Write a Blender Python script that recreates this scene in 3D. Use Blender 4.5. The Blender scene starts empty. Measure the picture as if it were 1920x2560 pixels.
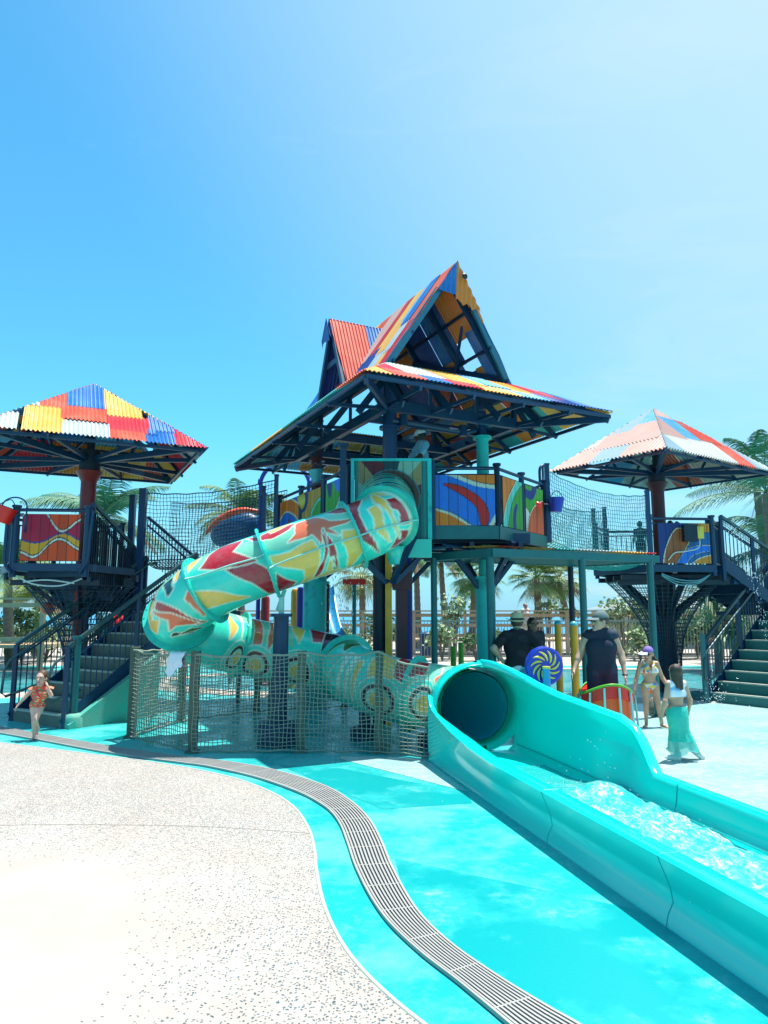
import bpy, math, random
import numpy as np
from mathutils import Vector, Matrix
R = math.radians
rnd = random.Random(7)
# ---------------------------------------------------------------- camera
FPX = 1750.0; PITCH = R(8.19); CAMH = 1.65
scene = bpy.context.scene
cd = bpy.data.cameras.new('camera'); cam = bpy.data.objects.new('camera', cd)
scene.collection.objects.link(cam); scene.camera = cam
cam.location = (0, 0, CAMH); cam.rotation_euler = (R(90) + PITCH, 0, 0)
cd.sensor_fit = 'VERTICAL'; cd.sensor_height = 36; cd.sensor_width = 27
cd.lens = 36 * FPX / 2560; cd.clip_start = 0.05; cd.clip_end = 9000
# ---------------------------------------------------------------- sun and sky
SUNV = Vector((0.20, 0.14, 1.0)).normalized()          # towards the sun
sd = bpy.data.lights.new('sun', 'SUN'); sun = bpy.data.objects.new('sun', sd)
scene.collection.objects.link(sun); sd.energy = 5.0; sd.angle = R(0.5); sd.color = (1.0, 0.965, 0.9)
sun.rotation_euler = SUNV.to_track_quat('Z', 'Y').to_euler(); sun.location = (10, 12, 30)
world = bpy.data.worlds.new('World'); scene.world = world; world.use_nodes = True
nt = world.node_tree; nt.nodes.clear()
def wn(t, **k):
    n = nt.nodes.new(t)
    for a, b in k.items(): setattr(n, a, b)
    return n
wo = wn('ShaderNodeOutputWorld'); bg = wn('ShaderNodeBackground'); bg.inputs[1].default_value = 0.093
sky = wn('ShaderNodeTexSky', sky_type='NISHITA', sun_disc=False)
sky.sun_elevation = math.asin(SUNV.z); sky.sun_rotation = math.atan2(SUNV.x, SUNV.y)
sky.air_density = 1.25; sky.dust_density = 0.45; sky.ozone_density = 1.6; sky.altitude = 0
tc = wn('ShaderNodeTexCoord'); mp = wn('ShaderNodeMapping'); mp.inputs['Scale'].default_value = (1.0, 1.0, 4.2)
mp.inputs['Location'].default_value = (0.35, 0.2, 0.1)
nz = wn('ShaderNodeTexNoise'); nz.inputs['Scale'].default_value = 2.3; nz.inputs['Detail'].default_value = 9; nz.inputs['Roughness'].default_value = 0.62
nz.inputs['Distortion'].default_value = 0.5
cr = wn('ShaderNodeValToRGB'); cr.color_ramp.elements[0].position = 0.55; cr.color_ramp.elements[1].position = 0.80
# clouds: thin wisps, thicker low over the sea
sx = wn('ShaderNodeSeparateXYZ'); mr = wn('ShaderNodeMapRange'); mr.inputs[1].default_value = 0.0; mr.inputs[2].default_value = 0.30
mr.inputs[3].default_value = 1.0; mr.inputs[4].default_value = 0.22
mu = wn('ShaderNodeMath', operation='MULTIPLY')
tint = wn('ShaderNodeMix', data_type='RGBA', blend_type='MULTIPLY'); tint.inputs[0].default_value = 1.0
tint.inputs[7].default_value = (0.44, 1.20, 1.36, 1)
mx = wn('ShaderNodeMix', data_type='RGBA'); mx.inputs[7].default_value = (5.2, 6.0, 6.6, 1)
L = nt.links.new
L(tc.outputs['Generated'], mp.inputs[0]); L(mp.outputs[0], nz.inputs[0]); L(nz.outputs[0], cr.inputs[0])
L(tc.outputs['Generated'], sx.inputs[0]); L(sx.outputs[2], mr.inputs[0]); L(cr.outputs[0], mu.inputs[0]); L(mr.outputs[0], mu.inputs[1])
L(sky.outputs[0], tint.inputs[6]); L(mu.outputs[0], mx.inputs[0])
hz = wn('ShaderNodeMix', data_type='RGBA'); hz.inputs[7].default_value = (2.3, 4.5, 6.3, 1); hm = wn('ShaderNodeMapRange'); hm.inputs[1].default_value = -0.02; hm.inputs[2].default_value = 0.24; hm.inputs[3].default_value = 0.92; hm.inputs[4].default_value = 0.0
L(sx.outputs[2], hm.inputs[0]); L(hm.outputs[0], hz.inputs[0]); 
# pale aureole on the sun's side of the sky
ad_ = wn('ShaderNodeVectorMath', operation='DOT_PRODUCT'); ad_.inputs[1].default_value = tuple(V_ for V_ in Vector((0.62, 0.28, 0.73)).normalized()); am = wn('ShaderNodeMapRange', interpolation_type='SMOOTHSTEP'); am.inputs[1].default_value = 0.36; am.inputs[2].default_value = 0.98; am.inputs[3].default_value = 0.0; am.inputs[4].default_value = 0.95
ax_ = wn('ShaderNodeMix', data_type='RGBA'); ax_.inputs[7].default_value = (3.6, 5.4, 6.7, 1); L(tc.outputs['Generated'], ad_.inputs[0]); L(ad_.outputs['Value'], am.inputs[0]); L(am.outputs[0], ax_.inputs[0]); L(tint.outputs[2], ax_.inputs[6]); L(ax_.outputs[2], hz.inputs[6]); L(hz.outputs[2], mx.inputs[6])
L(mx.outputs[2], bg.inputs[0]); L(bg.outputs[0], wo.inputs[0])
scene.view_settings.view_transform = 'Standard'; scene.view_settings.look = 'None'
scene.view_settings.exposure = 0.8; scene.view_settings.gamma = 1.0
# ---------------------------------------------------------------- helpers
def ray(px, py):
    w = 1280 - py
    return (px - 960, FPX * math.cos(PITCH) - w * math.sin(PITCH), FPX * math.sin(PITCH) + w * math.cos(PITCH))
def at(px, py, Y):                                     # point seen at a pixel, Y metres away
    x, y, z = ray(px, py); return Vector((x / y * Y, Y, CAMH + z / y * Y))
def gz(px, py, z=0.0):                                 # point seen at a pixel, at height z
    x, y, q = ray(px, py); t = (z - CAMH) / q; return Vector((x * t, y * t, z))
V = Vector
COL = scene.collection
MATS = {}
def mat(name, col, rough=0.5, metal=0.0, nscale=0, namt=0.0, col2=None, bump=0.0, bscale=30, attr=None, spec=0.5, emis=None, trans=0, coat=0.0, sheen=0, obj=True, detail=6, ramp=(0.35, 0.7)):
    m = bpy.data.materials.new(name); m.use_nodes = True; t = m.node_tree; b = t.nodes['Principled BSDF']
    b.inputs['Base Color'].default_value = (*col, 1); b.inputs['Roughness'].default_value = rough; b.inputs['Metallic'].default_value = metal
    b.inputs['Specular IOR Level'].default_value = spec; b.inputs['Coat Weight'].default_value = coat; b.inputs['Coat Roughness'].default_value = 0.12
    if trans: b.inputs['Transmission Weight'].default_value = trans; b.inputs['IOR'].default_value = 1.33
    if emis: b.inputs['Emission Color'].default_value = (*emis[0], 1); b.inputs['Emission Strength'].default_value = emis[1]
    src = None
    g = t.nodes.new('ShaderNodeNewGeometry')
    if attr:
        a = t.nodes.new('ShaderNodeAttribute'); a.attribute_name = attr; src = a.outputs['Color']
    if nscale:
        n = t.nodes.new('ShaderNodeTexNoise'); n.inputs['Scale'].default_value = nscale; n.inputs['Detail'].default_value = detail; n.inputs['Roughness'].default_value = 0.6
        t.links.new(g.outputs['Position'], n.inputs['Vector'])
        r = t.nodes.new('ShaderNodeValToRGB'); r.color_ramp.elements[0].position = ramp[0]; r.color_ramp.elements[1].position = ramp[1]
        t.links.new(n.outputs['Fac'], r.inputs[0])
        mm = t.nodes.new('ShaderNodeMath'); mm.operation = 'MULTIPLY'; mm.inputs[1].default_value = namt; t.links.new(r.outputs[0], mm.inputs[0])
        x = t.nodes.new('ShaderNodeMix'); x.data_type = 'RGBA'; c2 = col2 or tuple(c * 0.5 for c in col)
        x.inputs[6].default_value = (*col, 1); x.inputs[7].default_value = (*c2, 1)
        if src: t.links.new(src, x.inputs[6])
        t.links.new(mm.outputs[0], x.inputs[0]); src = x.outputs[2]
    if src: t.links.new(src, b.inputs['Base Color'])
    if bump:
        n = t.nodes.new('ShaderNodeTexNoise'); n.inputs['Scale'].default_value = bscale; n.inputs['Detail'].default_value = 4
        t.links.new(g.outputs['Position'], n.inputs['Vector'])
        bp = t.nodes.new('ShaderNodeBump'); bp.inputs['Strength'].default_value = bump; bp.inputs['Distance'].default_value = 0.02
        t.links.new(n.outputs['Fac'], bp.inputs['Height']); t.links.new(bp.outputs[0], b.inputs['Normal'])
    MATS[name] = m; return m
class MB:
    def __init__(s): s.v = []; s.f = []; s.m = []; s.c = None
    def quadgrid(s, P, mi=0, closeu=False, closev=False, flip=False):   # P [i][j] points
        b = len(s.v); nu = len(P); nv = len(P[0])
        for row in P: s.v.extend(tuple(p) for p in row)
        for i in range(nu if closeu else nu - 1):
            for j in range(nv if closev else nv - 1):
                a = b + i * nv + j; c = b + ((i + 1) % nu) * nv + j; d = b + ((i + 1) % nu) * nv + (j + 1) % nv; e = b + i * nv + (j + 1) % nv
                s.f.append((a, e, d, c) if flip else (a, c, d, e)); s.m.append(mi)
    def box(s, c, size, X=(1, 0, 0), Y=(0, 1, 0), Z=(0, 0, 1), mi=0):
        c = V(c); X = V(X) * size[0] / 2; Y = V(Y) * size[1] / 2; Z = V(Z) * size[2] / 2; b = len(s.v)
        for k in range(8): s.v.append(tuple(c + X * (1 if k & 1 else -1) + Y * (1 if k & 2 else -1) + Z * (1 if k & 4 else -1)))
        for q in ((0, 2, 3, 1), (4, 5, 7, 6), (0, 1, 5, 4), (2, 6, 7, 3), (0, 4, 6, 2), (1, 3, 7, 5)): s.f.append(tuple(b + i for i in q)); s.m.append(mi)
    def bar(s, a, b, w, h=None, up=(0, 0, 1), mi=0):      # rectangular member
        a = V(a); b = V(b); d = b - a; l = d.length
        if l < 1e-6: return
        d /= l; u = V(up)
        if abs(d.dot(u)) > 0.98: u = V((0, 1, 0))
        x = d.cross(u).normalized(); z = x.cross(d).normalized()
        s.box((a + b) / 2, (w, l, h or w), x, d, z, mi)
    def tube(s, pts, r, n=8, mi=0, cap=True, close=False):
        pts = [V(p) for p in pts]; N = len(pts); rr = r if isinstance(r, (list, tuple)) else [r] * N
        rows = []; ref = None
        for i, p in enumerate(pts):
            if close: t = pts[(i + 1) % N] - pts[i - 1]
            else: t = pts[min(i + 1, N - 1)] - pts[max(i - 1, 0)]
            t.normalize()
            if ref is None: ref = V((0, 0, 1)) if abs(t.z) < 0.9 else V((1, 0, 0))
            x = t.cross(ref)
            if x.length < 1e-4: x = t.orthogonal()
            x.normalize(); y = x.cross(t).normalized(); ref = y
            rows.append([p + (x * math.cos(2 * math.pi * k / n) + y * math.sin(2 * math.pi * k / n)) * rr[i] for k in range(n)])
        b = len(s.v); s.quadgrid(rows, mi, closeu=close, closev=True)
        if cap and not close:
            s.f.append(tuple(b + k for k in range(n))[::-1] if True else 0); s.m.append(mi)
            s.f.append(tuple(b + (N - 1) * n + k for k in range(n))); s.m.append(mi)
    def cyl(s, a, b, r, r2=None, n=12, mi=0): s.tube([a, b], [r, r if r2 is None else r2], n, mi)
    def lathe(s, c, prof, n=20, mi=0, X=(1, 0, 0), Y=(0, 1, 0), Z=(0, 0, 1)):
        c = V(c); X = V(X); Y = V(Y); Z = V(Z)
        rows = [[c + X * (r * math.cos(2 * math.pi * k / n)) + Y * (r * math.sin(2 * math.pi * k / n)) + Z * z for k in range(n)] for r, z in prof]
        s.quadgrid(rows, mi, closev=True, flip=True)
    def prism(s, pts, z0, z1, mi=0):
        b = len(s.v); n = len(pts)
        for z in (z0, z1): s.v.extend((p[0], p[1], z) for p in pts)
        s.f.append(tuple(range(b, b + n))[::-1]); s.m.append(mi); s.f.append(tuple(range(b + n, b + 2 * n))); s.m.append(mi)
        for i in range(n): j = (i + 1) % n; s.f.append((b + i, b + j, b + n + j, b + n + i)); s.m.append(mi)
    def poly(s, pts, mi=0): b = len(s.v); s.v.extend(tuple(p) for p in pts); s.f.append(tuple(range(b, b + len(pts)))); s.m.append(mi)
    def net(s, P, r=0.004, mi=0, n=3, su=1, sv=1):         # P[i][j] knots -> strands both ways
        for row in P: s.tube(row, r, n, mi, cap=False)
        for j in range(len(P[0])): s.tube([row[j] for row in P], r, n, mi, cap=False)
    def build(s, name, mats, parent=None, smooth=False, colors=None, tris=False):
        if not isinstance(mats, (list, tuple)): mats = [mats]
        mats = [MATS[m] if isinstance(m, str) else m for m in mats]
        me = bpy.data.meshes.new(name); off = V((0, 0, 0)); q = parent
        while q is not None: off += q.location; q = q.parent
        vs = np.array(s.v, dtype=float) - np.array(off)
        me.from_pydata(vs.tolist(), [], s.f); me.validate(); me.update()
        for m in mats: me.materials.append(m)
        if len(mats) > 1 and len(me.polygons) == len(s.m): me.polygons.foreach_set('material_index', s.m)
        if smooth: me.polygons.foreach_set('use_smooth', [True] * len(me.polygons))
        if colors is not None:
            ca = me.color_attributes.new('Col', 'FLOAT_COLOR', 'POINT')
            ca.data.foreach_set('color', np.concatenate([np.asarray(colors, dtype=np.float32), np.ones((len(colors), 1), np.float32)], 1).ravel())
        o = bpy.data.objects.new(name, me); COL.objects.link(o)
        if parent: o.parent = parent
        return o
def tag(o, label=None, cat=None, group=None, kind=None):
    if label: o['label'] = label
    if cat: o['category'] = cat
    if group: o['group'] = group
    if kind: o['kind'] = kind
    return o
def thing(name, label, cat, loc=(0, 0, 0), group=None):
    o = bpy.data.objects.new(name, None); COL.objects.link(o); o.location = loc; o.empty_display_size = 0.2
    return tag(o, label, cat, group)
def copy_tree(o, parent=None):
    c = o.copy(); COL.objects.link(c); c.parent = parent
    for ch in list(o.children):
        if ch is not c: copy_tree(ch, c)
    return c
def smooth_by_angle(o, a=35):
    me = o.data; me.polygons.foreach_set('use_smooth', [True] * len(me.polygons))
    try: me.set_sharp_from_angle(angle=R(a))
    except Exception: pass
    return o
def crv(pts, n=8):                                      # Catmull-Rom
    pts = [V(p) for p in pts]; out = []
    for i in range(len(pts) - 1):
        p0 = pts[max(i - 1, 0)]; p1 = pts[i]; p2 = pts[i + 1]; p3 = pts[min(i + 2, len(pts) - 1)]
        for k in range(n):
            t = k / n
            out.append(0.5 * ((2 * p1) + (p2 - p0) * t + (2 * p0 - 5 * p1 + 4 * p2 - p3) * t * t + (3 * p1 - p0 - 3 * p2 + p3) * t ** 3))
    out.append(pts[-1]); return out
def lin(h):                                             # sRGB 0-255 -> linear
    return tuple(((c / 255) / 12.92 if c / 255 <= 0.04045 else ((c / 255 + 0.055) / 1.055) ** 2.4) for c in h)
def polysd(x, y, poly):                                 # signed distance to polygon (negative inside)
    P = np.array(poly, float); d = np.full(x.shape, 1e9); ins = np.zeros(x.shape, bool); n = len(P)
    for i in range(n):
        a = P[i]; b = P[(i + 1) % n]; ex, ey = b - a; wx = x - a[0]; wy = y - a[1]
        t = np.clip((wx * ex + wy * ey) / max(ex * ex + ey * ey, 1e-12), 0, 1)
        d = np.minimum(d, (wx - ex * t) ** 2 + (wy - ey * t) ** 2)
        c = ((a[1] <= y) != (b[1] <= y)) & (x < (b[0] - a[0]) * (y - a[1]) / ((b[1] - a[1]) if abs(b[1] - a[1]) > 1e-12 else 1e-12) + a[0])
        ins ^= c
    return np.where(ins, -np.sqrt(d), np.sqrt(d))
def rc(pts, n=5):                                       # rounded closed polygon through points (2-D)
    N = len(pts); out = []
    for i in range(N):
        p0, p1, p2, p3 = [np.array(pts[(i + k) % N], float) for k in (-1, 0, 1, 2)]
        for k in range(n):
            t = k / n
            out.append(tuple(0.5 * (2 * p1 + (p2 - p0) * t + (2 * p0 - 5 * p1 + 4 * p2 - p3) * t * t + (3 * p1 - p0 - 3 * p2 + p3) * t ** 3)))
    return out
# ---------------------------------------------------------------- materials
mat('steel', (0.002, 0.030, 0.088), 0.42, 0.0, 6, 0.5, (0.003, 0.060, 0.105), bump=0.05, bscale=60)
mat('steel_navy', (0.004, 0.04, 0.13), 0.4, 0.0, 5, 0.5, (0.01, 0.05, 0.10))
mat('steel_light', (0.006, 0.13, 0.135), 0.4, 0.0, 6, 0.5, (0.008, 0.075, 0.09))
mat('steel_black', (0.003, 0.011, 0.028), 0.5, 0.0, 8, 0.5, (0.012, 0.03, 0.045))
mat('rail_worn', (0.03, 0.09, 0.10), 0.32, 0.25, 9, 0.7, (0.10, 0.13, 0.13))
mat('teal_col', (0.012, 0.52, 0.48), 0.45, 0.0, 3.5, 0.7, (0.008, 0.12, 0.16), ramp=(0.52, 0.72))
mat('red_col', (0.30, 0.016, 0.018), 0.4, 0.0, 4, 0.6, (0.10, 0.012, 0.02))
mat('darkred_col', (0.10, 0.010, 0.018), 0.5, 0.0, 5, 0.6, (0.03, 0.008, 0.02))
mat('yellow_col', (0.80, 0.37, 0.02), 0.45, 0.0, 5, 0.5, (0.42, 0.16, 0.02))
mat('blue_col', (0.012, 0.03, 0.32), 0.4, 0.0, 5, 0.4, (0.01, 0.02, 0.16))
def paintmat(n, c, fade, rough=0.38):
    mat('sheet_' + n, c, rough, 0.0, 3.2, 0.55, fade, bump=0.03, bscale=50, ramp=(0.42, 0.72), detail=8, spec=0.55)
paintmat('red', (0.58, 0.015, 0.035), (0.66, 0.10, 0.09)); paintmat('coral', (0.72, 0.075, 0.03), (0.72, 0.25, 0.15))
paintmat('yellow', (0.85, 0.40, 0.05), (0.72, 0.52, 0.24)); paintmat('blue', (0.006, 0.13, 0.42), (0.06, 0.28, 0.52))
paintmat('sky', (0.10, 0.40, 0.66), (0.45, 0.62, 0.70)); paintmat('grey', (0.42, 0.48, 0.50), (0.62, 0.60, 0.55))
paintmat('teal', (0.03, 0.36, 0.36), (0.10, 0.50, 0.45)); paintmat('orange', (0.74, 0.19, 0.01), (0.60, 0.24, 0.05)); paintmat('navy', (0.008, 0.05, 0.26), (0.05, 0.12, 0.28))
paintmat('white', (0.66, 0.63, 0.59), (0.52, 0.42, 0.37)); paintmat('pink', (0.66, 0.38, 0.31), (0.60, 0.46, 0.40)); paintmat('pale_blue', (0.28, 0.42, 0.47), (0.42, 0.46, 0.46))
SH = ['red', 'coral', 'yellow', 'blue', 'sky', 'grey', 'teal', 'orange', 'navy', 'white', 'pink', 'pale_blue']; SHM = ['sheet_' + s for s in SH]; SI = {s: i for i, s in enumerate(SH)}
mat('tube_paint', (0.04, 0.62, 0.5), 0.2, attr='Col', coat=0.4, spec=0.5, nscale=9, namt=0.22, col2=(0.02, 0.3, 0.25))
mat('tube_teal', (0.03, 0.56, 0.44), 0.22, nscale=5, namt=0.4, col2=(0.015, 0.40, 0.33), coat=0.3)
mat('flange', (0.03, 0.56, 0.44), 0.3, nscale=7, namt=0.5, col2=(0.01, 0.34, 0.28))
mat('flume', (0.004, 0.68, 0.58), 0.16, nscale=0.8, namt=0.30, col2=(0.004, 0.58, 0.50), coat=0.4, bump=0.02, bscale=3)
mat('flume_rim', (0.02, 0.66, 0.62), 0.25, nscale=3, namt=0.35, col2=(0.05, 0.52, 0.5), coat=0.2)
mat('seam_rail', (0.30, 0.62, 0.52), 0.35)
mat('rope_tan', (0.27, 0.31, 0.24), 0.85, nscale=20, namt=0.6, col2=(0.13, 0.20, 0.16)); mat('rope_dark', (0.02, 0.06, 0.10), 0.8, nscale=20, namt=0.4, col2=(0.05, 0.12, 0.16))
mat('rope_teal', (0.10, 0.30, 0.32), 0.8, nscale=20, namt=0.5, col2=(0.25, 0.42, 0.40)); mat('rope_green', (0.05, 0.42, 0.36), 0.8)
mat('post_wood', (0.10, 0.125, 0.085), 0.75, nscale=14, namt=0.7, col2=(0.05, 0.08, 0.06), bump=0.3, bscale=40)
mat('panel_paint', (0.5, 0.3, 0.1), 0.55, attr='Col', nscale=7, namt=0.35, col2=(0.03, 0.025, 0.03), ramp=(0.55, 0.8), bump=0.08, bscale=60)
mat('concrete_step', (0.16, 0.17, 0.13), 0.85, nscale=5, namt=0.7, col2=(0.08, 0.12, 0.10), bump=0.25, bscale=60)
mat('concrete_nose', (0.44, 0.45, 0.38), 0.85, nscale=9, namt=0.5, col2=(0.26, 0.30, 0.26))
mat('concrete_green', (0.05, 0.36, 0.28), 0.7, nscale=4, namt=0.7, col2=(0.20, 0.30, 0.22), bump=0.15, bscale=40)
mat('wood_rail', (0.46, 0.33, 0.20), 0.8, nscale=6, namt=0.6, col2=(0.30, 0.21, 0.13), bump=0.15, bscale=30)
mat('fence_metal', (0.33, 0.33, 0.28), 0.5, 0.2, nscale=8, namt=0.4, col2=(0.2, 0.22, 0.2))
mat('trunk', (0.22, 0.19, 0.15), 0.9, nscale=12, namt=0.8, col2=(0.09, 0.085, 0.07), bump=0.6, bscale=25)
mat('frond', (0.09, 0.20, 0.05), 0.65, nscale=2.5, namt=0.8, col2=(0.10, 0.22, 0.06)); mat('frond_blue', (0.05, 0.18, 0.09), 0.65, nscale=2.5, namt=0.8, col2=(0.06, 0.20, 0.12))
mat('frond_yellow', (0.20, 0.30, 0.06), 0.5, nscale=2, namt=0.8, col2=(0.30, 0.26, 0.10)); mat('frond_dead', (0.26, 0.19, 0.11), 0.8, nscale=4, namt=0.6, col2=(0.14, 0.10, 0.06))
mat('leaf', (0.06, 0.15, 0.06), 0.5, nscale=3, namt=0.8, col2=(0.16, 0.24, 0.10)); mat('leaf_pale', (0.22, 0.32, 0.16), 0.5, nscale=3, namt=0.8, col2=(0.34, 0.36, 0.18))
mat('yucca', (0.12, 0.20, 0.08), 0.5, nscale=3, namt=0.8, col2=(0.34, 0.34, 0.18))
mat('white_cloth', (0.80, 0.83, 0.84), 0.9, bump=0.3, bscale=120)
mat('plastic_red', (0.85, 0.022, 0.012), 0.3, nscale=4, namt=0.3, col2=(0.5, 0.02, 0.02)); mat('plastic_blue', (0.012, 0.035, 0.42), 0.3, nscale=6, namt=0.3, col2=(0.01, 0.02, 0.2))
mat('plastic_aqua', (0.06, 0.42, 0.46), 0.35, nscale=5, namt=0.3); mat('plastic_yellow', (0.74, 0.56, 0.08), 0.35, nscale=6, namt=0.3, col2=(0.6, 0.4, 0.05))
mat('plastic_green', (0.10, 0.42, 0.03), 0.35, nscale=5, namt=0.4); mat('plastic_orange', (0.92, 0.11, 0.015), 0.35, nscale=4, namt=0.3, col2=(0.8, 0.06, 0.012))
mat('bar_aqua', (0.22, 0.62, 0.62), 0.35, nscale=5, namt=0.3, col2=(0.10, 0.45, 0.5)); mat('pipe_blue', (0.02, 0.28, 0.56), 0.35, nscale=6, namt=0.3)
mat('grate', (0.30, 0.29, 0.27), 0.55, nscale=5, namt=0.5, col2=(0.38, 0.365, 0.33)); mat('grate_dark', (0.012, 0.03, 0.045), 0.6)
mat('hut_roof', (0.28, 0.31, 0.30), 0.45, 0.2, nscale=3, namt=0.4, col2=(0.2, 0.24, 0.24)); mat('hut_wall', (0.35, 0.36, 0.30), 0.8, nscale=3, namt=0.4)
mat('rock', (0.20, 0.20, 0.16), 0.85, nscale=4, namt=0.7, col2=(0.09, 0.11, 0.09), bump=0.6, bscale=10)
mat('droplet', (0.85, 0.93, 0.95), 0.05, spec=0.8, nscale=2, namt=0.1, col2=(0.7, 0.9, 0.95)); mat('foam', (0.62, 0.82, 0.80), 0.25, nscale=11, namt=0.95, col2=(0.02, 0.56, 0.54), bump=0.9, bscale=16, ramp=(0.40, 0.50))
mat('hose_white', (0.55, 0.62, 0.58), 0.5)
# ---------------------------------------------------------------- SDF figures
def sdf_mesh(prims, vox, k=0.02, clips=(), cut=()):
    """prims: ('c', a, b, ra, rb[, n, s]) tapered capsule squashed by s along n; ('e', centre, radii[, rotation matrix]) ellipsoid"""
    lo = np.full(3, 1e9); hi = -lo
    def bb(p):
        if p[0] == 'c':
            r = max(p[3], p[4]); a = np.array(p[1]); b = np.array(p[2]); return np.minimum(a, b) - r, np.maximum(a, b) + r
        r = max(p[2]); c = np.array(p[1]); return c - r, c + r
    for p in prims: a, b = bb(p); lo = np.minimum(lo, a); hi = np.maximum(hi, b)
    lo = lo - 3 * vox; hi = hi + 3 * vox; n = np.ceil((hi - lo) / vox).astype(int) + 1
    ax = [lo[i] + np.arange(n[i]) * vox for i in range(3)]
    D = np.full(n, 0.3, dtype=np.float32)
    for p in list(prims) + [('-',) + tuple(c) for c in cut]:
        neg = p[0] == '-'
        if neg: p = p[1:]
        a, b = bb(p); m = k * 2 + 2 * vox
        i0 = np.maximum(((a - m - lo) / vox).astype(int), 0); i1 = np.minimum(((b + m - lo) / vox).astype(int) + 2, n)
        if (i1 <= i0).any(): continue
        X = ax[0][i0[0]:i1[0], None, None]; Y = ax[1][None, i0[1]:i1[1], None]; Z = ax[2][None, None, i0[2]:i1[2]]
        if p[0] == 'c':
            A = np.array(p[1], float); B = np.array(p[2], float); ab = B - A; l2 = max(ab @ ab, 1e-9)
            t = np.clip(((X - A[0]) * ab[0] + (Y - A[1]) * ab[1] + (Z - A[2]) * ab[2]) / l2, 0, 1)
            dx = X - A[0] - t * ab[0]; dy = Y - A[1] - t * ab[1]; dz = Z - A[2] - t * ab[2]
            if len(p) > 5:
                N = np.array(p[5], float); N /= np.linalg.norm(N); q = (dx * N[0] + dy * N[1] + dz * N[2]) * (1 / p[6] - 1)
                dx = dx + q * N[0]; dy = dy + q * N[1]; dz = dz + q * N[2]
                d = (np.sqrt(dx * dx + dy * dy + dz * dz) - (p[3] + t * (p[4] - p[3]))) * (0.5 + 0.5 * p[6])
            else: d = np.sqrt(dx * dx + dy * dy + dz * dz) - (p[3] + t * (p[4] - p[3]))
        else:
            C = p[1]; r = p[2]; x = X - C[0]; y = Y - C[1]; z = Z - C[2]
            if len(p) > 3:
                M = p[3]; x, y, z = (M[0][0] * x + M[1][0] * y + M[2][0] * z, M[0][1] * x + M[1][1] * y + M[2][1] * z, M[0][2] * x + M[1][2] * y + M[2][2] * z)
            k0 = np.sqrt((x / r[0]) ** 2 + (y / r[1]) ** 2 + (z / r[2]) ** 2); k1 = np.sqrt((x / r[0] ** 2) ** 2 + (y / r[1] ** 2) ** 2 + (z / r[2] ** 2) ** 2) + 1e-6
            d = k0 * (k0 - 1) / k1
        S = D[i0[0]:i1[0], i0[1]:i1[1], i0[2]:i1[2]]
        if neg: S[...] = np.maximum(S, -d)
        else:
            kk = min(k, 1.2 * (max(p[3], p[4]) if p[0] == 'c' else min(p[2]))) if k > 0 else 1e-6
            h = np.clip(0.5 + 0.5 * (S - d) / kk, 0, 1); S[...] = S * (1 - h) + d * h - kk * h * (1 - h)
    for N, c in clips:
        D[...] = np.maximum(D, (ax[0][:, None, None] * N[0] + ax[1][None, :, None] * N[1] + ax[2][None, None, :] * N[2]) - c)
    s = D < 0
    corner = [(i, j, l) for i in (0, 1) for j in (0, 1) for l in (0, 1)]
    sl = lambda A, c: A[c[0]:A.shape[0] - 1 + c[0], c[1]:A.shape[1] - 1 + c[1], c[2]:A.shape[2] - 1 + c[2]]
    cnt = sum(sl(s, c).astype(np.int8) for c in corner); act = (cnt > 0) & (cnt < 8)
    idx = np.argwhere(act); 
    vid = np.full(act.shape, -1, np.int64); vid[act] = np.arange(len(idx))
    P = np.zeros((len(idx), 3)); W = np.zeros(len(idx))
    cv = [D[idx[:, 0] + c[0], idx[:, 1] + c[1], idx[:, 2] + c[2]] for c in corner]
    for a in range(8):
        for b in range(a + 1, 8):
            if sum(abs(corner[a][q] - corner[b][q]) for q in range(3)) != 1: continue
            va, vb = cv[a], cv[b]; m = (va < 0) != (vb < 0); t = np.where(m, va / np.where(m, va - vb, 1), 0)
            for q in range(3): P[:, q] += np.where(m, corner[a][q] + t * (corner[b][q] - corner[a][q]), 0)
            W += m
    P = P / W[:, None] + idx; P = lo + P * vox
    F = []
    for q in range(3):
        u, v = [(1, 2), (2, 0), (0, 1)][q]
        A = s; B = np.roll(s, -1, q); e = np.argwhere(A != B); e = e[(e[:, q] < n[q] - 1) & (e[:, u] > 0) & (e[:, v] > 0) & (e[:, u] < n[u] - 1) & (e[:, v] < n[v] - 1)]
        if not len(e): continue
        def g(du, dv):
            w = e.copy(); w[:, u] -= du; w[:, v] -= dv; return vid[w[:, 0], w[:, 1], w[:, 2]]
        Q = np.stack([g(1, 1), g(0, 1), g(0, 0), g(1, 0)], 1); fl = ~A[e[:, 0], e[:, 1], e[:, 2]]
        Q[fl] = Q[fl][:, ::-1]; Q = Q[(Q >= 0).all(1)]; F.append(Q)
    return P, np.concatenate(F)
def sdf_obj(name, m, parent, prims, vox, k=0.02, clips=(), paint=(), base=None, cut=()):
    P, F = sdf_mesh(prims, vox, k, clips, cut)
    me = bpy.data.meshes.new(name); me.from_pydata(P.tolist(), [], F.tolist()); me.update()
    me.polygons.foreach_set('use_smooth', [True] * len(me.polygons)); me.materials.append(MATS[m] if isinstance(m, str) else m)
    if base is not None:
        C = np.tile(np.array(base, np.float32), (len(P), 1))
        for fn in paint: C = fn(P, C)
        ca = me.color_attributes.new('Col', 'FLOAT_COLOR', 'POINT')
        ca.data.foreach_set('color', np.concatenate([C, np.ones((len(C), 1))], 1).astype(np.float32).ravel())
    o = bpy.data.objects.new(name, me); COL.objects.link(o); o.parent = parent
    return o
mat('skin', (0.5, 0.3, 0.2), 0.5, attr='Col', nscale=25, namt=0.10, col2=(0.35, 0.16, 0.10))
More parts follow.
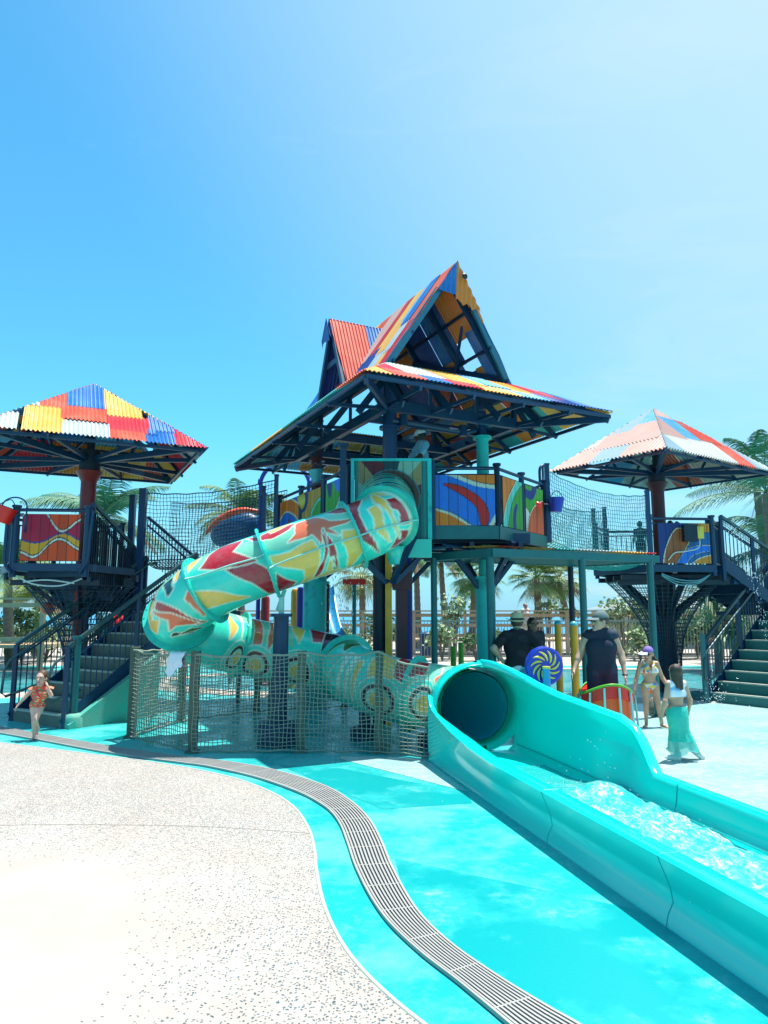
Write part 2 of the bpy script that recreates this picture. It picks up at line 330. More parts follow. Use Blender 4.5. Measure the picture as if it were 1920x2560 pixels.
mat('fabric', (0.5, 0.5, 0.5), 0.85, attr='Col', bump=0.15, bscale=45)
mat('hair', (0.03, 0.02, 0.015), 0.55, attr='Col', bump=0.4, bscale=60)
def dot(c, r, col):
    def f(P, C):
        d = np.linalg.norm(P - np.array(c), axis=1); w = np.clip((r - d) / (0.35 * r), 0, 1)[:, None]; return C * (1 - w) + np.array(col) * w
    return f
def spots(seed, cols, scale, thr=0.5):
    r = np.random.RandomState(seed); K = r.randn(len(cols), 3, 3) * scale; ph = r.rand(len(cols), 3) * 6
    def f(P, C):
        for i, c in enumerate(cols):
            v = np.prod([np.sin(P @ K[i, q] + ph[i, q]) for q in range(3)], axis=0); w = np.clip((np.abs(v) - thr) * 12, 0, 1)[:, None]; C = C * (1 - w) + np.array(c) * w
        return C
    return f
def limb(a, b, ra, rb): return ('c', tuple(a), tuple(b), ra, rb)
def hand(wr, d, side, s, curl=0.5, palm=(0, 0, 1)):
    """palm and five unequal bent fingers. wr wrist, d hand direction, side towards the thumb"""
    wr = V(wr); d = V(d).normalized(); sd_ = V(side); sd_ = (sd_ - d * sd_.dot(d)).normalized(); nn = d.cross(sd_)
    if nn.dot(V(palm)) < 0: nn = -nn
    out = [('c', tuple(wr), tuple(wr + d * 0.075 * s), 0.027 * s, 0.035 * s, tuple(nn), 0.5)]
    for i, (o, l) in enumerate(((0.026, 0.075), (0.009, 0.085), (-0.009, 0.078), (-0.026, 0.06))):
        p = wr + d * 0.085 * s + sd_ * o * s; a = curl * (0.8 + 0.15 * i)
        q = p + (d * math.cos(a * 0.6) + nn * math.sin(a * 0.6)) * l * 0.55 * s; e = q + (d * math.cos(a * 1.7) + nn * math.sin(a * 1.7)) * l * 0.5 * s
        out += [limb(p, q, 0.0095 * s, 0.0085 * s), limb(q, e, 0.0085 * s, 0.0075 * s)]
    p = wr + d * 0.025 * s + sd_ * 0.026 * s; q = p + (d * 0.6 + sd_ * 0.75 + nn * 0.2) * 0.042 * s; e = q + (d * 0.9 + sd_ * 0.25 + nn * 0.35) * 0.032 * s
    return out + [limb(p, q, 0.013 * s, 0.0105 * s), limb(q, e, 0.0105 * s, 0.008 * s)]
def person(label, loc, rot, J, s=1.0, kid=0.0, skin=(0.55, 0.33, 0.22), clothes=None, hair=None, vox=0.009, female=False, head_tilt=0.0, look=0.0, curl=(0.5, 0.5), build=1.0, headscale=1.0):
    """J: joints in metres in a frame facing -Y; keys: pelvis chest neck head, sh/el/wr/hp/kn/an/toe + l|r (the person's own left is +X)"""
    root = thing('person', label, 'person')
    g = {k: V(v) for k, v in J.items() if not isinstance(v, bool)}; b = s * build; hs = s * headscale
    up = (g['neck'] - g['pelvis']).normalized()
    FW = V(J.get('fwd', (0, -1, 0))).normalized(); SD = V(J.get('side', (1, 0, 0))).normalized()
    hw = 0.115 * b; T = []
    pl = g['pelvis']; ch = g['chest']
    T += [('c', tuple(pl - SD * 0.055 * b), tuple(pl + SD * 0.055 * b), 0.115 * b, 0.115 * b, tuple(FW), 0.85)]
    T += [('c', tuple(pl + up * 0.05 * b), tuple(pl.lerp(ch, 0.6)), 0.125 * b, 0.13 * b, tuple(FW), 0.74)]
    T += [('c', tuple(ch - SD * 0.065 * b - up * 0.02), tuple(ch + SD * 0.065 * b - up * 0.02), 0.125 * b, 0.125 * b, tuple(FW), 0.78)]
    sh = (g['shl'] + g['shr']) / 2
    T += [limb(g['shl'], g['shr'], 0.054 * b, 0.054 * b), limb(g['shl'] + (sh - g['shl']) * 0.3, g['neck'], 0.05 * b, 0.05 * b), limb(g['shr'] + (sh - g['shr']) * 0.3, g['neck'], 0.05 * b, 0.05 * b)]
    torso = list(T)
    for q in 'lr': torso.append(limb(g['hp' + q] + V((0, 0, 0.02)), g['hp' + q].lerp(g['kn' + q], 0.3), 0.095 * b, 0.085 * b))
    nk = [limb(g['neck'] - up * 0.03 * s, g['head'] - V((0, 0, 0.03)), 0.056 * b, 0.052 * b)]
    hd = g['head']; M = Matrix.Rotation(look, 3, 'Z') @ Matrix.Rotation(head_tilt, 3, 'X')
    E = lambda x, y, z: hd + M @ (V((x, y, z)) * hs)
    Mr = [list(r) for r in M.transposed()]
    Mr = [[M[i][j] for j in range(3)] for i in range(3)]
    head = [('e', tuple(E(0, 0.012, 0.03)), (0.076 * hs, 0.094 * hs, 0.092 * hs), Mr), ('e', tuple(E(0, -0.022, -0.045)), (0.056 * hs, 0.066 * hs, 0.072 * hs), Mr),
            limb(E(0, -0.088, 0.012), E(0, -0.104, -0.022), 0.009 * hs, 0.014 * hs), ('e', tuple(E(0, -0.078, -0.092)), (0.026 * hs, 0.022 * hs, 0.02 * hs)),
            limb(E(-0.02, -0.087, -0.056), E(0.02, -0.087, -0.056), 0.0085 * hs, 0.0085 * hs), limb(E(-0.035, -0.078, 0.034), E(0.035, -0.078, 0.034), 0.012 * hs, 0.012 * hs)]
    for q in (-1, 1): head += [('e', tuple(E(0.077 * q, 0.01, -0.005)), (0.011 * hs, 0.02 * hs, 0.032 * hs), Mr)]
    arms = {}; legs = {}
    for q in 'lr':
        a = [limb(g['sh' + q], g['el' + q], 0.054 * b, 0.041 * b), limb(g['el' + q], g['wr' + q], 0.042 * b, 0.026 * b), limb(g['el' + q], g['el' + q].lerp(g['wr' + q], 0.35), 0.043 * b, 0.044 * b)]
        d = V(J.get('hd' + q, g['wr' + q] - g['el' + q])); h = hand(g['wr' + q], d, V(J.get('th' + q, FW)), s * (1 - 0.1 * kid), curl[0 if q == 'l' else 1], V(J.get('pm' + q, pl - g['wr' + q])))
        arms[q] = a; legs[q] = [limb(g['hp' + q], g['kn' + q], 0.09 * b, 0.056 * b), limb(g['kn' + q], g['an' + q], 0.054 * b, 0.036 * b), ('c', tuple(g['kn' + q].lerp(g['an' + q], 0.12)), tuple(g['kn' + q].lerp(g['an' + q], 0.45)), 0.053 * b, 0.050 * b)]
        t = g['toe' + q]; an = g['an' + q]; sdv = (t - an).cross(V((0, 0, 1)))
        ft = [('c', tuple(an - (t - an).normalized() * 0.02 * s - V((0, 0, 0.035 * s))), tuple(t), 0.034 * s, 0.026 * s)]
        fd = (t - an); fd.z = 0; fd.normalize(); sx_ = fd.cross(V((0, 0, 1)))
        for i in range(5): ft.append(limb(t + sx_ * (i - 2) * 0.014 * s, t + sx_ * (i - 2) * 0.016 * s + fd * (0.035 - 0.004 * abs(i - 1)) * s + V((0, 0, -0.008 * s)), 0.012 * s, 0.009 * s))
        legs[q] += ft; arms[q + 'h'] = h
    body = torso + nk + head + arms['l'] + arms['r'] + legs['l'] + legs['r']
    k = 0.022 * s
    eyec = (0.03, 0.02, 0.015)
    paint = [lambda P, C: C * (0.94 + 0.06 * np.sin(P @ np.array([31, 17, 23]))[:, None])]
    if not J.get('noface'):
        for q in (-1, 1): paint += [dot(E(0.031 * q, -0.078, 0.014), 0.020 * hs, tuple(c * 0.55 for c in skin)), dot(E(0.031 * q, -0.084, 0.013), 0.0115 * hs, eyec), dot(E(0.034 * q, -0.088, 0.040), 0.014 * hs, tuple(c * 0.45 for c in skin))]
        paint += [dot(E(-0.012, -0.095, -0.056), 0.014 * hs, (0.48, 0.10, 0.09)), dot(E(0.012, -0.095, -0.056), 0.014 * hs, (0.48, 0.10, 0.09))]
    bodyo = sdf_obj('body', 'skin', root, body + arms['lh'] + arms['rh'], vox, k, paint=paint, base=skin)
    ctx = dict(root=root, g=g, torso=torso, arms=arms, legs=legs, E=E, s=s, b=b, hs=hs, up=up, k=k, vox=vox, nk=nk, FW=FW, SD=SD, M=M)
    if hair: hair(ctx)
    if clothes: clothes(ctx)
    root.location = loc; root.rotation_euler = (0, 0, rot)
    return root
def grow(p, d): return (p[0], p[1], p[2], p[3] + d, p[4] + d) + tuple(p[5:]) if p[0] == 'c' else (p[0], p[1], tuple(r + d for r in p[2])) + tuple(p[3:])
def stand(s, kid=0.0, female=False, wide=1.0):
    """upright joints for a person s*1.75 m tall"""
    h = 1.75 * s; k = kid
    hz = h * (0.925 - 0.035 * k); nz_ = h * (0.845 - 0.045 * k); shz = h * (0.803 - 0.045 * k); pz = h * (0.535 - 0.03 * k); sw = h * 0.106 * (1 - 0.12 * k) * wide * (0.92 if female else 1)
    J = dict(head=(0, 0, hz - 0.02 * h), neck=(0, 0.01, nz_), chest=(0, 0.0, h * (0.715 - 0.03 * k)), pelvis=(0, 0, pz))
    for q, d in (('l', 1), ('r', -1)):
        J['sh' + q] = (d * sw, 0.01, shz); J['el' + q] = (d * (sw + 0.03 * h), 0.02, shz - 0.17 * h); J['wr' + q] = (d * (sw + 0.045 * h), -0.03, shz - 0.315 * h)
        J['hp' + q] = (d * 0.052 * h, 0, pz - 0.01 * h); J['kn' + q] = (d * 0.055 * h, -0.01, 0.275 * h); J['an' + q] = (d * 0.052 * h, 0.015, 0.045 * h); J['toe' + q] = (d * 0.06 * h, -0.07 * h, 0.016 * h)
    return J
def shirt(ctx, col, hem, sleeve=0.55, name='shirt', neckz=None, paint=(), grw=0.014, armsx='lr', k=None, boxy=0):
    g = ctx['g']; pr = [grow(p, grw * ctx['s']) for p in ctx['torso']]
    if boxy:
        for q in (-1, 1): o = ctx['SD'] * (q * boxy * ctx['b']); pr.append(('c', tuple(g['chest'] + o), tuple(g['pelvis'] + o * 0.9 - V((0, 0, 0.05))), 0.105 * ctx['b'], 0.112 * ctx['b'], tuple(ctx['FW']), 0.95))
    for q in armsx:
        if sleeve > 0: a = g['sh' + q]; e = g['el' + q]; pr.append(limb(a, a.lerp(e, sleeve), (0.056 + 0.02) * ctx['b'], (0.05 + 0.022) * ctx['b']))
    up = ctx['up']; nz_ = g['neck'] + up * (neckz if neckz is not None else 0.01)
    cl = [(tuple(up), up.dot(nz_) + 0.03 * ctx['s']), ((0, 0, -1), -hem)]; nk_ = g['neck']
    return sdf_obj(name, 'fabric', ctx['root'], pr, ctx['vox'], ctx['k'], clips=cl, base=col, paint=paint, cut=[limb(nk_ + up * 0.012 * ctx['s'], nk_ + up * 0.2 * ctx['s'], 0.066 * ctx['s'], 0.10 * ctx['s'])])
def shorts(ctx, col, top, leg=0.6, name='shorts', paint=(), grw=0.016, flare=0.02):
    g = ctx['g']; s = ctx['b']; pr = [grow(p, grw * ctx['s']) for p in ctx['torso'][:2]]
    for q in 'lr': a = g['hp' + q]; e = g['kn' + q]; pr.append(limb(a, a.lerp(e, leg), (0.09 + grw) * s, (0.072 + grw + flare) * s))
    ex = [((0, 0, 1), top)]
    return sdf_obj(name, 'fabric', ctx['root'], pr, ctx['vox'], ctx['k'], clips=ex, base=col, paint=paint)
def cap(ctx, col, brim_ang=0.0, name='cap', col2=None, hat=False):
    E = ctx['E']; hs = ctx['hs']; M = ctx['M']; Mr = [[M[i][j] for j in range(3)] for i in range(3)]
    rt = Matrix.Rotation(brim_ang, 3, 'Z')
    if hat:
        P = MB(); prof = [(0.0, 0.155), (0.05, 0.16), (0.078, 0.15), (0.088, 0.10), (0.097, 0.052), (0.125, 0.048), (0.152, 0.062), (0.154, 0.055), (0.125, 0.040), (0.095, 0.042)]
        rows = [[E(r * 0.98 * math.cos(a) * (1), r * 1.12 * math.sin(a) + 0.012, z + 0.004 + (0.016 * math.cos(2 * a) if r > 0.12 else (-0.015 * abs(math.cos(a)) ** 0.5 * 0 ))) for a in [2 * math.pi * i / 28 for i in range(28)]] for r, z in prof]
        P.quadgrid(rows, 0, closev=True, flip=True); o = P.build(name, 'hat_straw', ctx['root'], True)
        B = MB(); B.quadgrid([[E(r * 1.0 * math.cos(a), r * 1.14 * math.sin(a) + 0.012, z) for a in [2 * math.pi * i / 28 for i in range(28)]] for r, z in ((0.0985, 0.058), (0.094, 0.082))], 0, closev=True, flip=True)
        b = B.build('hat_band', 'cloth_navy', o, True); return o
    pr = [('e', tuple(E(0, 0.014, 0.045)), (0.087 * hs, 0.104 * hs, 0.095 * hs), Mr)]
    o = sdf_obj(name, 'fabric', ctx['root'], pr, ctx['vox'] * 0.8, 0.01, clips=[(tuple(-(M @ V((0, 0, 1)))), -(E(0, 0, 0.045).dot(M @ V((0, 0, 1)))))], base=col)
    B = MB(); rows = []
    for i in range(9):
        a = (i - 4) / 4 * 1.05; ro = []
        for j, (r, z) in enumerate(((0.086, 0.05), (0.125, 0.045), (0.165 - 0.03 * abs(a) ** 2, 0.030 - 0.01 * abs(a)))):
            p = rt @ V((math.sin(a) * r * (1 if j == 0 else 0.85), -math.cos(a) * r * 1.1, z)); ro.append(E(p.x, p.y, p.z))
        rows.append(ro)
    B.quadgrid(rows); B.quadgrid([[p - V((0, 0, 0.006)) for p in r] for r in rows], flip=True)
    B.build('cap_brim', 'cloth_brim' if col2 is None else col2, o, True)
    return o
mat('hat_straw', (0.50, 0.46, 0.26), 0.8, nscale=60, namt=0.5, col2=(0.35, 0.33, 0.2)); mat('cloth_navy', (0.01, 0.015, 0.03), 0.9, nscale=9, namt=0.5, col2=(0.02, 0.035, 0.07))
mat('cloth_brim', (0.14, 0.20, 0.20), 0.8, nscale=9, namt=0.3); mat('cloth_purple', (0.22, 0.14, 0.42), 0.8, nscale=9, namt=0.3); mat('cloth_white', (0.75, 0.78, 0.8), 0.8, nscale=9, namt=0.1)
mat('lens_dark', (0.01, 0.01, 0.015), 0.1); mat('tulle', (0.01, 0.48, 0.36), 0.45, nscale=8, namt=0.5, col2=(0.03, 0.40, 0.35), bump=0.5, bscale=30)
def glasses(ctx):
    E = ctx['E']; B = MB()
    for q in (-1, 1):
        B.quadgrid([[E(q * 0.031 + 0.022 * math.cos(a) * r, -0.098 + 0.004 * r, 0.014 + 0.017 * math.sin(a) * r) for a in [2 * math.pi * i / 12 for i in range(12)]] for r in (0.01, 1)], closev=True)
        B.bar(E(q * 0.05, -0.094, 0.02), E(q * 0.078, 0.01, 0.012), 0.005, 0.005)
    B.bar(E(-0.012, -0.1, 0.02), E(0.012, -0.1, 0.02), 0.005, 0.005); B.build('sunglasses', 'lens_dark', ctx['root'])
def hairf(col, style='short', vox=None):
    def f(ctx):
        E = ctx['E']; hs = ctx['hs']; M = ctx['M']; Mr = [[M[i][j] for j in range(3)] for i in range(3)]
        pr = [('e', tuple(E(0, 0.022, 0.038)), (0.084 * hs, 0.096 * hs, 0.096 * hs), Mr)]
        cl = [(tuple(M @ V((0, -0.86, -0.5))), (M @ V((0, -0.86, -0.5))).dot(E(0, -0.052, 0.04)))]
        if style == 'short': cl.append((tuple(M @ V((0, 0, -1))), (M @ V((0, 0, -1))).dot(E(0, 0, -0.03))))
        if style == 'long':
            pr += [('c', tuple(E(-0.02, 0.06, 0.02)), tuple(E(-0.03, 0.085, -0.21)), 0.06 * hs, 0.03 * hs, (0, 1, 0), 0.6), ('c', tuple(E(0.03, 0.06, 0.0)), tuple(E(0.035, 0.085, -0.19)), 0.05 * hs, 0.025 * hs, (0, 1, 0), 0.6),
                   ('c', tuple(E(-0.06, 0.03, 0.0)), tuple(E(-0.065, 0.045, -0.15)), 0.035 * hs, 0.018 * hs), ('c', tuple(E(0.06, 0.03, 0.0)), tuple(E(0.07, 0.05, -0.14)), 0.035 * hs, 0.018 * hs)]
            cl = []
            pr[0] = ('e', tuple(E(0, 0.03, 0.034)), (0.084 * hs, 0.092 * hs, 0.094 * hs), Mr)
        if style == 'bob':
            pr += [limb(E(-0.068, 0.03, 0.02), E(-0.078, 0.02, -0.09), 0.03 * hs, 0.016 * hs), limb(E(0.068, 0.03, 0.02), E(0.078, 0.02, -0.08), 0.03 * hs, 0.016 * hs), limb(E(0, 0.07, 0.0), E(0, 0.075, -0.09), 0.06 * hs, 0.03 * hs)]
            cl = [(tuple(M @ V((0, -0.95, -0.3))), (M @ V((0, -0.95, -0.3))).dot(E(0, -0.045, 0.03)))]
        if style == 'pony': pr += [limb(E(0.03, 0.09, 0.0), E(0.09, 0.08, -0.10), 0.028 * hs, 0.024 * hs), limb(E(0.09, 0.08, -0.10), E(0.075, 0.03, -0.19), 0.024 * hs, 0.01 * hs)]; cl = []
        if style == 'pony': pr[0] = ('e', tuple(E(0, 0.032, 0.034)), (0.082 * hs, 0.088 * hs, 0.092 * hs), Mr)
        sdf_obj('hair', 'hair', ctx['root'], pr, ctx['vox'] * 0.9, 0.015 * hs, clips=cl, base=col)
    return f
# ---------------------------------------------------------------- corrugated sheeting
def corr(mb, O, U, W, N, u0, u1, lo, hi, mi, off=0.0, pitch=0.09, amp=0.014, v0=-1e9, v1=1e9, seg=4, ph=0.0, tilt=0.0):
    """sheet between u0..u1 whose ridges run along W, cut by polylines lo(u), hi(u) and by v0..v1"""
    n = max(2, int(round((u1 - u0) / pitch * seg))); rows = []
    for i in range(n + 1):
        u = u0 + (u1 - u0) * i / n; a = max(np.interp(u, lo[0], lo[1]), v0); b = min(np.interp(u, hi[0], hi[1]), v1)
        if b - a < 0.004: 
            if len(rows) > 1: mb.quadgrid(rows, mi)
            rows = []; continue
        w = amp * math.sin(2 * math.pi * (u / pitch) + ph); m = max(1, int((b - a) / 0.6))
        rows.append([(O + U * u + W * (a + (b - a) * j / m) + N * (off + w + tilt * (1 - j / m))) for j in range(m + 1)] if False else [(O + U * u + W * (a + (b - a) * j / 2) + N * (off + w + tilt * (1 - j / 2))) for j in range(3)])
    if len(rows) > 1: mb.quadgrid(rows, mi)
def roof_face(mb, poly, eave, pal, seed, cw=(0.5, 1.0), rh=(0.45, 0.8), skip=(), over=0.05, dropout=0.0, fixed=None, pitch=0.064, amp=0.012, spec=None):
    """poly: 3-D corners in a plane; eave=(i,j) the corners of the eave; sheets of random colours laid in rows, ridges running up the slope"""
    r = random.Random(seed); P = [V(p) for p in poly]; O = P[eave[0]]; U = (P[eave[1]] - O).normalized()
    c = sum(P, V()) / len(P); W = (c - O); W = (W - U * W.dot(U)).normalized(); N = U.cross(W)
    if N.z < 0: N = -N
    uv = [((p - O).dot(U), (p - O).dot(W)) for p in P]
    us = sorted(set(round(a, 5) for a, b in uv)); lo = [[], []]; hi = [[], []]
    def cuts(u):
        out = []
        for i in range(len(uv)):
            (a, b), (c_, d) = uv[i], uv[(i + 1) % len(uv)]
            if min(a, c_) - 1e-6 <= u <= max(a, c_) + 1e-6:
                if abs(a - c_) < 1e-6: out += [b, d]
                else: out.append(b + (d - b) * (u - a) / (c_ - a))
        return min(out), max(out)
    uu = []
    for a in us:
        uu += [a - 1e-4, a + 1e-4]
    for u in uu[1:-1]:
        a, b = cuts(min(max(u, us[0] + 1e-5), us[-1] - 1e-5)); lo[0].append(u); lo[1].append(a); hi[0].append(u); hi[1].append(b)
    vmax = max(b for a, b in uv); v = min(b for a, b in uv); row = 0; k = 0
    if spec:
        for i, (a, b, c0_, c1_, cl) in enumerate(spec):
            a = max(a, us[0]); b = min(b, us[-1])
            if b - a > 0.02: corr(mb, O, U, W, N, a, b, lo, hi, SI[cl], off=0.004 + 0.0035 * (i % 4), v0=c0_, v1=c1_, tilt=0.006, pitch=pitch, amp=amp)
        return O, U, W, N
    while v < vmax - 0.02:
        h = r.uniform(*rh); 
        if vmax - (v + h) < 0.25: h = vmax - v + 0.01
        u = us[0] - (r.uniform(0, 0.4) if row else 0)
        while u < us[-1]:
            w = round(r.uniform(*cw) / pitch) * pitch; a = max(u, us[0]); b = min(u + w, us[-1]); k += 1
            if us[-1] - b < 0.2: b = us[-1]; w = b - u + 0.01
            hj = r.uniform(-0.18, 0.18) * h
            ok = (row, k) not in skip and r.random() >= dropout
            c_ = SI[r.choice(pal)] if not fixed else SI[fixed[(k - 1) % len(fixed)]]
            if b - a > 0.03 and ok: corr(mb, O, U, W, N, a, b, lo, hi, c_, off=0.004 * (row % 2) + 0.006 * r.random(), v0=v - over - (hj if row else 0.3), v1=v + h + (0.12 if v + h < vmax - 0.02 else 0.3), tilt=0.006, pitch=pitch, amp=amp)
            u += w
        v += h; row += 1
    return O, U, W, N
# ================================================================= SETTING
def node_ground(name, base, fn):
    m = bpy.data.materials.new(name); m.use_nodes = True; t = m.node_tree; b = t.nodes['Principled BSDF']; g = t.nodes.new('ShaderNodeNewGeometry')
    fn(t, b, g); MATS[name] = m
def N_(t, ty, ins=None, **k):
    n = t.nodes.new(ty)
    for a, c in k.items(): setattr(n, a, c)
    for a, c in (ins or {}).items(): n.inputs[a].default_value = c
    return n
def ramp(t, src, a, b):
    r = N_(t, 'ShaderNodeValToRGB'); r.color_ramp.elements[0].position = a; r.color_ramp.elements[1].position = b; t.links.new(src, r.inputs[0]); return r.outputs[0]
def mixc(t, fac, a, b):
    x = N_(t, 'ShaderNodeMix', data_type='RGBA')
    for s, q in ((6, a), (7, b)):
        if isinstance(q, tuple): x.inputs[s].default_value = (*q, 1)
        else: t.links.new(q, x.inputs[s])
    if isinstance(fac, float): x.inputs[0].default_value = fac
    else: t.links.new(fac, x.inputs[0])
    return x.outputs[2]
def noise(t, g, sc, det=6, rough=0.6, off=0.0, dist=0.0):
    n = N_(t, 'ShaderNodeTexNoise', {'Scale': sc, 'Detail': det, 'Roughness': rough, 'Distortion': dist})
    mp = N_(t, 'ShaderNodeMapping'); mp.inputs['Location'].default_value = (off, off * 0.7, 0); t.links.new(g.outputs['Position'], mp.inputs[0]); t.links.new(mp.outputs[0], n.inputs['Vector']); return n.outputs['Fac']
def deck(t, b, g):                                     # cyan pool-deck paint: damp blotches and fine grit
    f1 = ramp(t, noise(t, g, 1.3, 8, 0.62), 0.44, 0.60); f2 = ramp(t, noise(t, g, 6, 8, 0.7, 3), 0.50, 0.72); f3 = ramp(t, noise(t, g, 190, 2, 0.5, 5), 0.50, 0.75)
    c = mixc(t, f1, (0.012, 0.385, 0.375), (0.070, 0.445, 0.425)); 
    mm = N_(t, 'ShaderNodeMath', {1: 0.35}, operation='MULTIPLY'); t.links.new(f2, mm.inputs[0]); c = mixc(t, mm.outputs[0], c, (0.218, 0.474, 0.467))
    m3 = N_(t, 'ShaderNodeMath', {1: 0.35}, operation='MULTIPLY'); t.links.new(f3, m3.inputs[0]); c = mixc(t, m3.outputs[0], c, (0.008, 0.24, 0.28))
    t.links.new(c, b.inputs['Base Color'])
    r = mixc(t, f1, (0.22, 0.22, 0.22), (0.5, 0.5, 0.5)); t.links.new(r, b.inputs['Roughness'])
    bp = N_(t, 'ShaderNodeBump', {'Strength': 0.10, 'Distance': 0.01}); t.links.new(noise(t, g, 60, 4), bp.inputs['Height']); t.links.new(bp.outputs[0], b.inputs['Normal'])
node_ground('deck_paint', None, deck)
def deck_l(t, b, g):
    f1 = ramp(t, noise(t, g, 0.9, 7, 0.6), 0.38, 0.65); f3 = ramp(t, noise(t, g, 9, 8, 0.75, 5), 0.5, 0.66)
    c = mixc(t, f1, (0.205, 0.461, 0.454), (0.358, 0.486, 0.474)); c = mixc(t, f3, c, (0.461, 0.512, 0.499)); t.links.new(c, b.inputs['Base Color']); b.inputs['Roughness'].default_value = 0.30
    bp = N_(t, 'ShaderNodeBump', {'Strength': 0.12, 'Distance': 0.02}); t.links.new(noise(t, g, 14, 5, dist=0.4), bp.inputs['Height']); t.links.new(bp.outputs[0], b.inputs['Normal'])
node_ground('deck_pale', None, deck_l)
def deck_d(t, b, g):
    f1 = ramp(t, noise(t, g, 1.1, 8, 0.65, 2), 0.48, 0.62); f2 = ramp(t, noise(t, g, 5, 9, 0.75, 7), 0.52, 0.66)
    c = mixc(t, f1, (0.001, 0.300, 0.305), (0.026, 0.400, 0.390)); mm = N_(t, 'ShaderNodeMath', {1: 0.0}, operation='MULTIPLY'); t.links.new(f1, mm.inputs[0]); t.links.new(f2, mm.inputs[1]); c = mixc(t, mm.outputs[0], c, (0.192, 0.461, 0.461))
    t.links.new(c, b.inputs['Base Color']); b.inputs['Roughness'].default_value = 0.3
    bp = N_(t, 'ShaderNodeBump', {'Strength': 0.10, 'Distance': 0.01}); t.links.new(noise(t, g, 60, 4), bp.inputs['Height']); t.links.new(bp.outputs[0], b.inputs['Normal'])
node_ground('deck_deep', None, deck_d)
def aggregate(t, b, g):                                # exposed aggregate concrete: pebbles show more towards the pool
    vo = N_(t, 'ShaderNodeTexVoronoi', {'Scale': 62.0, 'Randomness': 1.0}, voronoi_dimensions='2D'); 
    nv = N_(t, 'ShaderNodeTexNoise', {'Scale': 40.0, 'Detail': 2.0}); t.links.new(g.outputs['Position'], nv.inputs['Vector'])
    vm = N_(t, 'ShaderNodeVectorMath', operation='ADD'); sc = N_(t, 'ShaderNodeVectorMath', {3: 0.03} , operation='SCALE'); t.links.new(nv.outputs['Color'], sc.inputs[0]); t.links.new(g.outputs['Position'], vm.inputs[0]); t.links.new(sc.outputs[0], vm.inputs[1]); t.links.new(vm.outputs[0], vo.inputs['Vector'])
    sep = N_(t, 'ShaderNodeSeparateColor'); t.links.new(vo.outputs['Color'], sep.inputs[0])
    # density: distance from a worn centre
    dist = N_(t, 'ShaderNodeVectorMath', operation='DISTANCE'); dist.inputs[1].default_value = (-2.5, 3.7, 0); t.links.new(g.outputs['Position'], dist.inputs[0])
    md = N_(t, 'ShaderNodeMapRange', {1: 1.0, 2: 2.5, 3: 1.06, 4: 0.42}); t.links.new(dist.outputs['Value'], md.inputs[0])
    lf = noise(t, g, 0.8, 4, 0.5); ad = N_(t, 'ShaderNodeMath', {1: 0.0}, operation='ADD'); m2 = N_(t, 'ShaderNodeMapRange', {1: 0.3, 2: 0.7, 3: -0.16, 4: 0.16}); t.links.new(lf, m2.inputs[0]); t.links.new(md.outputs[0], ad.inputs[0]); t.links.new(m2.outputs[0], ad.inputs[1])
    gt = N_(t, 'ShaderNodeMath', operation='GREATER_THAN'); t.links.new(sep.outputs[0], gt.inputs[0]); t.links.new(ad.outputs[0], gt.inputs[1])
    ds = N_(t, 'ShaderNodeMapRange', {1: 0.24, 2: 0.40, 3: 1.0, 4: 0.0}); t.links.new(vo.outputs['Distance'], ds.inputs[0])
    mk = N_(t, 'ShaderNodeMath', operation='MULTIPLY'); t.links.new(gt.outputs[0], mk.inputs[0]); t.links.new(ds.outputs[0], mk.inputs[1])
    pc = N_(t, 'ShaderNodeValToRGB'); el = pc.color_ramp.elements; el[0].color = (0.045, 0.055, 0.05, 1); el[1].color = (0.12, 0.14, 0.125, 1); e = el.new(0.5); e.color = (0.02, 0.085, 0.12, 1); e = el.new(0.7); e.color = (0.12, 0.10, 0.075, 1); t.links.new(sep.outputs[1], pc.inputs[0])
    base = mixc(t, ramp(t, noise(t, g, 1.7, 7, 0.6, 4), 0.35, 0.7), (0.340, 0.298, 0.262), (0.362, 0.332, 0.300)); st = ramp(t, noise(t, g, 2.3, 9, 0.7, 9), 0.64, 0.78); ms = N_(t, 'ShaderNodeMath', {1: 0.55}, operation='MULTIPLY'); t.links.new(st, ms.inputs[0]); base = mixc(t, ms.outputs[0], base, (0.25, 0.195, 0.15))
    t.links.new(mixc(t, mk.outputs[0], base, pc.outputs[0]), b.inputs['Base Color']); b.inputs['Roughness'].default_value = 0.8
    bp = N_(t, 'ShaderNodeBump', {'Strength': 0.35, 'Distance': 0.006}); t.links.new(noise(t, g, 120, 3), bp.inputs['Height']); t.links.new(bp.outputs[0], b.inputs['Normal'])
node_ground('aggregate', None, aggregate)
